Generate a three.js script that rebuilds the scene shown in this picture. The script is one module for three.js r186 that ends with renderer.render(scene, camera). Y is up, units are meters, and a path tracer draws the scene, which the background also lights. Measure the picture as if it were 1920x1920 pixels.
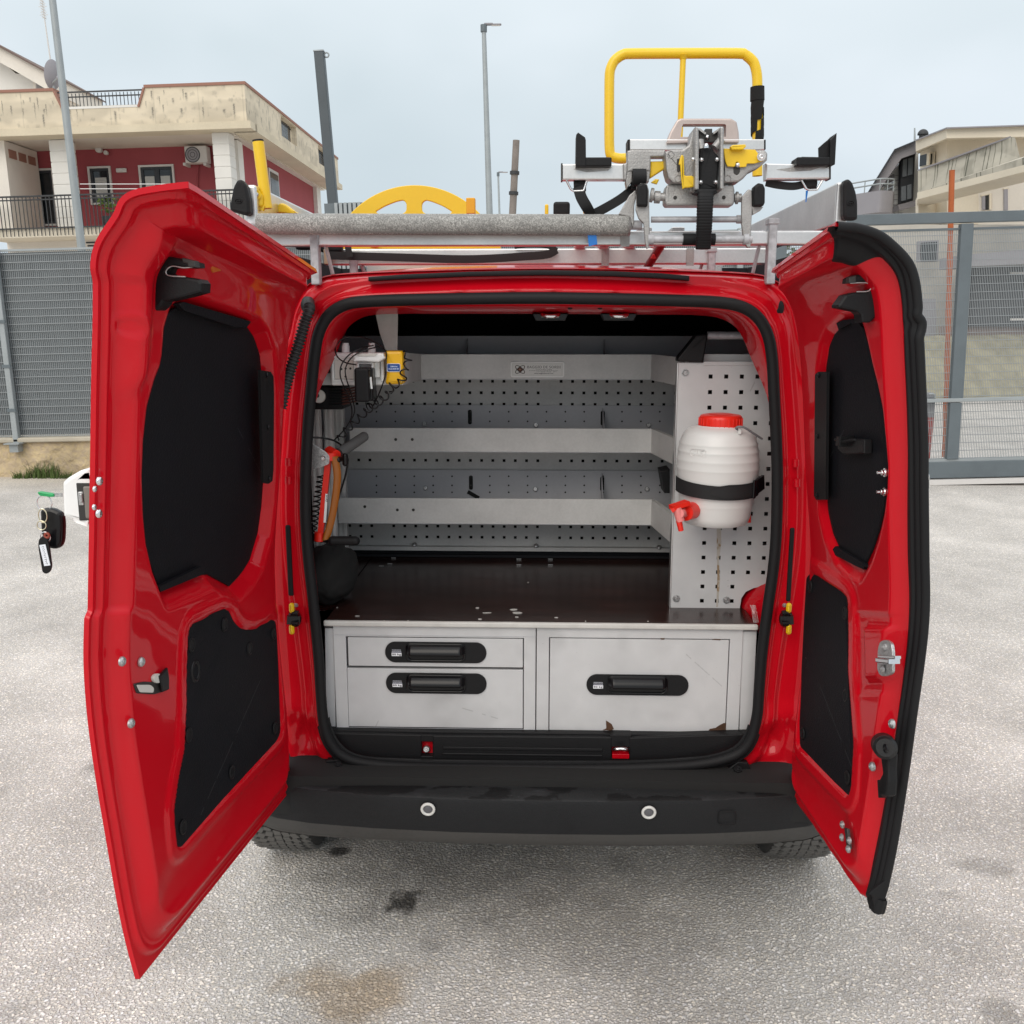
import * as THREE from 'three';
import { RoundedBoxGeometry } from 'three/addons/geometries/RoundedBoxGeometry.js';
import { mergeGeometries } from 'three/addons/utils/BufferGeometryUtils.js';

const V = (x, y, z) => new THREE.Vector3(x, y, z);
const DEG = Math.PI / 180;
const scene = new THREE.Scene();

// ---------------------------------------------------------------- camera
const EYE = V(0, 1.55, 2.2), FOCAL = 1800, HALF = 960, PITCH = -11 * DEG, YAW = 1.8 * DEG;
const camera = new THREE.PerspectiveCamera(2 * Math.atan(HALF / FOCAL) / DEG, 1, 0.05, 900);
camera.position.copy(EYE);
camera.rotation.set(PITCH, YAW, 0, 'YXZ');
scene.add(camera);

// ---------------------------------------------------------------- overcast sky
const SKY_HORIZON = [0.630, 0.725, 0.790], SKY_ZENITH = [1.72, 1.74, 1.76];
{
  const W = 1024, H = 512, data = new Float32Array(W * H * 4);
  const hash = (x, y, z) => { let h = Math.imul(x, 374761393) ^ Math.imul(y, 668265263) ^ Math.imul(z, 2147483647 & 1274126177); h = Math.imul(h ^ (h >>> 13), 1274126177); return ((h ^ (h >>> 16)) >>> 0) / 4294967296; };
  const sm = (t) => t * t * (3 - 2 * t), mix = (a, b, t) => a + (b - a) * t;
  const n3 = (x, y, z) => {
    const i = Math.floor(x), j = Math.floor(y), k = Math.floor(z), u = sm(x - i), v = sm(y - j), w = sm(z - k);
    const f = (c) => mix(mix(hash(i, j, k + c), hash(i + 1, j, k + c), u), mix(hash(i, j + 1, k + c), hash(i + 1, j + 1, k + c), u), v);
    return mix(f(0), f(1), w);
  };
  for (let r = 0; r < H; r++) for (let c = 0; c < W; c++) {
    const el = ((r + 0.5) / H - 0.5) * Math.PI, az = ((c + 0.5) / W) * 2 * Math.PI;
    const x = Math.cos(az) * Math.cos(el), y = Math.sin(el), z = Math.sin(az) * Math.cos(el);
    let s = 0, a = 0.5, q = 2.6;
    for (let o = 0; o < 5; o++) { s += a * n3(x * q + 20, y * q * 2.2 + 20, z * q + 20); a *= 0.5; q *= 2.03; }
    const cloud = 1 + (s - 0.485) * 0.42, t = Math.pow(Math.max(0, y), 1.5);
    for (let k = 0; k < 3; k++) data[(r * W + c) * 4 + k] = y < -0.02 ? 0.25 : mix(SKY_HORIZON[k], SKY_ZENITH[k], t) * (k === 0 ? 1 + (cloud - 1) * 1.25 : cloud);
    data[(r * W + c) * 4 + 3] = 1;
  }
  const t = new THREE.DataTexture(data, W, H, THREE.RGBAFormat, THREE.FloatType);
  t.mapping = THREE.EquirectangularReflectionMapping; t.magFilter = THREE.LinearFilter; t.minFilter = THREE.LinearFilter; t.needsUpdate = true;
  scene.background = t; scene.environment = t;
}
// a weak, very soft sun behind the cloud, high and behind the photographer
const sun = new THREE.DirectionalLight(0xfff4e6, 1.4);
sun.position.set(-3.0, 6.6, 8.5); sun.target.position.set(0, 0, 0);
sun.castShadow = true; sun.shadow.radius = 75; sun.shadow.mapSize.set(2048, 2048);
Object.assign(sun.shadow.camera, { left: -20, right: 20, top: 20, bottom: -20, near: 0.5, far: 60 });
scene.add(sun, sun.target);

const renderer = new THREE.WebGLRenderer({ antialias: true });
renderer.toneMapping = THREE.LinearToneMapping; renderer.toneMappingExposure = 1.0;
renderer.shadowMap.enabled = true;
renderer.setSize(1024, 1024);

// ---------------------------------------------------------------- small maths
let seedState = 12345;
const rnd = () => { seedState = (seedState + 0x6d2b79f5) | 0; let t = Math.imul(seedState ^ (seedState >>> 15), 1 | seedState); t = (t + Math.imul(t ^ (t >>> 7), 61 | t)) ^ t; return ((t ^ (t >>> 14)) >>> 0) / 4294967296; };
const rr = (a, b) => a + (b - a) * rnd();
const clamp = (x, a = 0, b = 1) => Math.max(a, Math.min(b, x));
const S = (a, b, x) => { const t = clamp((x - a) / (b - a)); return t * t * (3 - 2 * t); };
const lerp = (a, b, t) => a + (b - a) * t;
const h2 = (x, y) => { let h = Math.imul(x | 0, 374761393) ^ Math.imul(y | 0, 668265263); h = Math.imul(h ^ (h >>> 13), 1274126177); return ((h ^ (h >>> 16)) >>> 0) / 4294967296; };
const vn = (x, y, p = 0) => { // value noise, optional period
  const i = Math.floor(x), j = Math.floor(y), w = (a) => (p ? ((a % p) + p) % p : a);
  const u = (x - i) ** 2 * (3 - 2 * (x - i)), v = (y - j) ** 2 * (3 - 2 * (y - j));
  return lerp(lerp(h2(w(i), w(j)), h2(w(i + 1), w(j)), u), lerp(h2(w(i), w(j + 1)), h2(w(i + 1), w(j + 1)), u), v);
};
const fbm = (x, y, o = 4, p = 0) => { let s = 0, a = 0.5, n = 0; for (let k = 0; k < o; k++) { s += a * vn(x + k * 17, y + k * 31, p); n += a; a *= 0.5; x *= 2; y *= 2; p *= 2; } return s / n; };
const sdPoly = (u, v, P) => { // signed distance to a polygon, negative inside
  let d = 1e9, s = 1;
  for (let i = 0, j = P.length - 1; i < P.length; j = i++) {
    const ex = P[j][0] - P[i][0], ey = P[j][1] - P[i][1], wx = u - P[i][0], wy = v - P[i][1], t = clamp((wx * ex + wy * ey) / (ex * ex + ey * ey || 1));
    d = Math.min(d, (wx - ex * t) ** 2 + (wy - ey * t) ** 2);
    const c1 = v >= P[i][1], c2 = v < P[j][1], c3 = ex * wy > ey * wx;
    if ((c1 && c2 && c3) || (!c1 && !c2 && !c3)) s = -s;
  }
  return s * Math.sqrt(d);
};
const table = (T, x) => { if (x <= T[0][0]) return T[0][1]; for (let i = 1; i < T.length; i++) if (x <= T[i][0]) return lerp(T[i - 1][1], T[i][1], (x - T[i - 1][0]) / (T[i][0] - T[i - 1][0])); return T[T.length - 1][1]; };

// ---------------------------------------------------------------- surveying: where a point sighted from the eye meets a plane standing in the place
const camDir = (px, py) => V((px - HALF) / FOCAL, (HALF - py) / FOCAL, -1).applyEuler(new THREE.Euler(PITCH, YAW, 0, 'YXZ'));
const at = (px, py, z) => { const d = camDir(px, py); return d.multiplyScalar((z - EYE.z) / d.z).add(EYE); };
const atY = (px, py, y) => { const d = camDir(px, py); return d.multiplyScalar((y - EYE.y) / d.y).add(EYE); };
class Frame { // a local frame: origin, x axis, y axis, z axis out of the x-y plane
  constructor(origin, ry = 0, lean = 0) {
    this.m = new THREE.Matrix4().makeRotationFromEuler(new THREE.Euler(0, ry, lean, 'ZYX')).setPosition(origin);
    this.inv = this.m.clone().invert(); this.origin = origin.clone(); this.ry = ry; this.lean = lean;
  }
  px(px, py, w = 0) {
    const o = EYE.clone().applyMatrix4(this.inv), d = camDir(px, py).transformDirection(this.inv);
    return o.add(d.multiplyScalar((w - o.z) / d.z));
  }
  place(o) { o.position.copy(this.origin); o.rotation.set(0, this.ry, this.lean, 'ZYX'); return o; }
}

// ---------------------------------------------------------------- geometry helpers
const flat = (g) => { let q = g.index ? g.toNonIndexed() : g; for (const k of Object.keys(q.attributes)) if (!['position', 'normal', 'uv', 'color'].includes(k)) q.deleteAttribute(k); q.clearGroups(); return q; };
const merge = (list) => {
  const L = list.flat(Infinity).map(flat), col = L.some((g) => g.attributes.color);
  for (const g of L) {
    const n = g.attributes.position.count;
    if (!g.attributes.uv) g.setAttribute('uv', new THREE.BufferAttribute(new Float32Array(n * 2), 2));
    if (!g.attributes.normal) g.computeVertexNormals();
    if (col && !g.attributes.color) g.setAttribute('color', new THREE.BufferAttribute(new Float32Array(n * 3).fill(1), 3));
  }
  return L.length === 1 ? L[0] : mergeGeometries(L);
};
const metreUV = (g) => { // uv in metres, from the side a face points to
  const p = g.attributes.position, n = g.attributes.normal, uv = new Float32Array(p.count * 2);
  for (let i = 0; i < p.count; i++) {
    const ax = Math.abs(n.getX(i)), ay = Math.abs(n.getY(i)), az = Math.abs(n.getZ(i));
    const [u, v] = ax > ay && ax > az ? [p.getZ(i), p.getY(i)] : ay > az ? [p.getX(i), p.getZ(i)] : [p.getX(i), p.getY(i)];
    uv[2 * i] = u; uv[2 * i + 1] = v;
  }
  g.setAttribute('uv', new THREE.BufferAttribute(uv, 2)); return g;
};
const move = (g, x, y, z) => g.translate(x, y, z);
const box = (w, h, d, x = 0, y = 0, z = 0) => new THREE.BoxGeometry(w, h, d).translate(x, y, z);
const rbox = (w, h, d, r, x = 0, y = 0, z = 0, seg = 2) => new RoundedBoxGeometry(w, h, d, seg, Math.min(r, w / 2.01, h / 2.01, d / 2.01)).translate(x, y, z);
const cyl = (a, b, r1, r2 = r1, seg = 20, open = false) => {
  const d = b.clone().sub(a), g = new THREE.CylinderGeometry(r2, r1, d.length(), seg, 1, open);
  return g.applyMatrix4(new THREE.Matrix4().compose(a.clone().add(b).multiplyScalar(0.5), new THREE.Quaternion().setFromUnitVectors(V(0, 1, 0), d.clone().normalize()), V(1, 1, 1)));
};
const bar = (a, b, w, h, up = V(0, 1, 0)) => { // a rectangular bar from a to b, h along up
  const z = b.clone().sub(a), L = z.length(); z.normalize();
  const x = up.clone().cross(z).normalize(), y = z.clone().cross(x);
  return new THREE.BoxGeometry(w, h, L).applyMatrix4(new THREE.Matrix4().makeBasis(x, y, z).setPosition(a.clone().add(b).multiplyScalar(0.5)));
};
const tube = (pts, r, seg = 64, rad = 10, closed = false, tension = 0.5) => new THREE.TubeGeometry(new THREE.CatmullRomCurve3(pts, closed, 'catmullrom', tension), seg, r, rad, closed);
const shapeOf = (pts, holes = []) => { const s = new THREE.Shape(pts.map((p) => new THREE.Vector2(p[0], p[1]))); for (const h of holes) s.holes.push(new THREE.Path(h.map((p) => new THREE.Vector2(p[0], p[1])))); return s; };
const ext = (pts, d, b = 0, holes = [], bs = 2) => { // an outline in x-y, its front face at z = 0, thickness d behind it
  const g = new THREE.ExtrudeGeometry(shapeOf(pts, holes), { depth: Math.max(1e-4, d - 2 * b), bevelEnabled: b > 0, bevelThickness: b, bevelSize: b, bevelOffset: -b, bevelSegments: bs, curveSegments: 8 });
  return g.translate(0, 0, -d + b);
};
const rectPts = (x0, y0, x1, y1) => [[x0, y0], [x1, y0], [x1, y1], [x0, y1]];
const roundPts = (x0, y0, x1, y1, r, n = 6) => {
  const o = [], c = [[x1 - r, y0 + r, -90], [x1 - r, y1 - r, 0], [x0 + r, y1 - r, 90], [x0 + r, y0 + r, 180]];
  for (const [cx, cy, a] of c) for (let i = 0; i <= n; i++) { const t = (a + (90 * i) / n) * DEG; o.push([cx + r * Math.cos(t), cy + r * Math.sin(t)]); }
  return o;
};
const circPts = (cx, cy, r, n = 24) => Array.from({ length: n }, (_, i) => [cx + r * Math.cos((i / n) * 2 * Math.PI), cy + r * Math.sin((i / n) * 2 * Math.PI)]);
const smoothPts = (P, n = 6, tension = 0.5) => new THREE.CatmullRomCurve3(P.map((p) => V(p[0], p[1], 0)), true, 'catmullrom', tension).getPoints(P.length * n).slice(0, -1).map((p) => [p.x, p.y]);
const roundPoly = (P, r, n = 4) => { // rounds the corners of a polygon
  const o = [];
  P.forEach((p, i) => {
    const a = P[(i + P.length - 1) % P.length], b = P[(i + 1) % P.length], va = [a[0] - p[0], a[1] - p[1]], vb = [b[0] - p[0], b[1] - p[1]], la = Math.hypot(...va), lb = Math.hypot(...vb), q = Math.min(r, la * 0.45, lb * 0.45);
    const s = [p[0] + (va[0] / la) * q, p[1] + (va[1] / la) * q], e = [p[0] + (vb[0] / lb) * q, p[1] + (vb[1] / lb) * q];
    for (let k = 0; k <= n; k++) { const t = k / n, w0 = (1 - t) ** 2, w1 = 2 * t * (1 - t), w2 = t * t; o.push([w0 * s[0] + w1 * p[0] + w2 * e[0], w0 * s[1] + w1 * p[1] + w2 * e[1]]); }
  });
  return o;
};
const grid = (rows, closed = false) => { // a skin over rows of points
  const R = rows.length, C = rows[0].length, pos = [], uv = [], idx = [];
  for (let i = 0; i < R; i++) for (let j = 0; j < C; j++) { const p = rows[i][j]; pos.push(p.x, p.y, p.z); uv.push(j / (C - 1), i / (R - 1)); }
  for (let i = 0; i < R - 1; i++) for (let j = 0; j < (closed ? C : C - 1); j++) { const a = i * C + j, b = i * C + ((j + 1) % C), c = a + C, d = b + C; idx.push(a, b, d, a, d, c); }
  const g = new THREE.BufferGeometry();
  g.setAttribute('position', new THREE.Float32BufferAttribute(pos, 3)); g.setAttribute('uv', new THREE.Float32BufferAttribute(uv, 2)); g.setIndex(idx); g.computeVertexNormals();
  return g;
};
const latheY = (prof, seg = 40) => new THREE.LatheGeometry(prof.map((p) => new THREE.Vector2(p[0], p[1])), seg);
const screwGeo = (r, dir, p, h = r * 0.5) => { // a pan-head screw with a socket
  const a = p.clone(), d = dir.clone().normalize(), g = [cyl(a, a.clone().addScaledVector(d, h * 0.55), r, r, 14), cyl(a.clone().addScaledVector(d, h * 0.55), a.clone().addScaledVector(d, h), r, r * 0.72, 14)];
  const t = new THREE.TorusGeometry(r * 0.38, r * 0.12, 6, 10).applyQuaternion(new THREE.Quaternion().setFromUnitVectors(V(0, 0, 1), d)).translate(...a.clone().addScaledVector(d, h).toArray());
  return merge([...g, t]);
};

// ---------------------------------------------------------------- textures and materials
const dataTex = (n, f, srgb = true, rep = 1, m = n) => { // f(u, v) in 0..1 gives [r, g, b] or one value
  const d = new Uint8Array(n * m * 4);
  for (let j = 0; j < m; j++) for (let i = 0; i < n; i++) {
    const c = f((i + 0.5) / n, (j + 0.5) / m, i, j), k = (j * n + i) * 4, e = (x) => { x = clamp(x); return Math.round(255 * (srgb ? (x <= 0.0031308 ? 12.92 * x : 1.055 * x ** (1 / 2.4) - 0.055) : x)); };
    if (c.length) { d[k] = e(c[0]); d[k + 1] = e(c[1]); d[k + 2] = e(c[2]); } else d[k] = d[k + 1] = d[k + 2] = e(c);
    d[k + 3] = 255;
  }
  const t = new THREE.DataTexture(d, n, m, THREE.RGBAFormat);
  t.wrapS = t.wrapT = THREE.RepeatWrapping; t.magFilter = THREE.LinearFilter; t.minFilter = THREE.LinearMipmapLinearFilter; t.repeat.set(rep, rep);
  if (srgb) t.colorSpace = THREE.SRGBColorSpace; t.needsUpdate = true; return t;
};
const canvasTex = (w, h, draw) => { const c = document.createElement('canvas'); c.width = w; c.height = h; draw(c.getContext('2d'), w, h); const t = new THREE.CanvasTexture(c); t.colorSpace = THREE.SRGBColorSpace; t.magFilter = THREE.LinearFilter; return t; };
const mat = (rgb, rough, o = {}) => { const { metre, phys, ...p } = o, m = new (phys || p.clearcoat || p.specularIntensity !== undefined || p.transmission || p.sheen ? THREE.MeshPhysicalMaterial : THREE.MeshStandardMaterial)({ roughness: rough, ...p }); m.color.setRGB(...rgb); if (metre || p.map || p.bumpMap || p.roughnessMap) m.userData.metre = metre !== false; m.side = THREE.DoubleSide; return m; };

const fineBump = dataTex(256, (u, v) => fbm(u * 64, v * 64, 3, 64), false, 8);            // orange-peel grain, 12 cm tile
const smear = dataTex(512, (u, v) => { const a = fbm(u * 6, v * 6, 5, 6), b = fbm(u * 40, v * 40, 2, 40); return 0.55 + 0.45 * (a * 0.75 + b * 0.25); }, false, 1.4);
const wear = (lo, hi, sc = 1.2, scr = 0) => dataTex(512, (u, v) => { // blotchy worn tint, multiplied into the colour
  const a = fbm(u * 8, v * 8, 5, 8), b = vn(u * 180, v * 180, 180), s = scr && vn(u * 300, v * 9, 300) > 1 - scr ? 0.12 : 0; const k = clamp(lo + (hi - lo) * (a * 0.8 + b * 0.2) * 1.0 + s); return [k, k, k];
}, true, sc);
const speckle = dataTex(512, (u, v) => { const a = vn(u * 170, v * 170, 170), b = fbm(u * 8, v * 8, 3, 8), c = vn(u * 256, v * 256, 256); const k = 0.15 + 0.27 * (a * 0.6 + c * 0.4) ** 1.7 * 1.6 * (0.6 + 0.8 * b); return [k, k * 0.98, k * 0.93]; }, true, 3.2);

const M = {
  red: mat([0.52, 0.0026, 0.0105], 0.5, { clearcoat: 0.6, clearcoatRoughness: 0.035, specularIntensity: 0.12, roughnessMap: smear, metre: false }),
  black: mat([0.008, 0.008, 0.009], 0.5, { specularIntensity: 0.5, bumpMap: fineBump, bumpScale: 0.0003 }),
  card: mat([1, 1, 1], 0.62, { specularIntensity: 0.4, bumpMap: fineBump, bumpScale: 0.0005, map: dataTex(1024, (u, v) => { // black card with dust specks and hairline scratches, 1 m tile
    const sp = vn(u * 420, v * 420) > 0.992 && fbm(u * 7, v * 7, 3, 7) > 0.5 ? 0.05 : 0, sc = [[0.1, 0.2, 0.9], [0.35, 0.7, -0.5], [0.62, 0.1, 0.75], [0.8, 0.85, -1.2]].reduce((m, [x, y, k]) => (Math.abs((v - y) - k * (u - x)) < 0.0011 && Math.abs(u - x) < 0.16 && vn(u * 90, v * 30) > 0.35 ? 0.03 : m), 0), k = 0.8 + 0.4 * fbm(u * 10, v * 10, 4, 10); return [0.0052 * k + sp + sc, 0.0056 * k + sp + sc, 0.0078 * k + sp + sc]; }, true, 1) }),
  gloss: mat([0.005, 0.005, 0.006], 0.28, { specularIntensity: 0.7 }),
  rubber: mat([0.009, 0.009, 0.010], 0.6, { specularIntensity: 0.5 }),
  conduit: mat([0.032, 0.032, 0.033], 0.55),
  bumper: mat([0.0095, 0.0102, 0.0118], 0.55, { specularIntensity: 0.6, bumpMap: fineBump, bumpScale: 0.0005, map: wear(0.55, 1.35, 0.9) }),
  bumperTop: mat([1, 1, 1], 0.5, { specularIntensity: 0.6, bumpMap: fineBump, bumpScale: 0.0005, map: dataTex(1024, (u, v) => { // black plastic with wet dark patches and dried dust, 1 m tile
    const w = S(0.60, 0.63, fbm(u * 18 + 2, v * 32, 5)), dst = S(0.5, 0.8, fbm(u * 28 + 9, v * 60, 4)), sp = vn(u * 800, v * 800) > 0.985 ? 0.05 : 0, k = lerp(0.017 + 0.014 * dst, 0.006, w) + sp * (1 - w); return [k, k * 1.02, k * 1.1]; }, true, 0.5) }),
  dusty: mat([0.058, 0.056, 0.053], 0.85, { map: wear(0.6, 1.3, 1.1) }),
  liner: mat([0.006, 0.007, 0.011], 0.8),
  under: mat([0.01, 0.01, 0.01], 0.9),
  grey: mat([0.58, 0.585, 0.595], 0.46, { map: dataTex(1024, (u, v) => { // powder coat with smudges, specks and hairline scratches, 1 m tile
    const a = fbm(u * 9, v * 9, 5, 9), b = fbm(u * 30 + 5, v * 30, 3, 30), sp = vn(u * 260, v * 260) > 0.988 && a > 0.5 ? 0.35 : 0, sc = [[0.12, 0.3, 0.4], [0.4, 0.72, -0.9], [0.66, 0.2, 1.6], [0.85, 0.6, -0.3], [0.25, 0.9, 0.1], [0.55, 0.48, 2.2]].reduce((m, [x, y, k]) => (Math.abs(v - y - k * (u - x)) < 0.0012 * Math.hypot(1, k) && Math.abs(u - x) < 0.045 && vn(u * 120, v * 60) > 0.4 ? 0.22 : m), 0), q = clamp(0.80 + 0.22 * a + 0.08 * b - sp - sc - 0.14 * S(0.62, 0.8, fbm(u * 5 + 3, v * 5, 4, 5))); return [q, q, q * 0.995]; }, true, 1), bumpMap: fineBump, bumpScale: 0.00012 }),
  shelf: mat([0.62, 0.62, 0.61], 0.5, { map: wear(0.72, 1.08, 1.3), bumpMap: fineBump, bumpScale: 0.00012 }),
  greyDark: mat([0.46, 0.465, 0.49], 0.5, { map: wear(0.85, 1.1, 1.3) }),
  alu: mat([0.78, 0.77, 0.76], 0.34, { metalness: 1, map: wear(0.72, 1.05, 1.7) }),
  cast: mat([0.42, 0.41, 0.40], 0.5, { metalness: 0.75, map: wear(0.6, 1.15, 3), bumpMap: fineBump, bumpScale: 0.0006 }),
  galv: mat([0.9, 0.9, 0.92], 0.55, { metalness: 0.35, map: dataTex(512, (u, v) => { const k = 0.34 + 0.26 * fbm(u * 40, v * 40, 3, 40); return [k, k, k * 1.02]; }, true, 3) }),
  roller: mat([1, 1, 1], 0.85, { metalness: 0.1, map: speckle, bumpMap: speckle, bumpScale: 0.0008 }),
  chrome: mat([0.75, 0.75, 0.76], 0.18, { metalness: 1 }),
  zinc: mat([0.6, 0.6, 0.6], 0.4, { metalness: 0.8, map: dataTex(256, (u, v) => { const k = 0.55 + 0.45 * vn(u * 90, v * 90, 90); return [k, k, k]; }, true, 6) }),
  steelDark: mat([0.05, 0.048, 0.046], 0.5, { metalness: 0.5 }),
  yellow: mat([0.80, 0.52, 0.004], 0.42, { clearcoat: 0.3, clearcoatRoughness: 0.3, map: wear(0.93, 1.03, 1.1) }),
  orange: mat([0.33, 0.10, 0.008], 0.35),
  white: mat([0.82, 0.82, 0.81], 0.4),
  offwhite: mat([0.60, 0.58, 0.54], 0.5),
  hdpe: mat([0.68, 0.68, 0.665], 0.42, { clearcoat: 0.15, clearcoatRoughness: 0.3, transmission: 0 }),
  capred: mat([0.78, 0.022, 0.010], 0.38),
  cappink: mat([0.80, 0.25, 0.24], 0.4),
  fabric: mat([0.009, 0.009, 0.009], 0.95),
  strap: mat([0.010, 0.010, 0.011], 0.75),
  cable: mat([0.008, 0.008, 0.009], 0.4),
  blueTag: mat([0.01, 0.16, 0.52], 0.5),
  green: mat([0.02, 0.35, 0.11], 0.4),
  brownRib: mat([0.07, 0.02, 0.014], 0.5),
  ply: mat([1, 1, 1], 0.28, { map: dataTex(1024, (u, v) => { // film-faced plywood with streaks, dust and chips of paint
    const a = fbm(u * 3, v * 60, 3, 0), b = fbm(u * 9, v * 9, 4), k = 0.55 + 0.9 * a * b * 2; let c = [0.026 * k, 0.0105 * k, 0.0085 * k];
    const sp = vn(u * 420, v * 420); if (sp > 0.985) c = [0.16, 0.14, 0.12];
    const st = vn(u * 60 + 7, v * 500); if (st > 0.988 && b > 0.5) c = [0.07, 0.05, 0.045];
    return c;
  }, true, 0.9), roughnessMap: dataTex(256, (u, v) => 0.6 + 0.4 * fbm(u * 10, v * 10, 4, 10), false, 1.2) }),
  edge: mat([0.62, 0.61, 0.58], 0.4, { map: wear(0.75, 1.05, 3) }),
};

M.bumperTop.map.offset.set(0.5, 0.5); M.ply.map.offset.set(0.5, 0.95);

// ---------------------------------------------------------------- naming
const taken = new Map();
const numbered = (n) => { const k = taken.get(n) ?? 0; taken.set(n, k + 1); return k ? n + '_' + String(k).padStart(3, '0') : n; };
const shade = (o) => { o.castShadow = true; o.receiveShadow = true; return o; };
function thing(name, label, category, group) { const o = new THREE.Group(); o.name = numbered(name); o.userData = { label, category }; if (group) o.userData.group = group; scene.add(o); return o; }
function part(parent, name, geo, material, label) { // one mesh = one part (or sub-part) of its parent
  let g = Array.isArray(geo) ? merge(geo) : geo;
  if (material.userData.metre) { if (!g.attributes.normal) g.computeVertexNormals(); g = metreUV(flat(g)); }
  const m = shade(new THREE.Mesh(g, material)); m.name = parent === scene ? numbered(name) : name;
  if (label) m.userData.label = label;
  parent.add(m); return m;
}
const parts = (parent, name, list, m) => list.map((g) => part(parent, name, g, m));
function solo(name, geo, material, label, category, group) { const m = part(scene, name, geo, material, label); m.userData.category = category; if (group) m.userData.group = group; return m; }
function structure(name, geo, material) { const m = part(scene, name, geo, material); m.userData.kind = 'structure'; return m; }
const seat = (o) => { // moves a thing's origin to the middle of its underside, leaving its parts where they are
  o.updateMatrixWorld(true); const b = new THREE.Box3().setFromObject(o), c = V((b.min.x + b.max.x) / 2, b.min.y, (b.min.z + b.max.z) / 2).sub(o.position);
  if (o.isMesh) { o.geometry.translate(-c.x, -c.y, -c.z); } else for (const k of o.children) k.position.sub(c);
  o.position.add(c); return o;
};
// outlines traced on an upright plane facing the eye
const trace = (P, z) => P.map(([x, y]) => { const p = at(x, y, z); return [p.x, p.y]; });
const plate = (P, z, d, b = 0, holes = []) => ext(trace(P, z), d, b, holes.map((h) => trace(h, z))).translate(0, 0, z);
const prect = (x0, y0, x1, y1, z, d, r = 0.002) => { const a = at(x0, (y0 + y1) / 2, z), b = at(x1, (y0 + y1) / 2, z), c = at((x0 + x1) / 2, y0, z), e = at((x0 + x1) / 2, y1, z); return rbox(b.x - a.x, c.y - e.y, d, r, (a.x + b.x) / 2, (c.y + e.y) / 2, z - d / 2); };
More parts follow.
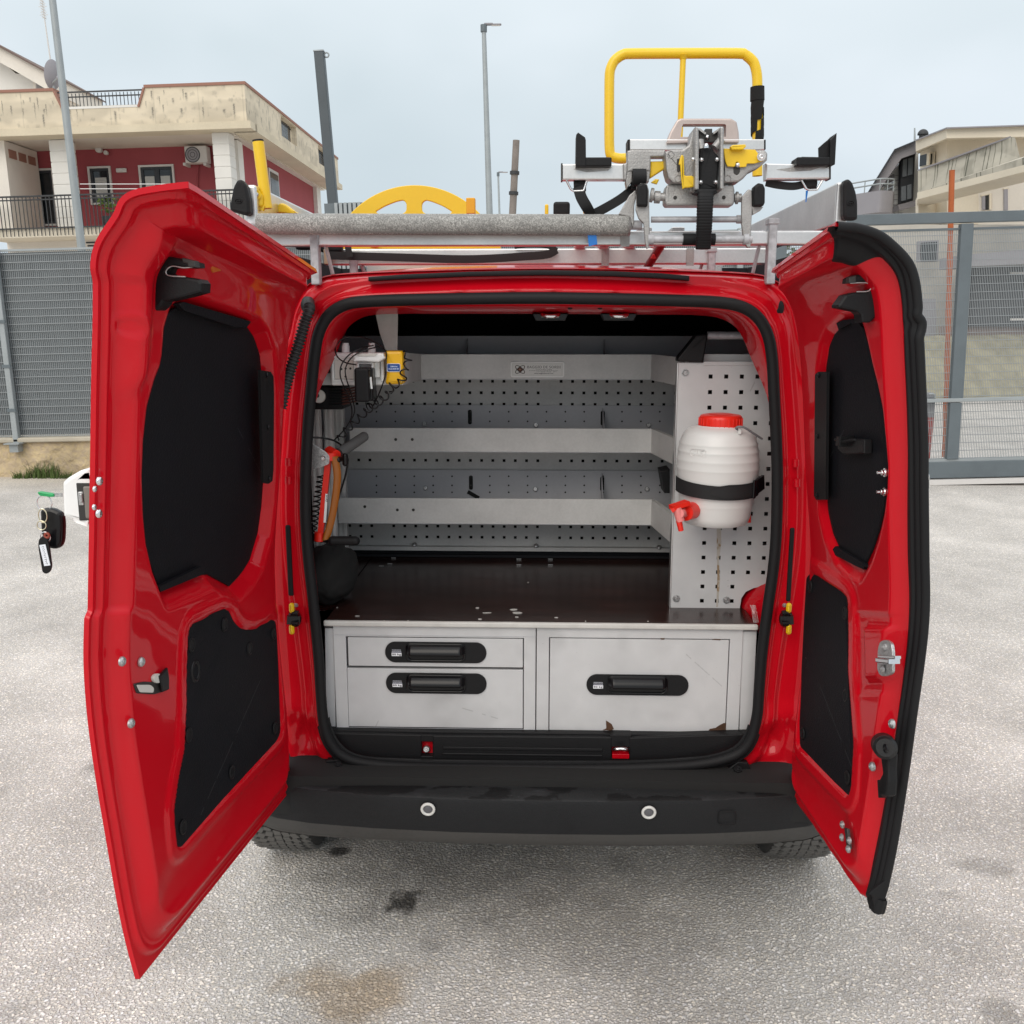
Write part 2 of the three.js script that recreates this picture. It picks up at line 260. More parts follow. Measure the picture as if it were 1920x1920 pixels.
// ================================================================ the setting
// ---- ground: worn exposed-aggregate surface
{
  const N = 2048, TILE = 2.1;
  const rgb = new Uint8Array(N * N * 4), bump = new Uint8Array(N * N * 4);
  const enc = (x) => { x = clamp(x); return Math.round(255 * (x <= 0.0031308 ? 12.92 * x : 1.055 * x ** (1 / 2.4) - 0.055)); };
  const layer = (C, lo, hi) => { const px = new Float32Array(C * C), py = new Float32Array(C * C), tone = new Float32Array(C * C), tint = new Float32Array(C * C), rad = new Float32Array(C * C), el = new Float32Array(C * C); for (let i = 0; i < C * C; i++) { px[i] = rr(0.05, 0.95); py[i] = rr(0.05, 0.95); tone[i] = rr(0, 1); tint[i] = rr(-1, 1); rad[i] = rr(lo, hi); el[i] = rr(0, 3.14); } return { C, px, py, tone, tint, rad, el, cell: N / C }; };
  const L1 = layer(205, 0.28, 0.60), L2 = layer(400, 0.34, 0.64);
  const hit = (L, i, j, wob) => { // [depth inside the stone 0..1, stone id]
    const x = i / L.cell, y = j / L.cell, cx = Math.floor(x), cy = Math.floor(y), C = L.C; let best = -1, id = 0;
    for (let b = -1; b <= 1; b++) for (let a = -1; a <= 1; a++) { const k = ((cy + b + C) % C) * C + ((cx + a + C) % C), dx = cx + a + L.px[k] - x, dy = cy + b + L.py[k] - y, c = Math.cos(L.el[k]), s = Math.sin(L.el[k]), u = dx * c + dy * s, v = (dy * c - dx * s) * 1.28, q = 1 - Math.hypot(u, v) / L.rad[k] + wob; if (q > best) { best = q; id = k; } }
    return [best, id];
  };
  for (let j = 0; j < N; j++) for (let i = 0; i < N; i++) {
    const grain = vn(i / 1.6, j / 1.6), wob = (vn(i / 4, j / 4) - 0.5) * 0.34, big = fbm((i / N) * 7, (j / N) * 7, 4, 7), [q1, k1] = hit(L1, i, j, wob), o = (j * N + i) * 4;
    let k, h, w = 0;
    const m = 0.30 + 0.13 * grain + 0.10 * (big - 0.5);
    if (q1 > 0.0) { const e = S(0, 0.22, q1); k = lerp(m * 0.84, 0.34 + 0.34 * L1.tone[k1] ** 1.3 + 0.06 * (grain - 0.5), e); h = 0.34 + e * (0.26 + 0.3 * L1.tone[k1]) + 0.1 * q1; w = L1.tint[k1] * e; }
    else { const [q2, k2] = hit(L2, i, j, wob); if (q2 > 0) { const e = S(0, 0.3, q2); k = lerp(m * 0.86, 0.30 + 0.30 * L2.tone[k2] + 0.05 * (grain - 0.5), e); h = 0.26 + e * (0.14 + 0.2 * L2.tone[k2]); w = L2.tint[k2] * e; } else { k = m; h = 0.22 + 0.08 * grain; } }
    k *= 0.86 + 0.28 * big; w *= 0.045;
    rgb[o] = enc(k * (1.045 + w)); rgb[o + 1] = enc(k * (0.985 + w * 0.3)); rgb[o + 2] = enc(k * (0.918 - w)); rgb[o + 3] = 255;
    bump[o] = bump[o + 1] = bump[o + 2] = Math.round(255 * clamp(h + grain * 0.05)); bump[o + 3] = 255;
  }
  const mk = (d, s) => { const t = new THREE.DataTexture(d, N, N, THREE.RGBAFormat); t.wrapS = t.wrapT = THREE.RepeatWrapping; t.magFilter = THREE.LinearFilter; t.minFilter = THREE.LinearMipmapLinearFilter; t.generateMipmaps = true; t.anisotropy = 16; t.repeat.set(1 / TILE, 1 / TILE); if (s) t.colorSpace = THREE.SRGBColorSpace; t.needsUpdate = true; return t; };
  const m = new THREE.MeshPhysicalMaterial({ specularIntensity: 0.25, map: mk(rgb, true), bumpMap: mk(bump, false), bumpScale: 0.005, roughness: 0.97, vertexColors: true });
  const axis = (lo, hi, step, far) => { const a = []; for (let v = lo; v <= hi + 1e-6; v += step) a.push(v); let s = step, v = hi; const up = []; while (v < far) { s *= 1.35; v += s; up.push(v); } s = step; v = lo; const dn = []; while (v > -far) { s *= 1.35; v -= s; dn.unshift(v); } return [...dn, ...a, ...up]; };
  const fine = (A, lo, hi, st) => { const o = A.filter((v) => v < lo - st || v > hi + st); for (let v = lo; v <= hi; v += st) o.push(v); return o.sort((a, b) => a - b); };
  const X = fine(axis(-2.6, 2.6, 0.03, 500), -0.75, 0.75, 0.011), Z = fine(axis(-2.4, 1.4, 0.03, 500), -0.6, 0.45, 0.011), pos = [], uv = [], col = [], idx = [];
  const blot = (x, z, cx, cz, rx, rz, seed, soft = 0.35) => { const a = Math.hypot((x - cx) / rx, (z - cz) / rz) + (fbm(x * 11 + seed, z * 11 + seed, 6) - 0.5) * 1.7; return 1 - S(1 - soft, 1 + soft * 0.4, a); };
  const GRIT = Array.from({ length: 46 }, () => [rr(-2.2, 2.2), rr(-2.2, 1.0), rr(0.03, 0.09), rr(0.12, 0.4)]);
  for (const z of Z) for (const x of X) {
    const wav = fbm(x * 0.9 + 50, z * 0.9 + 50, 5), mid = fbm(x * 3.1 + 9, z * 3.1 + 9, 4);
    let k = 1.24 + 0.40 * (wav - 0.5) + 0.42 * (mid - 0.5), r = 1, g = 1, b = 1;
    const oil = blot(x, z, -0.36, -0.17, 0.055, 0.075, 3, 0.2), oil2 = blot(x, z, -0.60, -0.42, 0.035, 0.03, 5), oil3 = blot(x, z, -0.27, 0.02, 0.05, 0.04, 8, 0.6) * 0.3;
    let grit = 0; for (const [gx, gz, gr, gd] of GRIT) if (Math.abs(x - gx) < 0.2 && Math.abs(z - gz) < 0.2) grit = Math.max(grit, gd * blot(x, z, gx, gz, gr, gr * 0.8, gx * 9, 0.4));
    k *= 1 - grit;
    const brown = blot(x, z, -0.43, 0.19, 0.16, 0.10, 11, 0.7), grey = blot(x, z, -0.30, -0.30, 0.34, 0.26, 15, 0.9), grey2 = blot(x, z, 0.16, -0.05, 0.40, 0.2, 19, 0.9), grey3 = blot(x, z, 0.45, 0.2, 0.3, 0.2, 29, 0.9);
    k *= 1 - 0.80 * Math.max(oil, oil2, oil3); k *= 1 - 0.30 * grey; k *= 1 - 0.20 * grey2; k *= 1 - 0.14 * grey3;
    r *= 1 - 0.22 * brown; g *= 1 - 0.31 * brown; b *= 1 - 0.42 * brown;
    if (z < -7.1 && z > -8.2 && x < -1.5) { r *= 1.0; g *= 0.93; b *= 0.8; } // sandy strip at the foot of the fence
    pos.push(x, 0, z); uv.push(x, z); col.push(k * r, k * g, k * b);
  }
  for (let j = 0; j < Z.length - 1; j++) for (let i = 0; i < X.length - 1; i++) { const a = j * X.length + i, c = a + X.length; idx.push(a, c, a + 1, a + 1, c, c + 1); }
  const g = new THREE.BufferGeometry();
  g.setAttribute('position', new THREE.Float32BufferAttribute(pos, 3)); g.setAttribute('uv', new THREE.Float32BufferAttribute(uv, 2)); g.setAttribute('color', new THREE.Float32BufferAttribute(col, 3)); g.setIndex(idx); g.computeVertexNormals();
  const o = shade(new THREE.Mesh(g, m)); o.name = 'ground'; o.userData.kind = 'structure'; scene.add(o);
}

const LEAN = 1.5 * DEG; // the yard falls to one side: everything that stands beyond it leans a little against the van
const streaks = (base, dark, n, seed) => dataTex(1024, (u, v) => { // plaster with rain streaks hanging from the top edge
  const a = fbm(u * 10 + seed, v * 10, 5), c0 = vn(u * 90 + seed, 3.3), len = 0.15 + 0.75 * vn(u * 60 + seed * 3, 8.8), hit = c0 > 1 - n && 1 - v < len ? S(0, 0.25, len - (1 - v)) * (0.5 + 0.5 * vn(u * 300, v * 40)) : 0, moss = S(0.55, 0.75, fbm(u * 14 + seed, v * 5 + 4, 4)) * 0.35;
  const k = 0.8 + 0.4 * a, h = clamp(hit + moss); return [lerp(base[0] * k, dark[0], h), lerp(base[1] * k, dark[1], h), lerp(base[2] * k, dark[2], h)];
}, true, 1);
const PB = {
  plaster: mat([0.64, 0.56, 0.42], 0.9, { map: wear(0.8, 1.08, 0.22) }),
  parapet: mat([1, 1, 1], 0.9, { map: dataTex(1024, (u, v) => { // cream render with patched bands and short dark run marks, one tile 7 m by 1.4 m
    const a = fbm(u * 12, v * 4, 5), p = S(0.42, 0.6, fbm(u * 9 + 3, v * 2.2 + 1, 3)), jt = Math.abs(((u * 6) % 1) - 0.5) > 0.488 ? 0.88 : 1; let k = (0.82 + 0.3 * a) * (0.9 + 0.16 * p) * jt, d = 0;
    for (let n = 0; n < 38; n++) { const cx = h2(n, 3), x = u - cx, top = 0.35 + 0.62 * h2(n, 7), len = 0.18 + 0.45 * h2(n, 11) ** 1.5, w = 0.0016 + 0.0032 * h2(n, 5) ** 2; if (v < top && v > top - len) { const e = Math.exp(-((x + 0.002 * (vn(v * 60, n) - 0.5)) ** 2) / (w * w)); d = Math.max(d, e * S(0, 0.03, top - v) * S(0, len * 0.7, v - top + len) * (0.45 + 0.55 * vn(u * 400, v * 60))); } }
    d = Math.max(d, S(0.62, 0.85, fbm(u * 60, v * 5 + 9, 4)) * 0.3); d = clamp(d * 0.95);
    return [lerp(0.64 * k, 0.085, d), lerp(0.56 * k, 0.085, d), lerp(0.43 * k, 0.08, d)]; }, true, 1) }),
  concrete: mat([1, 1, 1], 0.9, { map: (() => { const t = streaks([0.46, 0.43, 0.36], [0.12, 0.12, 0.09], 0.30, 12); t.repeat.set(0.2, 0.5); t.offset.set(0, 0.2); return t; })() }),
  cream: mat([0.70, 0.63, 0.51], 0.9, { map: wear(0.88, 1.06, 0.2) }),
  soffit: mat([0.68, 0.62, 0.54], 0.9, { map: wear(0.9, 1.05, 0.2) }),
  pale: mat([0.74, 0.69, 0.62], 0.9, { map: wear(0.9, 1.05, 0.25) }),
  white: mat([0.72, 0.70, 0.66], 0.85, { map: wear(0.9, 1.05, 0.3) }),
  red: mat([0.34, 0.068, 0.08], 0.9, { map: wear(0.88, 1.06, 0.3) }),
  coping: mat([0.30, 0.15, 0.11], 0.8),
  iron: mat([0.03, 0.032, 0.035], 0.6),
  frame: mat([0.03, 0.033, 0.04], 0.5),
  frameW: mat([0.62, 0.60, 0.58], 0.6),
  glass: mat([0.02, 0.024, 0.028], 0.06),
  curtain: mat([0.5, 0.5, 0.48], 0.9),
  slate: mat([0.28, 0.27, 0.29], 0.8, { map: wear(0.9, 1.06, 0.3) }),
  tile: mat([0.70, 0.70, 0.68], 0.6),
  steel: mat([0.125, 0.15, 0.165], 0.5, { metalness: 0.1, map: wear(0.8, 1.15, 0.8) }),
  steelPale: mat([0.34, 0.37, 0.38], 0.5, { metalness: 0.2, map: wear(0.8, 1.1, 0.8) }),
  wire: mat([0.285, 0.305, 0.315], 0.5, { metalness: 0.2 }),
  rust: mat([0.42, 0.11, 0.035], 0.85, { map: wear(0.6, 1.25, 1.2) }),
  stone: mat([1, 1, 1], 0.95, { map: dataTex(512, (u, v) => { const a = fbm(u * 9, v * 9, 5, 9), c = vn(u * 70, v * 70, 70); const k = 0.55 + 0.6 * a; return [0.56 * k * (0.9 + 0.2 * c), 0.44 * k * (0.9 + 0.2 * c), 0.28 * k]; }, true, 0.6), bumpMap: dataTex(512, (u, v) => fbm(u * 14, v * 14, 5, 14), false, 0.6), bumpScale: 0.06 }),
};

// boxes read off a building's own frame: px corners, depth of the front face w, thickness d
const fbox = (f, x0, y0, x1, y1, w, d, r = 0) => { const a = f.px(x0, (y0 + y1) / 2, w), b = f.px(x1, (y0 + y1) / 2, w), c = f.px((x0 + x1) / 2, y0, w), e = f.px((x0 + x1) / 2, y1, w), W = b.x - a.x, H = c.y - e.y; return r ? rbox(W, H, d, r, (a.x + b.x) / 2, (c.y + e.y) / 2, w - d / 2) : box(W, H, d, (a.x + b.x) / 2, (c.y + e.y) / 2, w - d / 2); };
const fpoly = (f, P, w, d, holes = [], b = 0) => ext(P.map(([x, y]) => { const p = f.px(x, y, w); return [p.x, p.y]; }), d, b, holes.map((h) => h.map(([x, y]) => { const p = f.px(x, y, w); return [p.x, p.y]; }))).translate(0, 0, w);
const fwindow = (f, host, x0, y0, x1, y1, w, fm, cols = 2, bands = []) => { // frame ring, panes set back, one sash post
  const a = f.px(x0, (y0 + y1) / 2, w), b = f.px(x1, (y0 + y1) / 2, w), c = f.px((x0 + x1) / 2, y0, w), e = f.px((x0 + x1) / 2, y1, w), W = b.x - a.x, H = c.y - e.y, cx = (a.x + b.x) / 2, cy = (c.y + e.y) / 2, t = 0.055;
  const win = part(host, 'window', [box(W, t, 0.1, cx, cy + H / 2 - t / 2, w), box(W, t, 0.1, cx, cy - H / 2 + t / 2, w), box(t, H - 2 * t, 0.1, cx - W / 2 + t / 2, cy, w), box(t, H - 2 * t, 0.1, cx + W / 2 - t / 2, cy, w)], fm);
  const iw = (W - 2 * t) / cols;
  for (let i = 0; i < cols; i++) {
    const px = cx - W / 2 + t + iw * (i + 0.5);
    part(win, 'sash', [box(iw, 0.07, 0.06, px, cy + H / 2 - t - 0.035, w - 0.02), box(iw, 0.07, 0.06, px, cy - H / 2 + t + 0.035, w - 0.02), box(0.07, H - 2 * t - 0.14, 0.06, px - iw / 2 + 0.035, cy, w - 0.02), box(0.07, H - 2 * t - 0.14, 0.06, px + iw / 2 - 0.035, cy, w - 0.02)], PB.frame);
    part(win, 'pane', box(iw - 0.14, H - 2 * t - 0.14, 0.012, px, cy, w - 0.03), PB.glass);
    if (bands.includes(i)) part(win, 'curtain', box(iw * 0.6, H - 0.5, 0.01, px, cy - 0.05, w - 0.018), PB.curtain);
  }
  return win;
};

// ---- apartment building on the left
{
  const o = thing('apartment_building', 'red walled apartment building with weathered cream roof parapet and iron balcony railing', 'building');
  const f = new Frame(at(458, 440, -24), 0, LEAN); f.place(o);
  const L = (x, y, w = 0) => f.px(x, y, w), cx = L(458, 157).x, x0 = L(-60, 250).x, ZB = -11.2;
  const yTop = L(458, 158).y, yMould = L(458, 228).y, ySof = L(458, 242).y, yGap = L(190, 203).y, yFloor = L(60, 428).y, ySlabB = L(60, 445).y;
  // parapet with the railed gap
  const g0 = L(101, 168).x, g1 = L(118, 203).x, g2 = L(260, 202).x, g3 = L(270, 164).x;
  part(o, 'parapet', [ext([[x0, yMould], [cx, yMould], [cx, yTop], [g3, yTop], [g2, yGap], [g1, yGap], [g0, yTop], [x0, yTop]], 0.28)], PB.parapet); PB.parapet.map.repeat.set(1 / 7, 1 / (yTop - yMould)); PB.parapet.map.offset.set(0.3, -yMould / (yTop - yMould));
  parts(o, 'coping', [box(g0 - x0, 0.07, 0.34, (x0 + g0) / 2, yTop + 0.036, -0.14), box(cx - g3 + 0.03, 0.07, 0.34, (g3 + cx + 0.03) / 2, yTop + 0.036, -0.14), bar(V(g0, yTop, -0.13), V(g1, yGap, -0.13), 0.34, 0.05), bar(V(g3, yTop, -0.13), V(g2, yGap, -0.13), 0.34, 0.05)], PB.coping);
  part(o, 'roof_slab', [box(cx - x0 + 0.12, yMould - ySof, 0.6, (x0 + cx) / 2 + 0.06, (yMould + ySof) / 2, -0.18), box(0.6, yMould - ySof, -ZB, cx - 0.18, (yMould + ySof) / 2, ZB / 2 - 0.3)], PB.plaster);
  part(o, 'soffit', box(cx - x0 - 0.6, 0.2, -ZB, (x0 + cx) / 2 - 0.3, ySof + 0.13, ZB / 2 - 0.5), PB.soffit);
  // side parapet with two railed openings
  const sh = (z0, z1) => [[z0, yTop - 0.62], [z1, yTop - 0.62], [z1, yTop - 0.03], [z0, yTop - 0.03]];
  const side = ext([[0, yMould], [-ZB, yMould], [-ZB, yTop], [0, yTop]], 0.28, 0, [sh(3.2, 5.0), sh(8.0, 9.6)]).rotateY(Math.PI / 2).translate(cx, 0, -0.28);
  part(o, 'side_parapet', side, PB.parapet);
  part(o, 'side_coping', box(0.34, 0.07, -ZB, cx - 0.14, yTop + 0.036, ZB / 2 - 0.3), PB.coping);
  for (const [a, b] of [[3.2, 5.0], [8.0, 9.6]]) { const G = []; for (let z = a; z < b; z += 0.12) G.push(box(0.02, 0.6, 0.02, cx - 0.18, yTop - 0.33, -0.28 - z)); G.push(box(0.03, 0.03, b - a, cx - 0.18, yTop - 0.1, -0.28 - (a + b) / 2)); part(o, 'side_railing', G, PB.iron); part(o, 'dark_opening', box(0.05, 0.62, b - a, cx - 0.9, yTop - 0.3, -0.28 - (a + b) / 2), PB.iron); }
  { const G = [box(g2 - g1 + 0.3, 0.035, 0.03, (g1 + g2) / 2, yTop - 0.02, -0.1), box(g2 - g1 + 0.2, 0.03, 0.025, (g1 + g2) / 2, yTop - 0.14, -0.1), box(g2 - g1, 0.03, 0.025, (g1 + g2) / 2, yGap + 0.07, -0.1)]; for (let x = g1 + 0.03; x < g2; x += 0.098) G.push(box(0.016, yTop - yGap - 0.05, 0.016, x, (yTop + yGap) / 2 - 0.03, -0.1)); part(o, 'roof_railing', G, PB.iron); part(o, 'gap_kerb', box(g2 - g1, 0.06, 0.3, (g1 + g2) / 2, yGap + 0.031, -0.14), PB.white); }
  // recessed red wall
  const WR = -2.2, wx1 = L(436, 300, WR).x, yW = ySof + 0.1, wb = yFloor;
  const holes = [[68, 317, 105, 424], [170, 314, 209, 383], [267, 311, 329, 424]].map(([a, b, c, d]) => { const p = L(a, b, WR), q = L(c, d, WR); return [[p.x, Math.max(q.y, wb + 0.05)], [q.x, Math.max(q.y, wb + 0.05)], [q.x, p.y], [p.x, p.y]]; });
  part(o, 'red_wall', ext([[x0, wb], [wx1, wb], [wx1, yW], [x0, yW]], 0.3, 0, holes).translate(0, 0, WR), PB.red);
  fwindow(f, o, 67, 316, 106, 424, WR + 0.01, PB.frameW, 1); fwindow(f, o, 168, 312, 211, 384, WR + 0.01, PB.frameW, 1, [0]); fwindow(f, o, 265, 309, 331, 424, WR + 0.01, PB.frameW, 2, [0, 1]);
  part(o, 'side_wall', [box(0.3, yW - wb, 8.6, wx1 + 0.16, (yW + wb) / 2, WR - 4.31)], PB.red);
  part(o, 'back_room', box(wx1 - x0, yW - wb + 0.2, 0.2, (x0 + wx1) / 2, (yW + wb) / 2, WR - 1.4), PB.iron);
  { const z = WR - 3.0, yb = wb + 0.9; part(o, 'side_window', [box(0.06, 1.2, 1.1, wx1 + 0.33, yb + 0.6, z)], PB.frameW); part(o, 'side_pane', box(0.03, 1.0, 0.9, wx1 + 0.36, yb + 0.6, z), PB.glass); part(o, 'side_pilaster', box(0.5, yW - wb, 0.6, wx1 + 0.2, (yW + wb) / 2, WR - 8.8), PB.white); part(o, 'downpipe', cyl(V(wx1 + 0.4, wb, WR - 1.9), V(wx1 + 0.4, yW, WR - 1.9), 0.06), PB.coping); }
  // pillars with stone courses
  for (const [a, b, w] of [[98, 131, -0.5], [403, 434, -0.3]]) { const p = L(a, 330, w), q = L(b, 330, w), n = 8, hh = (ySof - wb) / n; const pil = part(o, 'pillar', box(q.x - p.x - 0.03, ySof - wb, 0.47, (p.x + q.x) / 2, (ySof + wb) / 2, w - 0.25), PB.white); for (let k = 0; k < n; k++) part(pil, 'course', rbox(q.x - p.x, hh - 0.02, 0.5, 0.012, (p.x + q.x) / 2, wb + hh * (k + 0.5), w - 0.25), PB.white); }
  part(o, 'corner_pillar', box(0.45, ySof - wb, 0.45, wx1 + 0.2, (ySof + wb) / 2, WR + 0.6), PB.white);
  { const q = L(15, 330, -0.4), xw = L(62, 300, WR).x; part(o, 'wall_block', [box(q.x - x0, ySof - wb, 1.7, (q.x + x0) / 2, (ySof + wb) / 2, -0.4 - 0.85)], PB.pale); const nx = 5; for (let k = 0; k < 3; k++) part(o, 'wall_vent', box(0.03, 0.22, 0.36, q.x + 0.012, ySof - 0.3, -0.75 - k * 0.5), PB.coping); }
  // balcony
  part(o, 'balcony_slab', [box(cx - x0, yFloor - ySlabB, 2.6, (x0 + cx) / 2, (yFloor + ySlabB) / 2, -1.3)], PB.cream);
  { const rt = L(200, 364).y, rb = L(200, 424).y, lo = L(200, 439).y, G = [box(cx - x0, 0.04, 0.05, (x0 + cx) / 2, rt, 0.04), box(cx - x0, 0.03, 0.03, (x0 + cx) / 2, rt - 0.09, 0.04), box(cx - x0, 0.03, 0.04, (x0 + cx) / 2, rb, 0.04)]; part(o, 'balcony_rail', G, PB.iron); const B = []; let i = 0; for (let x = x0; x < cx; x += 0.105, i++) B.push(box(0.018, rt - lo, 0.018, x, (rt + lo) / 2, 0.04 + (i % 2) * 0.012)); part(o, 'baluster', B, PB.iron).userData.kind = 'stuff'; }
  for (let k = 0; k < 2; k++) { const p = L(150, 345 + k * 9, 0.02), q = L(330, 345 + k * 9, 0.02); part(o, 'washing_line', bar(p, q, 0.014, 0.014), M.white); }
  // ground floor
  const gb = -f.origin.y - 0.3;
  part(o, 'ground_floor_wall', box(cx - x0 - 0.6, ySlabB - gb, 0.3, (x0 + cx) / 2 - 0.3, (ySlabB + gb) / 2, -1.4), PB.pale);
  part(o, 'dark_vent', fbox(f, 22, 466, 88, 469, -1.38, 0.08), PB.iron);
  { const a = fbox(f, 151, 441, 200, 466, -1.3, 0.1); part(o, 'shuttered_window', a, PB.iron); for (let k = 0; k < 3; k++) part(o, 'shutter_slat', fbox(f, 158 + k * 3, 447 + k * 6, 196, 450 + k * 6, -1.24, 0.04), PB.frame); part(o, 'window_post', fbox(f, 148, 439, 152, 470, -1.25, 0.1), PB.white); }
  part(o, 'wall_lamp', fbox(f, 217, 315, 236, 323, WR + 0.08, 0.08, 0.02), PB.frameW);
  { const p = L(187, 281, WR + 0.1), q = L(200, 287, WR + 0.1); part(o, 'alarm_bell', [cyl(p, p.clone().add(V(0, 0, 0.1)), 0.09), cyl(q, q.clone().add(V(0, 0, 0.08)), 0.06)], PB.frameW); }
  // ---- air conditioner on the red wall
  const ac = thing('air_conditioner', 'white air conditioner box with round fan on the red wall', 'air conditioner'); f.place(ac);
  part(ac, 'casing', fbox(f, 346, 273, 388, 305, WR + 0.42, 0.32, 0.03), PB.frameW);
  { const p = L(361, 290, WR + 0.425), R = 0.2; part(ac, 'fan_grille', [new THREE.TorusGeometry(R, 0.014, 6, 28).translate(p.x, p.y, p.z), new THREE.TorusGeometry(R * 0.66, 0.01, 6, 24).translate(p.x, p.y, p.z), new THREE.TorusGeometry(R * 0.33, 0.01, 6, 20).translate(p.x, p.y, p.z)], PB.frame); part(ac, 'fan', cyl(p.clone().add(V(0, 0, -0.01)), p.clone().add(V(0, 0, 0.004)), R, R, 28), PB.slate); part(ac, 'bracket', [fbox(f, 343, 305, 348, 310, WR + 0.4, 0.4), fbox(f, 381, 305, 386, 310, WR + 0.4, 0.4)], PB.frameW); part(ac, 'pipe', tube([L(372, 307, WR + 0.06), L(370, 335, WR + 0.05), L(371, 400, WR + 0.05)], 0.02, 20, 6), PB.red); }
  // ---- flower pot on the balcony
  const pot = thing('potted_plant', 'small green plant in a dark pot behind the balcony railing', 'plant'); f.place(pot);
  { const p = L(207, 420, -1.2); p.y = wb; part(pot, 'pot', cyl(p, p.clone().add(V(0, 0.38, 0)), 0.17, 0.22), PB.frame); const G = []; for (let i = 0; i < 60; i++) { const a = rr(0, 6.28), h = rr(0.1, 0.5), r = rr(0.05, 0.28); G.push(new THREE.PlaneGeometry(0.09, 0.05).rotateX(rr(-1, 1)).rotateY(a).translate(p.x + r * Math.cos(a), p.y + 0.4 + h, p.z + r * Math.sin(a))); } part(pot, 'foliage', G, mat([0.10, 0.16, 0.03], 0.8)); }
  // ---- satellite dish and aerial on the roof
  const dish = thing('satellite_dish', 'pale grey satellite dish on the left roof edge', 'satellite dish'); f.place(dish);
  { const p = L(99, 140, -0.6), s = new THREE.SphereGeometry(0.8, 28, 10, 0, 6.2832, 0, 0.50).rotateX(Math.PI / 2).translate(0, 0, -0.72).scale(0.62, 1, 1).rotateY(1.0).rotateZ(-0.12).translate(p.x, p.y, p.z); part(dish, 'reflector', s, PB.slate); part(dish, 'mast', [cyl(L(101, 168, -0.6), L(96, 148, -0.6), 0.03), bar(L(96, 158, -0.6), L(110, 144, -0.35), 0.03, 0.03)], PB.steelPale); part(dish, 'receiver', cyl(L(108, 145, -0.35), L(112, 147, -0.3), 0.04, 0.05), PB.slate); }
  const aer = thing('roof_aerial', 'thin white roof aerial with short elements above the satellite dish', 'antenna'); f.place(aer);
  part(aer, 'mast', cyl(L(97, 130, -1.2), L(77, -12, -1.2), 0.022, 0.016, 8), PB.frameW); { const G = []; for (let k = 0; k < 7; k++) { const p = L(78.5 + k * 0.75, 2 + k * 5.2, -1.2); G.push(box(0.12 + (k % 3) * 0.05, 0.012, 0.012, p.x, p.y, p.z), box(0.012, 0.012, 0.25, p.x, p.y, p.z)); } part(aer, 'element', G, PB.frameW); }
}
// ---- upper house behind the parapet, at the far left
{
  const o = thing('gabled_house', 'white gabled house top with sloping roof edge behind the left parapet', 'building');
  const f = new Frame(at(60, 170, -31), 0, LEAN); f.place(o);
  part(o, 'wall', fpoly(f, [[-40, 200], [62, 200], [62, 140], [30, 138], [-10, 105], [-40, 82]], 0, 4), PB.white);
  part(o, 'roof_edge', fpoly(f, [[-40, 98], [0, 117], [30, 134], [88, 168], [88, 137], [0, 89], [-40, 68]], 0.7, 4), PB.pale);
  part(o, 'roof_tiles', fpoly(f, [[-40, 68], [0, 89], [88, 137], [88, 134], [0, 85], [-40, 63]], 0.85, 4.2), mat([0.15, 0.105, 0.09], 0.85));
  part(o, 'chimney_wall', fbox(f, 62, 150, 88, 172, 0.3, 2), PB.pale);
  for (let k = 0; k < 5; k++) part(o, 'vent_slat', fbox(f, 67, 153 + k * 3, 84, 154.4 + k * 3, 0.33, 0.05), PB.slate);
}

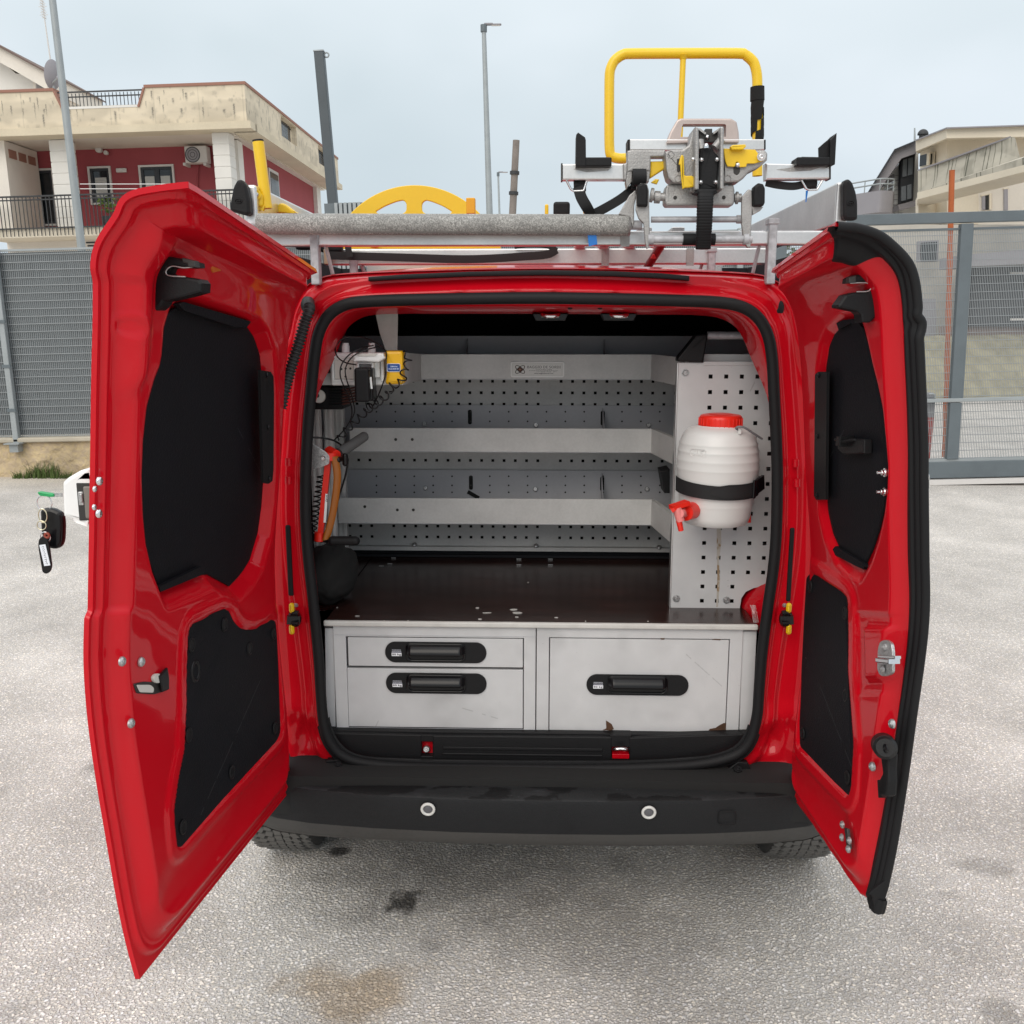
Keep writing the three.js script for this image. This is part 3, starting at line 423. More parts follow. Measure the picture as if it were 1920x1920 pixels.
// ---- fence on the left and behind the van: welded mesh on a low wall
const meshWires = (x0, x1, y0, y1, dx, dy, w) => { const G = []; for (let x = x0; x < x1; x += dx) G.push(box(w, y1 - y0, w, x, (y0 + y1) / 2, 0)); for (let y = y0; y <= y1; y += dy) G.push(box(x1 - x0, w * 1.2, w * 1.2, (x0 + x1) / 2, y, w * 1.1)); return G; };
{
  const f = new Frame(at(80, 893, -7.6), 0, LEAN * 0.9);
  const wall = thing('low_wall', 'low rough tan stone wall under the left fence', 'wall'); f.place(wall);
  const yb = f.px(80, 893).y, yt = f.px(80, 828).y, R = [];
  for (let j = 0; j <= 14; j++) { const row = []; for (let i = 0; i <= 90; i++) { const x = lerp(-2.4, 7.4, i / 90), t = j / 14, b = fbm(x * 5 + 3, t * 3 + 2, 4) - 0.5; row.push(V(x, lerp(yb - 0.25, yt, t) + (j === 14 ? 0 : b * 0.02), 0.10 - 0.06 * t + b * 0.10 * (1 - t * 0.7))); } R.push(row); }
  part(wall, 'wall_face', grid(R), PB.stone); part(wall, 'wall_core', box(9.8, yt - yb + 0.23, 0.3, 2.5, (yt + yb) / 2 - 0.13, -0.13), PB.stone);
  part(wall, 'coping', rbox(9.8, 0.05, 0.3, 0.015, 2.5, yt + 0.026, -0.06), mat([0.5, 0.45, 0.36], 0.9, { map: wear(0.7, 1.1, 0.7) }));
  const fence = thing('mesh_fence', 'grey welded mesh fence on the low wall left of the van', 'fence'); f.place(fence);
  const y0 = yt + 0.06, y1 = f.px(80, 470).y;
  part(fence, 'mesh_wires', meshWires(-2.4, 7.4, y0, y1, 0.0127 * 1.6, 0.0762, 0.0055), PB.wire).userData.kind = 'stuff';
  part(fence, 'backing_sheet', box(9.8, y1 - y0 - 0.02, 0.01, 2.5, (y0 + y1) / 2, -0.03), mat([0.17, 0.19, 0.20], 0.8, { map: dataTex(512, (u, v) => { const k = 0.55 + 0.6 * fbm(u * 70, v * 3, 3) + 0.3 * fbm(u * 6, v * 6, 3); return [k, k, k]; }, true, 0.5) }));
  part(fence, 'top_rail', box(9.8, 0.02, 0.03, 2.5, y1 + 0.011, 0), PB.steelPale);
  for (const x of [f.px(20, 680).x, f.px(20, 680).x + 2.5, f.px(20, 680).x + 5, f.px(20, 680).x + 7.4]) { const p = part(fence, 'post', [rbox(0.06, y1 - y0 + 0.12, 0.06, 0.01, x, (y1 + y0) / 2 - 0.03, 0.06), box(0.16, 0.012, 0.16, x, yt - 0.0, 0.10), box(0.09, 0.08, 0.1, x, yt - 0.05, 0.09)], PB.steelPale); for (let k = 0; k < 4; k++) part(p, 'clamp', box(0.09, 0.03, 0.012, x, lerp(y0, y1, 0.15 + k * 0.24), 0.093), PB.steel); }
  // weeds at the foot of the wall
  const weed = (px, py, n, s, label) => { const g = [], p = atY(px, py, 0); for (let i = 0; i < n; i++) { const a = rr(0, 6.28), l = rr(0.4, 1) * s, lean = rr(0.2, 1.1), x = rr(-1, 1) * s * 0.8, z = rr(-0.5, 0.3) * s, q = new THREE.PlaneGeometry(0.012, l, 1, 4); const P = q.attributes.position; for (let k = 0; k < P.count; k++) { const t = (P.getY(k) + l / 2) / l; P.setX(k, P.getX(k) * (1 - t * 0.85)); P.setZ(k, t * t * lean * l * 0.7); P.setY(k, t * l * (1 - 0.25 * t * lean)); } q.rotateY(a).translate(x, 0, z); g.push(q); } const t = thing('weed_tuft', label, 'plant'); t.position.copy(p); part(t, 'leaves', g, mat([0.085, 0.13, 0.03], 0.8)); };
  weed(82, 896, 170, 0.20, 'grassy green weed tuft at the foot of the left wall');
  weed(122, 897, 60, 0.11, 'small low weed beside the white door lock housing');
  weed(40, 897, 70, 0.10, 'flat creeping weed at the far left wall foot');
}
// ---- dark square post, poles and lamps beyond
{
  const p = new Frame(at(628, 420, -8.2), 0, 3.4 * DEG), o = thing('steel_post', 'tall dark grey square steel post behind the roof rack', 'post'); p.place(o);
  const top = p.px(600, 98).y; part(o, 'post', rbox(0.098, top + 2.6, 0.098, 0.008, 0, (top - 2.6) / 2, 0), mat([0.065, 0.08, 0.09], 0.5, { map: wear(0.8, 1.15, 0.8) }));
  part(o, 'hook', new THREE.TorusGeometry(0.022, 0.008, 8, 16).translate(0.072, top - 0.03, 0), PB.steelPale); part(o, 'cap', box(0.104, 0.012, 0.104, 0, top + 0.006, 0), PB.steelPale);
  const lamp = (bx, by, tx, ty, z, r0, r1, arm, label, name = 'street_lamp') => { const a = at(bx, by, z), b = at(tx, ty, z), d = b.clone().sub(a); a.addScaledVector(d, -(a.y + 0.2) / d.y); const t = thing(name, label, 'street lamp'); t.position.copy(a); const L = b.clone().sub(a); part(t, 'pole', cyl(V(0, 0, 0), L, r0, r1, 16), PB.steelPale); if (arm) { const s = arm; part(t, 'collar', cyl(L.clone().add(V(0, -0.35 * s, 0)), L.clone().add(V(0, 0.12 * s, 0)), r1 * 1.5), PB.steel); part(t, 'lamp_head', [rbox(0.62 * s, 0.13 * s, 0.3 * s, 0.05 * s, L.x + 0.34 * s, L.y + 0.16 * s, 0), rbox(1.25 * s, 0.1 * s, 0.26 * s, 0.045 * s, L.x + 0.62 * s, L.y + 0.13 * s, 0)], PB.slate); part(t, 'lens', rbox(0.6 * s, 0.02, 0.2 * s, 0.008, L.x + 0.85 * s, L.y + 0.075 * s, 0), PB.frameW); } return t; };
  lamp(918, 400, 907, 50, -24, 0.115, 0.055, 0.36, 'tall slim street lamp with short head to the right above the roof rack');
  lamp(936.5, 400, 934, 325, -52, 0.075, 0.05, 0.42, 'small distant street lamp between the tall lamp and the wooden pole');
  lamp(150, 440, 96, -20, -10.5, 0.058, 0.042, 0, 'galvanised lamp pole leaning in front of the apartment building');
  const w = thing('utility_pole', 'short weathered wooden pole with wire bands leaning right', 'pole'), a = at(961, 402, -20), b = at(968, 263, -20), d = b.clone().sub(a); w.position.copy(a.clone().addScaledVector(d, -(a.y + 0.2) / d.y)); const T = b.clone().sub(w.position);
  part(w, 'pole', cyl(V(0, 0, 0), T, 0.10, 0.075, 14), mat([0.23, 0.20, 0.18], 0.9, { map: wear(0.6, 1.3, 0.8) })); for (const k of [0.80, 0.875]) part(w, 'band', cyl(T.clone().multiplyScalar(k), T.clone().multiplyScalar(k + 0.012), 0.105), PB.iron);
}
// ---- sliding gate on the right
{
  const f = new Frame(at(1800, 905, -7.36), 0.02, LEAN), g = thing('sliding_gate', 'grey steel sliding gate with fine mesh on the right', 'gate'); f.place(g);
  const X0 = f.px(1440, 600).x, X1 = f.px(2030, 600).x, mid = (X0 + X1) / 2, W = X1 - X0;
  const yTop = f.px(1800, 398).y, yTopB = f.px(1800, 418).y, yMid = f.px(1850, 748).y, yBot = f.px(1850, 863).y, yLow = f.px(1850, 893).y;
  part(g, 'top_rail', rbox(W, yTop - yTopB, 0.08, 0.006, mid, (yTop + yTopB) / 2, 0), PB.steel);
  part(g, 'middle_rail', rbox(W, 0.035, 0.05, 0.005, mid, yMid, 0.03), PB.steelPale);
  part(g, 'bottom_beam', rbox(W, yBot - yLow, 0.1, 0.006, mid, (yBot + yLow) / 2, 0), PB.steel);
  part(g, 'bottom_trim', box(W, 0.025, 0.06, mid, yBot + 0.013, 0), PB.steelPale);
  const xp = f.px(1797, 640).x;
  for (const x of [xp, xp - 1.75]) { part(g, 'upright', rbox(0.115, yTopB - yMid - 0.02, 0.075, 0.006, x, (yTopB + yMid) / 2, 0.012), PB.steel); part(g, 'lower_upright', rbox(0.115, yMid - yBot - 0.05, 0.075, 0.006, x - 0.005, (yMid + yBot) / 2, 0.012), PB.steel); }
  part(g, 'mesh_wires', meshWires(X0, X1, yBot + 0.03, yTopB - 0.06, 0.0160, 0.0762, 0.0047), PB.wire).userData.kind = 'stuff';
  part(g, 'mesh_edge', box(W, 0.02, 0.03, mid, yTopB - 0.055, 0), PB.steel);
  part(g, 'ground_rail', [box(W, 0.05, 0.16, mid, 0.02, 0.0)], PB.frameW);
  part(g, 'handle', tube([f.px(1741, 739, 0.08), f.px(1750, 739, 0.08), f.px(1753, 747, 0.05)], 0.008, 16, 6), PB.steelPale);
  // posts seen through the rack, behind the van
  const f2 = new Frame(at(640, 520, -7.5), 0, LEAN), p = thing('gate_post_frame', 'teal grey gate frame seen under the left end of the roof rack', 'gate'); f2.place(p);
  const a = f2.px(617, 520).x, b = f2.px(690, 520).x; part(p, 'panel', box(b - a, 2.6, 0.05, (a + b) / 2, -0.6, 0), PB.steel);
  for (let k = 0; k < 6; k++) part(p, 'rib', box(0.03, 2.6, 0.03, a + 0.12 + k * 0.045, -0.6, 0.04), PB.steelPale);
}
// ---- slender bollard beside the gate
{ const b = thing('bollard', 'red bollard with grey cap glimpsed between the right door and the gate', 'bollard'), p = atY(1738, 905, 0); p.x -= 0.045; b.position.copy(p); part(b, 'post', cyl(V(0, 0, 0), V(0, 0.66, 0), 0.055), mat([0.45, 0.03, 0.02], 0.5)); part(b, 'cap', [cyl(V(0, 0.66, 0), V(0, 0.88, 0), 0.057), cyl(V(0, 0.88, 0), V(0, 0.90, 0), 0.057, 0.03)], PB.slate); }
// ---- rusty orange pole
{ const a = at(1777, 640, -9.4), b = at(1785, 320, -9.4), d = b.clone().sub(a); a.addScaledVector(d, -(a.y + 0.1) / d.y); const o = thing('rusty_pole', 'rusty orange steel tube rising behind the gate', 'pole'); o.position.copy(a); const T = b.sub(a); part(o, 'tube', [cyl(V(0, 0, 0), T, 0.031, 0.031, 18)], PB.rust); part(o, 'rim', new THREE.TorusGeometry(0.029, 0.005, 6, 18).rotateX(Math.PI / 2).translate(T.x, T.y, T.z), PB.rust); }

// ---- a hexahedron between four sighted corners and the same corners pushed back
const hexa = (C, back) => { const F = C.map(([x, y, z]) => at(x, y, z)), B = F.map((p) => p.clone().add(back)), P = [], q = (a, b, c, d) => P.push(a, b, c, a, c, d); q(...F); q(B[3], B[2], B[1], B[0]); for (let i = 0; i < 4; i++) { const j = (i + 1) % 4; q(F[j], F[i], B[i], B[j]); } const g = new THREE.BufferGeometry(); g.setAttribute('position', new THREE.Float32BufferAttribute(P.flatMap((p) => [p.x, p.y, p.z]), 3)); g.computeVertexNormals(); return g; };
const BK = V(1.0, 0.35, -2.5);
// ---- tan house on the right
{
  const o = thing('tan_house', 'cream house with long stained concrete balcony at the right edge', 'building');
  const zl = -27, zc = -25, zr = -25;
  const left = [[1725, 262, zl], [1776, 243, zc]];
  part(o, 'left_wall', hexa([[1725, 262, zl], [1776, 246, zc], [1776, 420, zc], [1725, 420, zl]], BK), PB.cream);
  part(o, 'right_wall', hexa([[1776, 246, zc], [1990, 240, zr], [1990, 420, zr], [1776, 420, zc]], BK), PB.cream);
  part(o, 'roof_fascia', [hexa([[1717, 264, zl + 1.2], [1775, 241, zc + 1.2], [1775, 259, zc + 1.2], [1717, 284, zl + 1.2]], BK), hexa([[1775, 241, zc + 1.2], [1990, 234, zr + 1.2], [1990, 255, zr + 1.2], [1775, 259, zc + 1.2]], BK)], PB.cream);
  part(o, 'roof_edge', [hexa([[1716, 262, zl + 1.35], [1775, 238.5, zc + 1.35], [1775, 241, zc + 1.35], [1716, 264.5, zl + 1.35]], BK), hexa([[1775, 238.5, zc + 1.35], [1990, 231.5, zr + 1.35], [1990, 234, zr + 1.35], [1775, 241, zc + 1.35]], BK)], PB.slate);
  { const f = new Frame(at(1747, 300, zl + 0.75), 0.3, LEAN), wn = fbox(f, 1742.5, 287, 1752, 308, 0.35, 0.4); const h = new THREE.Group(); h.name = 'upper_window'; f.place(h); o.add(h); part(h, 'pane', wn, PB.glass); part(h, 'frame', [fbox(f, 1742, 286, 1744.5, 309, 0.42, 0.1), fbox(f, 1750.5, 285, 1753, 309, 0.42, 0.1), fbox(f, 1744.5, 286, 1750.5, 287.4, 0.42, 0.1)], PB.cream); }
  { const c = at(1730, 258, zl), q = part(o, 'roof_vent', [cyl(c, c.clone().add(V(0, 0.1, 0)), 0.10), new THREE.SphereGeometry(0.15, 16, 8, 0, 6.29, 0, 1.6).translate(c.x, c.y + 0.08, c.z)], PB.iron); part(o, 'roof_mast', cyl(at(1715, 264, zl), at(1715, 240, zl), 0.03, 0.02, 8), PB.steelPale); }
  // long balcony coming towards the viewer
  const f = new Frame(at(1721, 360, -24.2), 0, LEAN);
  const A = (x, y) => [x, y, lerp(-24.2, -19.5, (x - 1721) / 204)], P = (pts) => pts.map(([x, y]) => at(...A(x, y)));
  const solid = (pts, back) => { const F = P(pts), sh = pts.map(([x, y]) => new THREE.Vector2(x, -y)), tri = THREE.ShapeUtils.triangulateShape(sh, []), L = [], B = F.map((p) => p.clone().add(back)); for (const t of tri) { L.push(F[t[0]], F[t[1]], F[t[2]], B[t[2]], B[t[1]], B[t[0]]); } for (let i = 0; i < F.length; i++) { const j = (i + 1) % F.length; L.push(F[j], F[i], B[i], F[j], B[i], B[j]); } const g = new THREE.BufferGeometry(); g.setAttribute('position', new THREE.Float32BufferAttribute(L.flatMap((p) => [p.x, p.y, p.z]), 3)); g.computeVertexNormals(); return g; };
  part(o, 'balcony_parapet', solid([[1721, 320], [1760, 306], [1800, 293], [1845, 277], [1895, 257], [1903, 258], [1912, 296], [1990, 272], [1990, 292], [1721, 361]], V(0.15, 0, -0.28)), PB.concrete);
  part(o, 'parapet_coping', solid([[1720, 318.5], [1895, 255], [1895, 257.5], [1720, 321]], V(0.18, 0, -0.34)), PB.slate);
  part(o, 'balcony_slab', solid([[1720, 361], [1990, 291], [1990, 304], [1720, 374]], V(0.7, 0, -1.9)), PB.cream);
  // lower wall below the balcony
  const wz = -26;
  part(o, 'lower_wall', hexa([[1765, 345, wz], [1990, 300, wz + 3], [1990, 470, wz + 3], [1765, 470, wz]], V(0.3, 0, -1)), PB.pale);
  part(o, 'corner_wall', hexa([[1722, 366, -25.2], [1766, 368, -26], [1766, 470, -26], [1722, 470, -25.2]], V(0.3, 0, -1)), PB.cream);
  part(o, 'downpipe', hexa([[1764, 372, wz + 0.3], [1767, 372, wz + 0.3], [1767, 470, wz + 0.3], [1764, 470, wz + 0.3]], V(0, 0, -0.1)), PB.slate);
  for (const [a, b, c, d] of [[1795, 379, 1813, 400], [1843, 368, 1855, 393], [1884, 355, 1907, 394]]) { const z = lerp(wz, wz + 3, (a - 1765) / 225) + 0.12; const s = part(o, 'window', [hexa([[a - 1.5, b - 2, z], [c + 4, b - 6, z + 0.2], [c + 4, b - 4, z + 0.2], [a - 1.5, b, z]], V(0, 0, -0.2)), hexa([[c + 1, b - 4, z + 0.2], [c + 4, b - 5, z + 0.2], [c + 4, d, z + 0.2], [c + 1, d, z + 0.2]], V(0, 0, -0.2))], PB.cream); part(s, 'pane', hexa([[a, b, z - 0.04], [c, b - 4, z + 0.16], [c, d, z + 0.16], [a, d, z - 0.04]], V(0, 0, -0.05)), PB.glass); part(s, 'reveal', hexa([[a - 1, b, z + 0.02], [a + (c - a) * 0.38, b - 1.5, z + 0.05], [a + (c - a) * 0.38, d, z + 0.05], [a - 1, d, z + 0.02]], V(0, 0, -0.05)), PB.slate); }
}
// ---- grey house with the steep roof
{
  const o = thing('grey_house', 'grey trimmed house with steep roof edge and rounded balcony right of the van', 'building');
  const z = -29, B = V(1.4, 0.55, -4), B1 = V(0.36, 0.14, -1.0);
  part(o, 'tiled_wall', hexa([[1690, 290, z], [1722, 280, z], [1722, 470, z], [1690, 470, z]], B), PB.tile);
  part(o, 'gable_wall', hexa([[1638, 368, z - 0.02], [1692, 298, z - 0.02], [1692, 470, z - 0.02], [1638, 470, z - 0.02]], B), PB.tile);
  const tl = []; for (let k = 0; k < 9; k++) tl.push(hexa([[1664 - k * 2.4, 330 + k * 9, z + 0.03], [1692, 328 + k * 9, z + 0.03], [1692, 328.7 + k * 9, z + 0.03], [1664 - k * 2.4, 330.7 + k * 9, z + 0.03]], V(0, 0, -0.02))); for (const x of [1664, 1676, 1684]) tl.push(hexa([[x, 342, z + 0.035], [x + 0.6, 342, z + 0.035], [x + 0.6, 420, z + 0.035], [x, 420, z + 0.035]], V(0, 0, -0.02))); part(o, 'tile_joints', tl, PB.slate);
  part(o, 'roof_band', [hexa([[1628, 362, z + 1], [1678, 281, z + 1], [1690, 297, z + 1], [1645, 362, z + 1]], B1), hexa([[1678, 281, z + 1], [1718, 264, z + 1], [1718, 287, z + 1], [1690, 297, z + 1]], B1)], PB.slate);
  part(o, 'roof_line', [hexa([[1626, 362, z + 1.2], [1677, 279.5, z + 1.2], [1679, 281.5, z + 1.2], [1629, 362, z + 1.2]], B1), hexa([[1677, 279.5, z + 1.2], [1718, 262.5, z + 1.2], [1718, 265, z + 1.2], [1679, 281.5, z + 1.2]], B1)], PB.frame);
  const win = part(o, 'stair_window', hexa([[1690, 296, z + 0.4], [1716, 286, z + 0.4], [1712, 376, z + 0.4], [1688, 381, z + 0.4]], V(0, 0, -0.2)), PB.frame);
  for (const [a, b, c, d, q] of [[1693, 300, 1701, 332, -1], [1703, 297, 1712, 329, -1], [1690, 350, 1699, 377, 0], [1701, 347, 1709, 374, 0]]) part(win, 'pane', hexa([[a, b, z + 0.46], [c, b - 2, z + 0.46], [c + q, d - 2, z + 0.46], [a + q, d, z + 0.46]], V(0, 0, -0.03)), mat([0.17, 0.19, 0.21], 0.1));
  part(o, 'lower_band', hexa([[1684, 384, z + 0.6], [1719, 375, z + 0.6], [1718, 386, z + 0.6], [1686, 394, z + 0.6]], V(0, 0, -0.6)), PB.slate);
  part(o, 'door_grille', hexa([[1666, 330, z + 0.1], [1677, 326, z + 0.1], [1677, 352, z + 0.1], [1666, 354, z + 0.1]], V(0, 0, -0.05)), PB.slate);
  // rounded balcony
  { const c = at(1668, 380, z + 2.2), top = at(1668, 357, z + 2.2).y, bot = at(1668, 398, z + 2.2).y, R = [], a0 = at(1590, 380, z + 1.2); const base = [V(a0.x, 0, a0.z), V(c.x - 0.3, 0, c.z), V(c.x + 0.12, 0, c.z - 0.12), V(c.x + 0.28, 0, c.z - 0.6), V(c.x + 0.3, 0, z)]; const cv = new THREE.CatmullRomCurve3(base, false, 'catmullrom', 0.2).getPoints(40); for (const y of [bot, top]) R.push(cv.map((p) => V(p.x, y, p.z))); part(o, 'balcony_wall', [grid(R)], PB.slate); const b2 = cv.map((p) => V(p.x, bot, p.z)), b3 = cv.map((p) => V(p.x, bot, z)); part(o, 'balcony_floor', [grid([b2, b3])], PB.slate); const G = []; for (const dy of [0.18, 0.32]) G.push(new THREE.TubeGeometry(new THREE.CatmullRomCurve3(cv.map((p) => V(p.x, top + dy, p.z))), 40, 0.022, 6)); for (let i = 0; i <= 40; i += 5) G.push(cyl(V(cv[i].x, top, cv[i].z), V(cv[i].x, top + 0.32, cv[i].z), 0.015, 0.015, 6)); part(o, 'balcony_rail', G, PB.steelPale); }
}
// ---- what the gate's mesh lets through: garage wing, bank, road
{
  const o = thing('garage_wing', 'low garage building with dark door behind the gate mesh', 'building'), z = -21;
  part(o, 'wall', hexa([[1580, 421, z - 2], [1990, 421, z], [1990, 668, z], [1580, 668, z - 2]], V(0.3, 0, -2)), mat([0.50, 0.47, 0.42], 0.9, { map: wear(0.8, 1.1, 0.3) }));
  part(o, 'canopy', hexa([[1806, 478, z + 1.2], [1990, 462, z + 1.2], [1990, 492, z + 1.2], [1806, 500, z + 1.2]], V(0, 0, -1.3)), PB.slate);
  const d = part(o, 'garage_door', hexa([[1817, 501, z + 0.3], [1990, 496, z + 0.3], [1990, 612, z + 0.3], [1812, 612, z + 0.3]], V(0, 0, -0.2)), PB.frame);
  for (const y of [510, 597]) part(d, 'handle_plate', hexa([[1895, y, z + 0.36], [1990, y - 1, z + 0.36], [1990, y + 3, z + 0.36], [1895, y + 4, z + 0.36]], V(0, 0, -0.03)), PB.frameW);
  const w = part(o, 'window', hexa([[1724, 452, z - 0.6], [1760, 450, z - 0.5], [1760, 490, z - 0.5], [1724, 491, z - 0.6]], V(0, 0, -0.2)), PB.slate); part(w, 'pane', hexa([[1728, 455, z - 0.52], [1757, 453, z - 0.42], [1757, 487, z - 0.42], [1728, 488, z - 0.52]], V(0, 0, -0.1)), PB.glass);
  part(o, 'plinth', hexa([[1760, 612, z + 0.2], [1990, 613, z + 0.2], [1990, 668, z + 0.2], [1760, 664, z + 0.2]], V(0.2, 0, -0.4)), mat([0.23, 0.17, 0.15], 0.9, { map: wear(0.6, 1.2, 0.6) }));
  part(o, 'low_step', hexa([[1700, 655, z + 0.6], [1990, 655, z + 0.6], [1990, 662, z + 0.6], [1700, 663, z + 0.6]], V(0.2, 0, -0.4)), PB.pale);
  part(o, 'side_door', hexa([[1730, 560, z - 0.5], [1755, 560, z - 0.4], [1755, 640, z - 0.4], [1730, 640, z - 0.5]], V(0, 0, -0.2)), PB.slate);
  const R = []; for (let j = 0; j <= 8; j++) { const row = []; for (let i = 0; i <= 40; i++) { const x = lerp(1.5, 16, i / 40), t = j / 8, b = fbm(x * 2, t * 4, 3) - 0.5; row.push(V(x, 1.35 * S(0, 1, t) - 0.03 + b * 0.1 * t, lerp(-18.3, -20.6, t))); } R.push(row); }
  structure('bank', grid(R), mat([0.33, 0.30, 0.20], 0.95, { map: wear(0.35, 1.35, 0.7) }));
  const sh = thing('shrub', 'small green shrub seen under the right end of the roof rack', 'shrub'), p = at(1452, 492, -12), G = []; sh.position.set(p.x, 0, p.z); const hs = p.y;
  for (let i = 0; i < 900; i++) { const a = rr(0, 6.28), b = Math.acos(rr(-1, 1)), r = 0.42 * Math.cbrt(rr(0.15, 1)); G.push(new THREE.PlaneGeometry(0.06, 0.035).rotateX(rr(-1.5, 1.5)).rotateY(rr(0, 6)).translate(r * Math.sin(b) * Math.cos(a), hs - 0.1 + r * 0.9 * Math.cos(b), r * Math.sin(b) * Math.sin(a))); }
  part(sh, 'crown', G, mat([0.07, 0.11, 0.035], 0.8)); part(sh, 'trunk', cyl(V(0, 0, 0), V(0.02, hs - 0.1, 0), 0.05, 0.025, 8), PB.frame);
}
// ================================================================ the van
const van = thing('delivery_van', 'red delivery van with both rear doors open and a fitted workshop load bay', 'van');
const polar = (pts, cx, cy, N) => { // closed outline as radius by angle
  const d = smoothPts(pts, 14).map(([x, y]) => [Math.atan2(y - cy, x - cx), Math.hypot(x - cx, y - cy)]).sort((a, b) => a[0] - b[0]);
  const T = [[d[d.length - 1][0] - 2 * Math.PI, d[d.length - 1][1]], ...d, [d[0][0] + 2 * Math.PI, d[0][1]]];
  return Array.from({ length: N }, (_, i) => table(T, -Math.PI + (i / N) * 2 * Math.PI));
};
const NR = 320, CX = 0, CY = 1.05, ang = (i) => -Math.PI + (i / NR) * 2 * Math.PI;
const sealPx = [[664, 567], [720, 563], [800, 561], [900, 559], [1017, 558], [1150, 560], [1270, 563], [1340, 566], [1385, 573], [1417, 591], [1438, 624], [1447, 670], [1451, 740], [1455, 820], [1457, 900], [1455, 1000], [1449, 1070], [1439, 1140], [1429, 1220], [1423, 1290], [1419, 1340], [1406, 1385], [1378, 1414], [1312, 1431], [1208, 1438], [1078, 1441], [950, 1440], [820, 1438], [716, 1433], [655, 1422], [625, 1398], [609, 1362], [603, 1312], [598, 1234], [588, 1130], [578, 1040], [573, 960], [574, 880], [578, 800], [584, 730], [590, 670], [598, 625], [614, 594], [636, 576]];
const sealR = polar(trace(sealPx, 0), CX, CY, NR);
const secA = [[-0.60, 0.455], [-0.635, 0.48], [-0.655, 0.6], [-0.667, 0.8], [-0.672, 0.95], [-0.668, 1.1], [-0.655, 1.3], [-0.643, 1.41], [-0.617, 1.49], [-0.592, 1.53], [-0.576, 1.585], [-0.552, 1.628], [-0.517, 1.651], [-0.47, 1.663], [-0.3, 1.671], [0, 1.676]];
const sym = (P) => [...P, ...P.slice(0, -1).reverse().map(([x, y]) => [-x, y])];
const outR = polar([...sym(secA), [0.3, 0.45], [0, 0.45], [-0.3, 0.45]], CX, CY, NR);
const pt = (r, i, z) => V(CX + r * Math.cos(ang(i)), CY + r * Math.sin(ang(i)), z);
{ // ---- pressed steel surround of the opening
  const dents = [[575, 1390, 26, 26, -0.012], [1447, 1400, 26, 26, -0.012], [572, 590, 22, 20, -0.008], [1462, 590, 22, 20, -0.008], [1035, 545, 6, 7, 0.003], [960, 545, 6, 7, 0.003], [1150, 546, 6, 7, 0.003], [860, 546, 6, 7, 0.003]].map(([x, y, a, b, d]) => { const p = at(x, y, 0); return [p.x, p.y, a / 820, b / 820, d]; });
  const beads = [[1.205, 0.004], [0.60, 0.010]]; // steps across the pillars
  const rows = [];
  const add = (f) => { const r = []; for (let i = 0; i < NR; i++) r.push(f(i)); rows.push(r); };
  const tk = (i) => { const y = CY + sealR[i] * Math.sin(ang(i)); return lerp(0.2, 1, S(1.36, 1.54, y)); }; // the inner lip is deep only under the header
  add((i) => pt(sealR[i] - 0.034 * tk(i), i, -0.115 * tk(i))); add((i) => pt(sealR[i] - 0.032 * tk(i), i, -0.10 * tk(i))); add((i) => pt(sealR[i] - 0.027 * tk(i), i, -0.05 * tk(i))); add((i) => pt(sealR[i] - 0.020 * tk(i), i, -0.012 * tk(i))); add((i) => pt(sealR[i] - 0.014 * tk(i), i, -0.002)); add((i) => pt(sealR[i] - 0.003, i, 0)); add((i) => pt(sealR[i] + 0.014, i, 0));
  const K = 46;
  for (let k = 1; k <= K; k++) add((i) => {
    const t = k / K, a = sealR[i] + 0.014, b = outR[i], r = lerp(a, b, t), x = r * Math.cos(ang(i)), y = CY + r * Math.sin(ang(i)), w = Math.max(0, b - a);
    const dist = t * w, rest = w - dist, pillar = S(0.36, 0.50, Math.abs(x)) , head = 1 - pillar;
    let z = -0.016 * S(0.004, 0.016, dist) * pillar - 0.022 * S(0.0, 0.03, dist) * head - 0.018 * pillar * S(0.035, 0.055, dist);
    z += 0.010 * pillar * S(0.05, 0.02, rest) * S(0.0, 0.02, dist);
    z -= 0.03 * S(0.016, 0, rest);
    if (pillar > 0.01) for (const [yy, d] of beads) z += pillar * d * (S(-0.012, 0.0, y - yy) - S(0.02, 0.06, y - yy)) * S(0, 0.02, dist) * S(0, 0.015, rest);
    for (const [dx, dy, sx, sy, d] of dents) { const q = Math.hypot((x - dx) / sx, (y - dy) / sy); if (q < 1.4) z += d * S(1.25, 0.6, q); }
    return pt(r, i, z);
  });
  add((i) => pt(outR[i] + 0.004, i, -0.055)); add((i) => pt(outR[i] - 0.004, i, -0.085));
  part(van, 'door_surround', grid(rows, true), M.red);
}
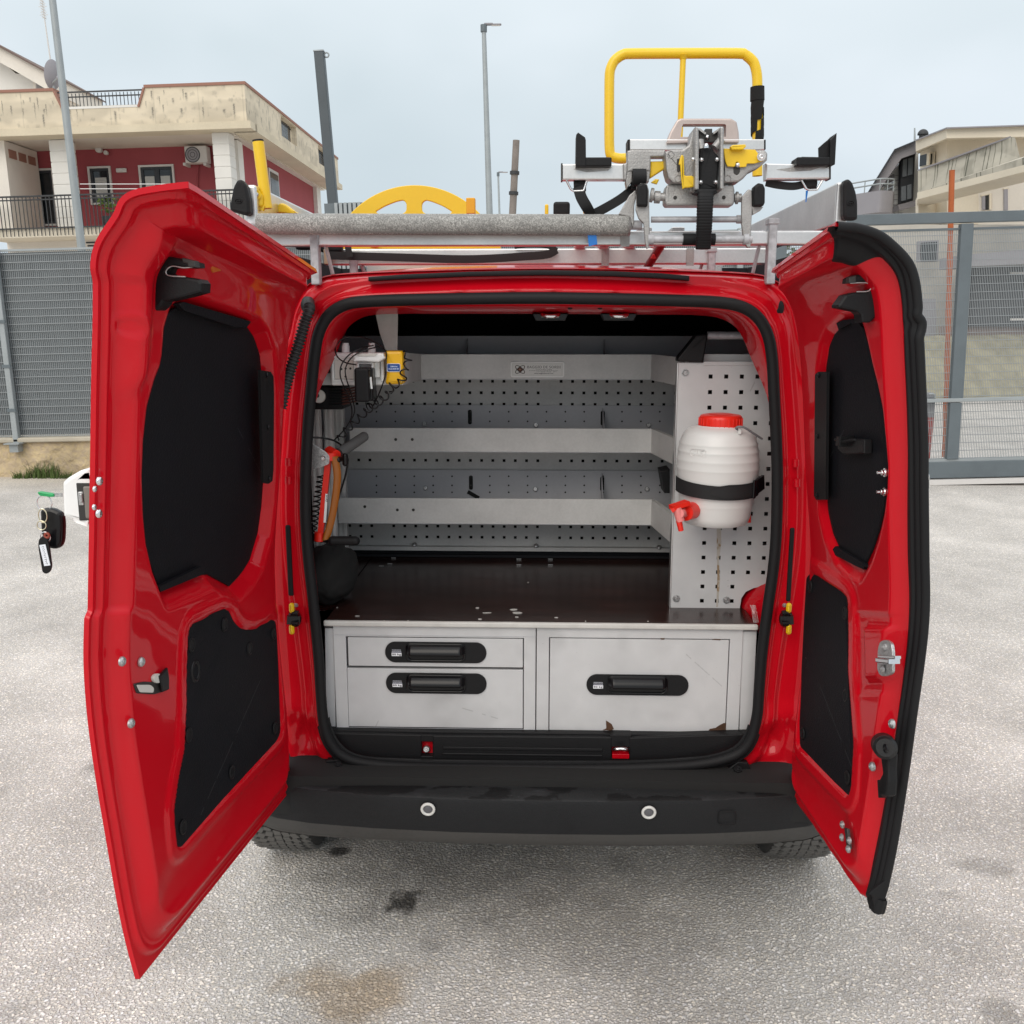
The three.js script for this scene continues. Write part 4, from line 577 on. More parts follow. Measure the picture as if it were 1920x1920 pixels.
{ // ---- outer body
  const secB = [[-0.66, 0.40], [-0.70, 0.44], [-0.735, 0.60], [-0.775, 0.85], [-0.78, 1.0], [-0.76, 1.15], [-0.725, 1.32], [-0.695, 1.45], [-0.665, 1.545], [-0.625, 1.61], [-0.56, 1.652], [-0.47, 1.672], [-0.3, 1.684], [0, 1.69]];
  const secC = secB.map(([x, y]) => [x * 1.06, y < 1.5 ? y : y + 0.012]);
  const res = (P, n = 60) => new THREE.CatmullRomCurve3(sym(P).map((p) => V(p[0], p[1], 0)), false, 'catmullrom', 0.4).getPoints(n * 2);
  const st = [[secA, -0.045, 1.004], [secA, -0.075, 1.015], [secB, -0.14, 0.965], [secB, -0.24, 1], [secC, -0.6, 1], [secC, -1.4, 1.0], [secC, -2.3, 0.99]].map(([P, z, k]) => res(P.map(([x, y]) => [x * k, y])).map((p) => V(p.x, p.y, z)));
  part(van, 'body_shell', grid(st), M.red);
  part(van, 'bonnet', [rbox(1.45, 0.55, 1.2, 0.15, 0, 0.72, -2.85), rbox(1.4, 0.6, 0.1, 0.03, 0, 1.25, -2.3)], M.red);
  part(van, 'underbody', [box(1.1, 0.16, 2.9, 0, 0.40, -1.5), box(1.0, 0.16, 2.4, 0, 0.27, -1.75), box(0.9, 0.14, 0.1, 0, 0.33, -0.5), box(1.36, 0.1, 0.4, 0, 0.44, -0.12)], M.under);
  part(van, 'load_bay_lining', [box(0.02, 1.3, 1.2, -0.735, 1.1, -0.74), box(0.02, 1.3, 1.2, 0.735, 1.1, -0.74), box(1.5, 0.02, 1.16, 0, 1.648, -0.72), box(1.5, 1.3, 0.02, 0, 1.1, -1.345), box(1.46, 0.02, 1.26, 0, 0.515, -0.70)], M.liner);
  part(van, 'inner_pillar', [tube([V(-0.655, 0.6, -0.16), V(-0.665, 1.0, -0.16), V(-0.655, 1.3, -0.17), V(-0.62, 1.5, -0.18)], 0.05, 30, 10)], M.red);
  part(van, 'wheel_arch', new THREE.SphereGeometry(1, 30, 20).scale(0.10, 0.078, 0.10).translate(0.615, 0.835, -0.20), M.red);
  { const k = [[690, 527], [690, 519], [760, 514], [880, 509], [1017, 506], [1150, 508], [1240, 512], [1293, 517], [1293, 526], [1240, 522], [1150, 518], [1017, 516], [880, 518], [760, 523]]; part(van, 'roof_strip', plate(k, 0.004, 0.04, 0.004), M.rubber); }
}
{ // ---- rubber seal round the opening
  const pts = []; for (let i = 0; i < NR; i += 2) pts.push(pt(sealR[i] - 0.001, i, 0.006));
  const c = new THREE.CatmullRomCurve3(pts, true); part(van, 'door_seal', new THREE.TubeGeometry(c, 360, 0.0132, 12, true).scale(1, 1, 1), M.rubber);
}
{ // black cover strip along the lower run of the seal
  const R = [[], [], []]; for (let i = 0; i < NR; i++) { const a = ang(i), y = CY + sealR[i] * Math.sin(a); if (a < 0 && y < 0.60) { R[0].push(pt(sealR[i] - 0.020, i, 0.002)); R[1].push(pt(sealR[i] - 0.006, i, 0.005)); R[2].push(pt(sealR[i] + 0.020, i, 0.004)); } } part(van, 'sill_cover', grid(R), M.black);
}
// ---- sill trim between cabinet and seal, with strikers
{
  const zf = -0.02, s = part(van, 'sill_trim', [plate([[612, 1374], [790, 1378], [790, 1432], [655, 1425], [622, 1400]], zf, 0.03, 0.003), plate([[811, 1379], [1147, 1382], [1147, 1436], [811, 1436]], zf, 0.03, 0.003), plate([[1180, 1383], [1412, 1376], [1404, 1398], [1375, 1420], [1300, 1432], [1180, 1436]], zf, 0.03, 0.003), prect(786, 1378, 815, 1391, zf - 0.002, 0.03), prect(1143, 1378, 1184, 1401, zf - 0.002, 0.03), prect(1143, 1421, 1184, 1440, zf - 0.002, 0.03), prect(786, 1418, 815, 1440, zf - 0.002, 0.03)], M.black);
  part(van, 'sill_ledge', [prect(612, 1374, 1412, 1391, -0.032, 0.03), tube([at(640, 1412, -0.008), at(700, 1421, -0.008), at(790, 1425, -0.008)], 0.004, 20, 8), tube([at(811, 1426, -0.008), at(1000, 1428, -0.008), at(1200, 1427, -0.008), at(1340, 1418, -0.008)], 0.004, 30, 8), prect(830, 1402, 1130, 1408, zf + 0.003, 0.004), prect(830, 1414, 1130, 1418, zf + 0.003, 0.004)], M.black);
  parts(van, 'striker_pocket', [prect(788, 1388, 813, 1420, zf - 0.022, 0.01), prect(1146, 1400, 1181, 1423, zf - 0.022, 0.01)], M.red);
  part(van, 'sill_bolt', screwGeo(0.009, V(0, 0.3, 1), at(800, 1404, zf - 0.02), 0.010), M.zinc);
  part(van, 'striker_loop', tube([at(1152, 1405, zf - 0.02), at(1153, 1405, zf + 0.016), at(1164, 1404, zf + 0.02), at(1176, 1405, zf + 0.016), at(1177, 1405, zf - 0.02)], 0.0042, 24, 8), M.chrome);
  part(van, 'striker_block', prect(1148, 1414, 1180, 1423, zf + 0.002, 0.03, 0.002), M.red);
}
// ---- strikers, plugs and caps under the header
for (const x of [1032, 1161]) { const z = -0.085; const p = part(van, 'upper_striker', [plate(roundPoly([[x - 34, 588], [x + 34, 588], [x + 28, 601], [x - 28, 601]], 0), z, 0.05, 0.002)], M.gloss); part(p, 'striker_pin', tube([at(x - 15, 590, z + 0.002), at(x - 13, 592, z + 0.014), at(x, 593, z + 0.02), at(x + 13, 592, z + 0.014), at(x + 15, 590, z + 0.002)], 0.0055, 20, 8), M.chrome); }
for (const x of [1069, 1125]) part(van, 'grommet', new THREE.SphereGeometry(0.006, 12, 8).scale(1, 0.7, 0.5).translate(...at(x, 577, -0.02).toArray()), M.rubber);
part(van, 'pillar_plug', new THREE.SphereGeometry(0.016, 16, 10).scale(0.7, 1.1, 0.4).translate(...at(1461, 577, -0.028).toArray()), M.rubber);
// ---- door checks on the pillars
for (const [x, s] of [[552, 1], [1474, -1]]) { const z = -0.02, q = (dx, dy, dz = 0) => at(x + dx * s, 1160 + dy, z + dz); const c = part(van, 'door_check', [new THREE.SphereGeometry(0.02, 14, 10).scale(0.85, 1.1, 0.7).translate(...q(0, 0, 0.008).toArray()), cyl(q(-4, -10, 0.03), q(8, -10, 0.03), 0.007), cyl(q(-4, 9, 0.03), q(8, 9, 0.03), 0.007), bar(q(-14, 2, 0.03), q(10, 2, 0.02), 0.012, 0.02), cyl(q(-4, -10, 0.024), q(-4, 12, 0.024), 0.006)], M.gloss); for (const dy of [-20, 20]) part(c, 'check_stop', [new THREE.CapsuleGeometry(0.0065, 0.012, 6, 12).translate(...q(-5, dy, 0.03).toArray()), new THREE.CapsuleGeometry(0.003, 0.012, 4, 8).translate(...q(-5, dy, 0.037).toArray())], M.yellow); part(c, 'check_bolt', screwGeo(0.006, V(0, 0, 1), q(4, -26, 0), 0.006), M.zinc); }
// dark slots beside the hinges
parts(van, 'hinge_gap', [prect(537, 985, 547, 1118, -0.012, 0.02, 0.004), prect(1478, 990, 1487, 1128, -0.012, 0.02, 0.004)], M.rubber);
parts(van, 'hinge_knuckle', [[541, 690], [541, 866], [541, 900]].flatMap(([x, y]) => [cyl(at(x, y - 7, 0.005), at(x, y + 7, 0.005), 0.008)]).concat([[1492, 868], [1494, 905]].map(([x, y]) => cyl(at(x, y - 7, 0.0), at(x, y + 7, 0.0), 0.008))), M.red);
{ // ---- corrugated cable conduit
  const c = new THREE.CatmullRomCurve3([at(578, 566, -0.012), at(579, 582, 0.026), at(572, 603, 0.032), at(560, 645, 0.045), at(544, 695, 0.06), at(533, 735, 0.078), at(527, 765, 0.085)]), n = 300, fr = c.computeFrenetFrames(n), R = [];
  for (let i = 0; i <= n; i++) { const p = c.getPointAt(i / n), t = i / n, rad = t < 0.13 ? 0.0135 : 0.0115 + 0.0022 * Math.cos(t * 2 * Math.PI * 34), row = []; for (let k = 0; k <= 16; k++) { const a = (k / 16) * 2 * Math.PI; row.push(p.clone().addScaledVector(fr.normals[i], Math.cos(a) * rad).addScaledVector(fr.binormals[i], Math.sin(a) * rad)); } R.push(row); }
  part(van, 'cable_conduit', grid(R), M.conduit); part(van, 'conduit_plug', new THREE.SphereGeometry(0.017, 16, 10).scale(0.8, 1.15, 0.5).translate(...at(575, 572, -0.014).toArray()), M.rubber);
}
{ // ---- bumper
  const plan = (x) => { const a = Math.abs(x); return table([[0, 0.125], [0.2, 0.122], [0.4, 0.110], [0.55, 0.092], [0.64, 0.070], [0.70, 0.035], [0.74, -0.02], [0.765, -0.10], [0.775, -0.22]], a); };
  const prof = [[0.0, 0.484], [0.07, 0.489], [0.16, 0.489], [0.18, 0.480], [0.30, 0.480], [0.32, 0.486], [0.60, 0.479], [0.90, 0.467], [0.965, 0.4635], [0.985, 0.461], [1.0, 0.452], [1.005, 0.43], [1.0, 0.40], [0.97, 0.375]];
  const low = [[0.972, 0.376], [0.93, 0.358], [0.84, 0.338], [0.70, 0.325], [0.3, 0.32]];
  const xs = []; for (let i = 0; i <= 120; i++) { const t = (i / 120) * 2 - 1; xs.push(0.775 * Math.sign(t) * (1 - (1 - Math.abs(t)) ** 1.25)); }
  const sk = (P) => grid(P.map(([k, y]) => xs.map((x) => { const zf = plan(x), zb = Math.min(-0.02, zf - 0.08), mid = 1 - S(0.45, 0.66, Math.abs(x)); let yy = y; if (k > 0.15 && k < 0.31) yy = lerp(0.487, y, mid * (Math.abs(Math.abs(x) - 0.225) < 0.045 ? 0.15 : 1)); return V(x, yy - 0.004 + (1 - Math.cos(x * 1.2)) * 0.004, lerp(zb, zf, k)); })));
  const b = part(van, 'bumper', sk(prof.slice(9)), M.bumper); part(b, 'bumper_step', sk(prof.slice(0, 10)), M.bumperTop); part(b, 'lower_lip', sk(low), M.dusty);
  for (const [x, y] of [[802, 1519], [1217, 1525]]) { const p = at(x, y, 0.130); part(b, 'parking_sensor', [new THREE.TorusGeometry(0.0142, 0.0034, 10, 28).rotateX(0.12).translate(p.x, p.y, p.z - 0.004)], M.frameW = mat([0.62, 0.62, 0.60], 0.4)); part(b, 'sensor_face', [new THREE.SphereGeometry(0.012, 18, 8).scale(1, 1, 0.4).translate(p.x, p.y, p.z - 0.007)], mat([0.10, 0.10, 0.11], 0.5)); }
  for (const [x, y] of [[516, 1507], [1507, 1520]]) part(b, 'corner_sensor', new THREE.SphereGeometry(0.011, 14, 8).scale(0.7, 1, 0.7).translate(...at(x, y, 0.07).toArray()), M.frameW);
  { const p = at(1364, 1535, 0.112), r = roundPts(-0.02, -0.017, 0.02, 0.017, 0.006).map(([x, y]) => V(p.x + x, p.y + y, p.z - 0.0015)); part(b, 'tow_eye_cover', [new THREE.TubeGeometry(new THREE.CatmullRomCurve3(r, true), 60, 0.0012, 6, true)], M.rubber); }
  for (const [x, y] of [[634, 1436], [1383, 1444], [871, 1450], [1138, 1452]]) part(b, 'bumper_screw', [cyl(at(x, y, 0.02), at(x, y, 0.02).add(V(0, 0.005, 0.003)), 0.010, 0.009, 18), new THREE.TorusGeometry(0.005, 0.0016, 6, 14).rotateX(-1.2).translate(...at(x, y, 0.02).add(V(0, 0.006, 0.003)).toArray())], M.black);
  parts(b, 'bumper_corner_tab', [[[590, 1452], [604, 1444], [612, 1426], [636, 1424], [664, 1450], [660, 1462]], [[1355, 1462], [1352, 1452], [1384, 1428], [1402, 1430], [1410, 1444], [1424, 1456]]].map((P) => plate(P, 0.008, 0.02, 0.003)), M.black);
}
for (const s of [-1, 1]) { // ---- rear wheels
  const cx = s * 0.735, cy = 0.297, cz = -0.505, W = 0.18, R = 0.297, w = new THREE.Group(); w.name = 'wheel'; van.add(w);
  const prof = [[0.19, -W / 2 + 0.02], [0.25, -W / 2], [0.275, -W / 2 + 0.004], [0.288, -W / 2 + 0.014], [0.291, -0.05], [0.291, 0.05], [0.288, W / 2 - 0.014], [0.275, W / 2 - 0.004], [0.25, W / 2], [0.19, W / 2 - 0.02]];
  part(w, 'tyre', latheY(prof, 72).rotateZ(Math.PI / 2).translate(cx, cy, cz), mat([0.045, 0.043, 0.041], 0.9));
  const T = []; for (let i = 0; i < 64; i++) for (let k = 0; k < 7; k++) { const x = (k - 3) * 0.0235, a = (i / 64) * 2 * Math.PI + Math.abs(k - 3) * 0.03, edge = Math.abs(k - 3) === 3 ? 0.004 : 0; T.push(new THREE.BoxGeometry(0.0195, 0.008, 0.0225).rotateY((k - 3) * 0.22).translate(x, R - 0.004 - edge, 0).rotateX(a).translate(cx, cy, cz)); }
  const tr = part(w, 'tread', T, mat([0.13, 0.125, 0.118], 0.95)); tr.userData.kind = 'stuff';
  part(w, 'rim', [latheY([[0.05, -0.05], [0.18, -0.06], [0.19, -0.075], [0.19, 0.07], [0.17, 0.06]], 40).rotateZ(-s * Math.PI / 2).translate(cx, cy, cz)], PB.slate);
}

// ================================================================ rear doors
const FREE_L = [[0.428, -0.006], [0.47, 0.002], [0.52, 0.010], [0.59, 0.018], [0.661, 0.024], [0.72, 0.029], [0.779, 0.034], [0.875, 0.040], [0.95, 0.041], [1.02, 0.038], [1.086, 0.030], [1.15, 0.023], [1.223, 0.015], [1.29, 0.008], [1.352, 0.001], [1.477, -0.012], [1.56, -0.022], [1.614, -0.027], [1.649, -0.031], [1.672, -0.041], [1.691, -0.056], [1.712, -0.074], [1.728, -0.082], [1.739, -0.098], [1.745, -0.132], [1.748, -0.160], [1.75, -0.189]];
const FREE_R = [[0.447, -0.008], [0.49, 0.0], [0.53, 0.006], [0.569, 0.011], [0.63, 0.016], [0.7, 0.021], [0.77, 0.025], [0.837, 0.028], [0.9, 0.032], [0.961, 0.035], [1.02, 0.036], [1.071, 0.034], [1.13, 0.028], [1.189, 0.022], [1.26, 0.015], [1.331, 0.009], [1.424, -0.002], [1.514, -0.014], [1.594, -0.024], [1.638, -0.0358], [1.66, -0.05], [1.68, -0.072], [1.695, -0.092], [1.703, -0.11], [1.709, -0.132], [1.712, -0.15], [1.714, -0.172]];
const HINGE = [[0.44, -0.014], [0.475, -0.006], [0.51, 0.0], [0.56, 0.005], [0.61, 0.009], [0.664, 0.012], [0.71, 0.015], [0.76, 0.018], [0.858, 0.022], [0.97, 0.022], [1.04, 0.020], [1.086, 0.016], [1.15, 0.008], [1.21, 0.0], [1.28, -0.008], [1.35, -0.015], [1.44, -0.024], [1.49, -0.031], [1.53, -0.038], [1.56, -0.045], [1.588, -0.053], [1.613, -0.064], [1.635, -0.078], [1.65, -0.092], [1.66, -0.108], [1.666, -0.125]];
class Door {
  constructor(side, hx, hz, deg, width, FREE) {
    this.side = side; this.free = FREE; this.W = width; const a = deg * DEG; this.o = V(hx, 0, hz); this.d = V(Math.sin(a), 0, Math.cos(a)); this.n = V(-side * Math.cos(a), 0, side * Math.sin(a));
    this.B = new THREE.Matrix4().makeBasis(this.d, V(0, 1, 0), this.n).setPosition(this.o);
    const curve = (L) => { const c = new THREE.CatmullRomCurve3(L.map(([y, o]) => V(y, o, 0))), n = 400, raw = Array.from({ length: n + 1 }, (_, i) => c.getPoint(i / n)), sm = raw.map((p, i) => { const w = Math.min(11, i, n - i), q = V(0, 0, 0); let t = 0; for (let k = -w; k <= w; k++) { const g = Math.exp(-(k * k) / 40); q.addScaledVector(raw[i + k], g); t += g; } return q.divideScalar(t); }); return { getPoint: (t) => { const f = clamp(t) * n, i = Math.min(n - 1, Math.floor(f)); return sm[i].clone().lerp(sm[i + 1], f - i); } }; }; this.cf = curve(FREE); this.ch = curve(HINGE);
  }
  P(u, y, inn) { return this.o.clone().addScaledVector(this.d, u).addScaledVector(this.n, inn).setY(y); }
  out(y, s) { return lerp(table(HINGE, y), table(this.free, y), clamp(s)); }
  edge(y) { if (this.side > 0) return this.W; return this.W + 0.009 * S(1.094, 1.082, y) + 0.007 * S(1.612, 1.636, y); }
  uy(px, py, rel) { // where a sighted point lies on the door's inner face, rel above the outer skin
    let u = this.W / 2, y = 1, inn = rel;
    for (let k = 0; k < 5; k++) { const dir = camDir(px, py), q = this.o.clone().addScaledVector(this.n, inn), t = q.sub(EYE).dot(this.n) / dir.dot(this.n), p = dir.multiplyScalar(t).add(EYE); u = p.clone().sub(this.o).dot(this.d); y = p.y; inn = rel - this.out(y, u / this.W); }
    return [u, y];
  }
  poly(P, rel) { return P.map(([x, y]) => this.uy(x, y, rel)); }
  on(u, y, rel) { return this.P(u, y, rel - this.out(y, u / this.W)); }
  at(px, py, rel) { const [u, y] = this.uy(px, py, rel); return this.on(u, y, rel); }
  solid(g) { g = flat(g).applyMatrix4(this.B); if (this.B.determinant() < 0) for (const k of Object.keys(g.attributes)) { const A = g.attributes[k], n = A.itemSize; for (let i = 0; i < A.count; i += 3) for (let c = 0; c < n; c++) { const b = (i + 1) * n + c, e = (i + 2) * n + c, t = A.array[b]; A.array[b] = A.array[e]; A.array[e] = t; } } return g; }
  ext(P, rel, d, b = 0, holes = []) { const Q = this.poly(P, rel), c = Q.reduce((s, p) => s + p[1], 0) / Q.length, cu = Q.reduce((s, p) => s + p[0], 0) / Q.length; return this.solid(ext(Q, d, b, holes.map((h) => this.poly(h, rel))).translate(0, 0, rel - this.out(c, cu / this.W))); }
  skin(relief) {
    const NS = 170, NT = 330, rows = [], back = [];
    const tv = (L) => L;
    for (let i = 0; i <= NT; i++) {
      const t = i / NT, F = this.cf.getPoint(t), G = this.ch.getPoint(t), F1 = this.cf.getPoint(Math.min(1, t + 0.004)), F0 = this.cf.getPoint(Math.max(0, t - 0.004)), G1 = this.ch.getPoint(Math.min(1, t + 0.004)), G0 = this.ch.getPoint(Math.max(0, t - 0.004)), row = [], br = [];
      for (let j = 0; j <= NS; j++) {
        const q = j / NS, s = q < 0.12 ? q * 0.6 : q > 0.88 ? 1 - (1 - q) * 0.6 : lerp(0.072, 0.928, (q - 0.12) / 0.76), y = lerp(G.x, F.x, s), o = lerp(G.y, F.y, s), ty = lerp(G1.x - G0.x, F1.x - F0.x, s), ti = -lerp(G1.y - G0.y, F1.y - F0.y, s), l = Math.hypot(ty, ti), U = this.edge(y), u = s * this.W + (U - this.W) * S(0.955, 1, s);
        const arc = t < 0.5 ? y - lerp(0.44, 0.43, s) : 9, top = (1 - t) * 1.5, r = relief(u, y, Math.min(u, U - u), Math.min(arc, top), U - u, top);
        const mk = (k) => this.P(u, y - (ti / l) * k, -o + (ty / l) * k);
        row.push(mk(r)); br.push(mk(-0.006));
      }
      rows.push(row); back.push(br);
    }
    const rim = [[], []]; for (let j = 0; j <= NS; j++) { rim[0].push(rows[0][j]); rim[1].push(back[0][j]); } for (let i = 1; i <= NT; i++) { rim[0].push(rows[i][NS]); rim[1].push(back[i][NS]); } for (let j = NS - 1; j >= 0; j--) { rim[0].push(rows[NT][j]); rim[1].push(back[NT][j]); } for (let i = NT - 1; i >= 0; i--) { rim[0].push(rows[i][0]); rim[1].push(back[i][0]); }
    this.rows = rows; this.NS = NS; this.NT = NT;
    return merge([grid(rows), grid(back), grid(rim)]);
  }
  card(P, rel, thick = 0.004, n = 70) { // a flat lining card that follows the door's curve
    const Q = this.poly(P, rel), ys = Q.map((p) => p[1]), y0 = Math.min(...ys), y1 = Math.max(...ys), R = [];
    for (let i = 0; i <= n; i++) {
      const y = lerp(y0 + 1e-4, y1 - 1e-4, i / n), xs = [];
      for (let a = 0, b = Q.length - 1; a < Q.length; b = a++) if ((Q[a][1] > y) !== (Q[b][1] > y)) xs.push(Q[a][0] + ((y - Q[a][1]) / (Q[b][1] - Q[a][1])) * (Q[b][0] - Q[a][0]));
      const l = Math.min(...xs), r = Math.max(...xs), row = [this.on(l, y, rel - thick), this.on(l, y, rel)]; for (let k = 1; k < 16; k++) row.push(this.on(lerp(l, r, k / 16), y, rel)); row.push(this.on(r, y, rel), this.on(r, y, rel - thick)); R.push(row);
    }
    return grid(R);
  }
  cardSplit(P, rel, thick) { // a card whose outline is not convex along a row: cut out of a shape and bent
    const Q = this.poly(P, rel), sh = new THREE.ShapeGeometry(shapeOf(Q)), p = sh.attributes.position; for (let i = 0; i < p.count; i++) { const w = this.on(p.getX(i), p.getY(i), rel); p.setXYZ(i, w.x, w.y, w.z); } sh.computeVertexNormals();
    const a = Q.map(([u, y]) => this.on(u, y, rel)), b = Q.map(([u, y]) => this.on(u, y, rel - thick)); a.push(a[0]); b.push(b[0]); return merge([sh, grid([a, b])]);
  }
  side_(P, u0, d, b) { // an outline seen from the free edge: drawn across the door's thickness, run along its width towards the hinge
    const pt0 = this.o.clone().addScaledVector(this.d, u0), X = this.n, Z = this.d, Q = P.map(([x, y]) => { const dir = camDir(x, y), t = pt0.clone().sub(EYE).dot(Z) / dir.dot(Z), p = dir.multiplyScalar(t).add(EYE); return [p.clone().sub(pt0).dot(X), p.y]; });
    const m = new THREE.Matrix4().makeBasis(X, V(0, 1, 0), Z).setPosition(pt0), g = flat(ext(Q, d, b)); g.applyMatrix4(m); if (m.determinant() < 0) for (const k of Object.keys(g.attributes)) { const A = g.attributes[k], n = A.itemSize; for (let i = 0; i < A.count; i += 3) for (let c = 0; c < n; c++) { const q = (i + 1) * n + c, e = (i + 2) * n + c, t = A.array[q]; A.array[q] = A.array[e]; A.array[e] = t; } } return g;
  }
  sideAt(x, y, u0) { const pt0 = this.o.clone().addScaledVector(this.d, u0), dir = camDir(x, y), t = pt0.clone().sub(EYE).dot(this.d) / dir.dot(this.d); return dir.multiplyScalar(t).add(EYE); }
  screw(px, py, rel, r, h) { return screwGeo(r, this.n, this.at(px, py, rel), h); }
}
{ // ---------------- left door
  const D = new Door(-1, -0.62, 0.03, -7, 0.695, FREE_L);
  const winPx = [[300, 1106], [345, 1090], [385, 1074], [430, 1099], [452, 1076], [468, 1050], [483, 1000], [490, 950], [494, 890], [494, 800], [492, 720], [487, 665], [476, 632], [462, 612], [440, 602], [345, 571], [328, 576], [312, 592], [302, 620], [297, 665], [292, 692], [281, 720], [269, 765], [263, 820], [261, 880], [263, 950], [268, 1000], [280, 1050]];
  const lowPx = roundPoly([[349, 1183], [356, 1170], [414, 1139], [428, 1143], [438, 1166], [452, 1180], [476, 1181], [508, 1161], [518, 1166], [522, 1250], [526, 1372], [520, 1388], [470, 1442], [412, 1505], [340, 1588], [330, 1590], [326, 1560], [324, 1520], [332, 1465], [343, 1410], [347, 1330], [347, 1250]], 8);
  const win = D.poly(winPx, 0.018), low = D.poly(lowPx, 0.038), ledge = D.poly([[330, 1150], [420, 1115], [440, 1140], [480, 1150], [520, 1120], [520, 1090], [440, 1080], [380, 1060], [320, 1100]], 0.03), valley = D.poly([[322, 1610], [540, 1395], [545, 1450], [400, 1640], [300, 1760], [262, 1780], [300, 1650]], 0.03);
  const dim = [[255, 610]].map(([x, y]) => D.uy(x, y, 0.04)), swage = D.poly([[238, 420], [290, 400], [318, 430], [288, 480], [270, 640], [262, 700], [232, 760], [215, 740], [215, 560]], 0.03);
  const relief = (u, y, du, dv, fe, top) => {
    const hh = clamp(0.5 + (dv - du) / 0.14), d = Math.max(0, lerp(dv, du, hh) - 0.07 * hh * (1 - hh)), w = sdPoly(u, y, win), l = sdPoly(u, y, low), sw = sdPoly(u, y, swage), va = sdPoly(u, y, valley);
    let r = 0.003 + 0.009 * S(0.009, 0.013, d) + 0.029 * S(0.026, 0.058, d) - 0.0015 * S(0.0035, 0.0, Math.abs(d - 0.020));
    r = lerp(r, Math.min(r, 0.012), 1 - S(-0.004, 0.034, w));
    r -= 0.007 * (1 - S(-0.002, 0.006, l)) * S(0.05, 0.08, d); r += 0.004 * S(0.024, 0.014, Math.abs(l - 0.010)) * S(0.03, 0.08, d);
    for (const [x, yy] of dim) { const q = Math.hypot(u - x, y - yy); if (q < 0.03) r -= 0.004 * S(0.016, 0.008, q) - 0.002 * S(0.006, 0.002, Math.abs(q - 0.018)); }
    r -= 0.008 * (1 - S(-0.04, 0.03, va)) * S(0.02, 0.06, d);
    r += 0.010 * (1 - S(-0.02, 0.006, sw)) * S(0.02, 0.05, d);
    return r + (fbm(u * 14, y * 14, 2) - 0.5) * 0.0008;
  };
  const door = part(van, 'rear_door', D.skin(relief), M.red, 'wide left rear door swung open past the side');
  part(door, 'window_card', D.card(winPx, 0.0175), M.card);
  part(door, 'top_flap', D.cardSplit([[334, 570], [345, 566], [471, 603], [463, 614], [440, 613], [346, 582]], 0.030, 0.010), M.card);
  part(door, 'bottom_flap', D.cardSplit([[299, 1100], [378, 1062], [388, 1074], [301, 1110]], 0.030, 0.010), M.card);
  const hp = part(door, 'card_strip', D.cardSplit([[488, 694], [508, 697], [513, 706], [514, 740], [513, 880], [511, 902], [504, 907], [494, 905]], 0.046, 0.006), M.black);
  for (const [x, y] of [[501, 703], [503, 801], [505, 897]]) part(hp, 'screw', D.screw(x, y, 0.0465, 0.0052, 0.003), M.gloss);
  const lc = part(door, 'lower_card', D.cardSplit(lowPx, 0.0405, 0.005), M.card);
  for (const [x, y, k] of [[358, 1209, 1], [420, 1171, 1], [467, 1216, 1], [512, 1189, 1], [515, 1365, 1], [434, 1448, 1], [342, 1551, 1], [353, 1378, 1]]) part(lc, 'clip_recess', [new THREE.TorusGeometry(0.010, 0.0028, 8, 18), new THREE.CylinderGeometry(0.0095, 0.0095, 0.002, 16).rotateX(Math.PI / 2)].map((g) => { const p = D.at(x, y, 0.041), [u, yy] = D.uy(x, y, 0.041); return D.solid(g.scale(1.0, 1.15, 0.8).translate(u, yy, 0.0425 - D.out(yy, u / D.W))); }), M.black);
  { const [u, y] = D.uy(366, 1259, 0.041); part(lc, 'finger_hole', D.solid(merge([new THREE.TorusGeometry(0.014, 0.003, 8, 22).scale(1, 1.35, 1).translate(u, y, 0.041 - D.out(y, u / D.W))])), M.gloss); }
  // upper latch housing
  { const u0 = D.uy(300, 530, 0.045)[0], P = [[279, 475], [300, 478], [345, 486], [366, 492], [367, 501], [348, 502], [325, 499], [314, 503], [311, 511], [317, 517], [345, 519], [372, 524], [378, 531], [377, 548], [345, 557], [306, 565], [300, 575], [290, 583], [286, 582], [281, 545]];
    const lh = part(door, 'latch_housing', [D.side_(P, u0, 0.036, 0.004)], M.black);
    part(lh, 'latch_lining', tube([[364, 500], [345, 502], [325, 499], [315, 503], [311, 511], [318, 517], [348, 519]].map(([x, y]) => D.sideAt(x, y, u0 + 0.001)), 0.0012, 40, 8), M.zinc); part(lh, 'latch_claw', D.side_([[340, 483], [365, 489], [367, 501], [352, 501], [350, 494], [342, 492]], u0 + 0.004, 0.016, 0.002), M.steelDark); }
  part(door, 'marker_plug', D.ext([[395, 503], [404, 489], [415, 497], [415, 508], [398, 511]], 0.05, 0.006, 0.002), mat([0.55, 0.12, 0.01], 0.5));
  // lower latch slot and fixings
  const ls = part(door, 'latch_slot', D.ext(roundPoly([[250, 1282], [270, 1278], [285, 1279], [300, 1264], [316, 1250], [320, 1275], [318, 1294], [290, 1302], [256, 1300]], 3), 0.0425, 0.004, 0.001), M.steelDark); part(ls, 'latch_plate', D.ext(roundPoly([[255, 1284], [283, 1284], [290, 1290], [289, 1299], [262, 1298]], 3), 0.044, 0.003, 0.0008), M.offwhite); part(ls, 'latch_wheel', [D.ext(circPts(297, 1272, 9, 16), 0.047, 0.006, 0.001)], M.offwhite); part(ls, 'latch_lever', D.ext([[300, 1268], [315, 1252], [319, 1292], [306, 1298]], 0.050, 0.006, 0.002), M.gloss);
  for (const [x, y] of [[227, 1240], [263, 1241], [244, 1356]]) part(door, 'bolt', [D.screw(x, y, 0.042, 0.0085, 0.006)], M.zinc);
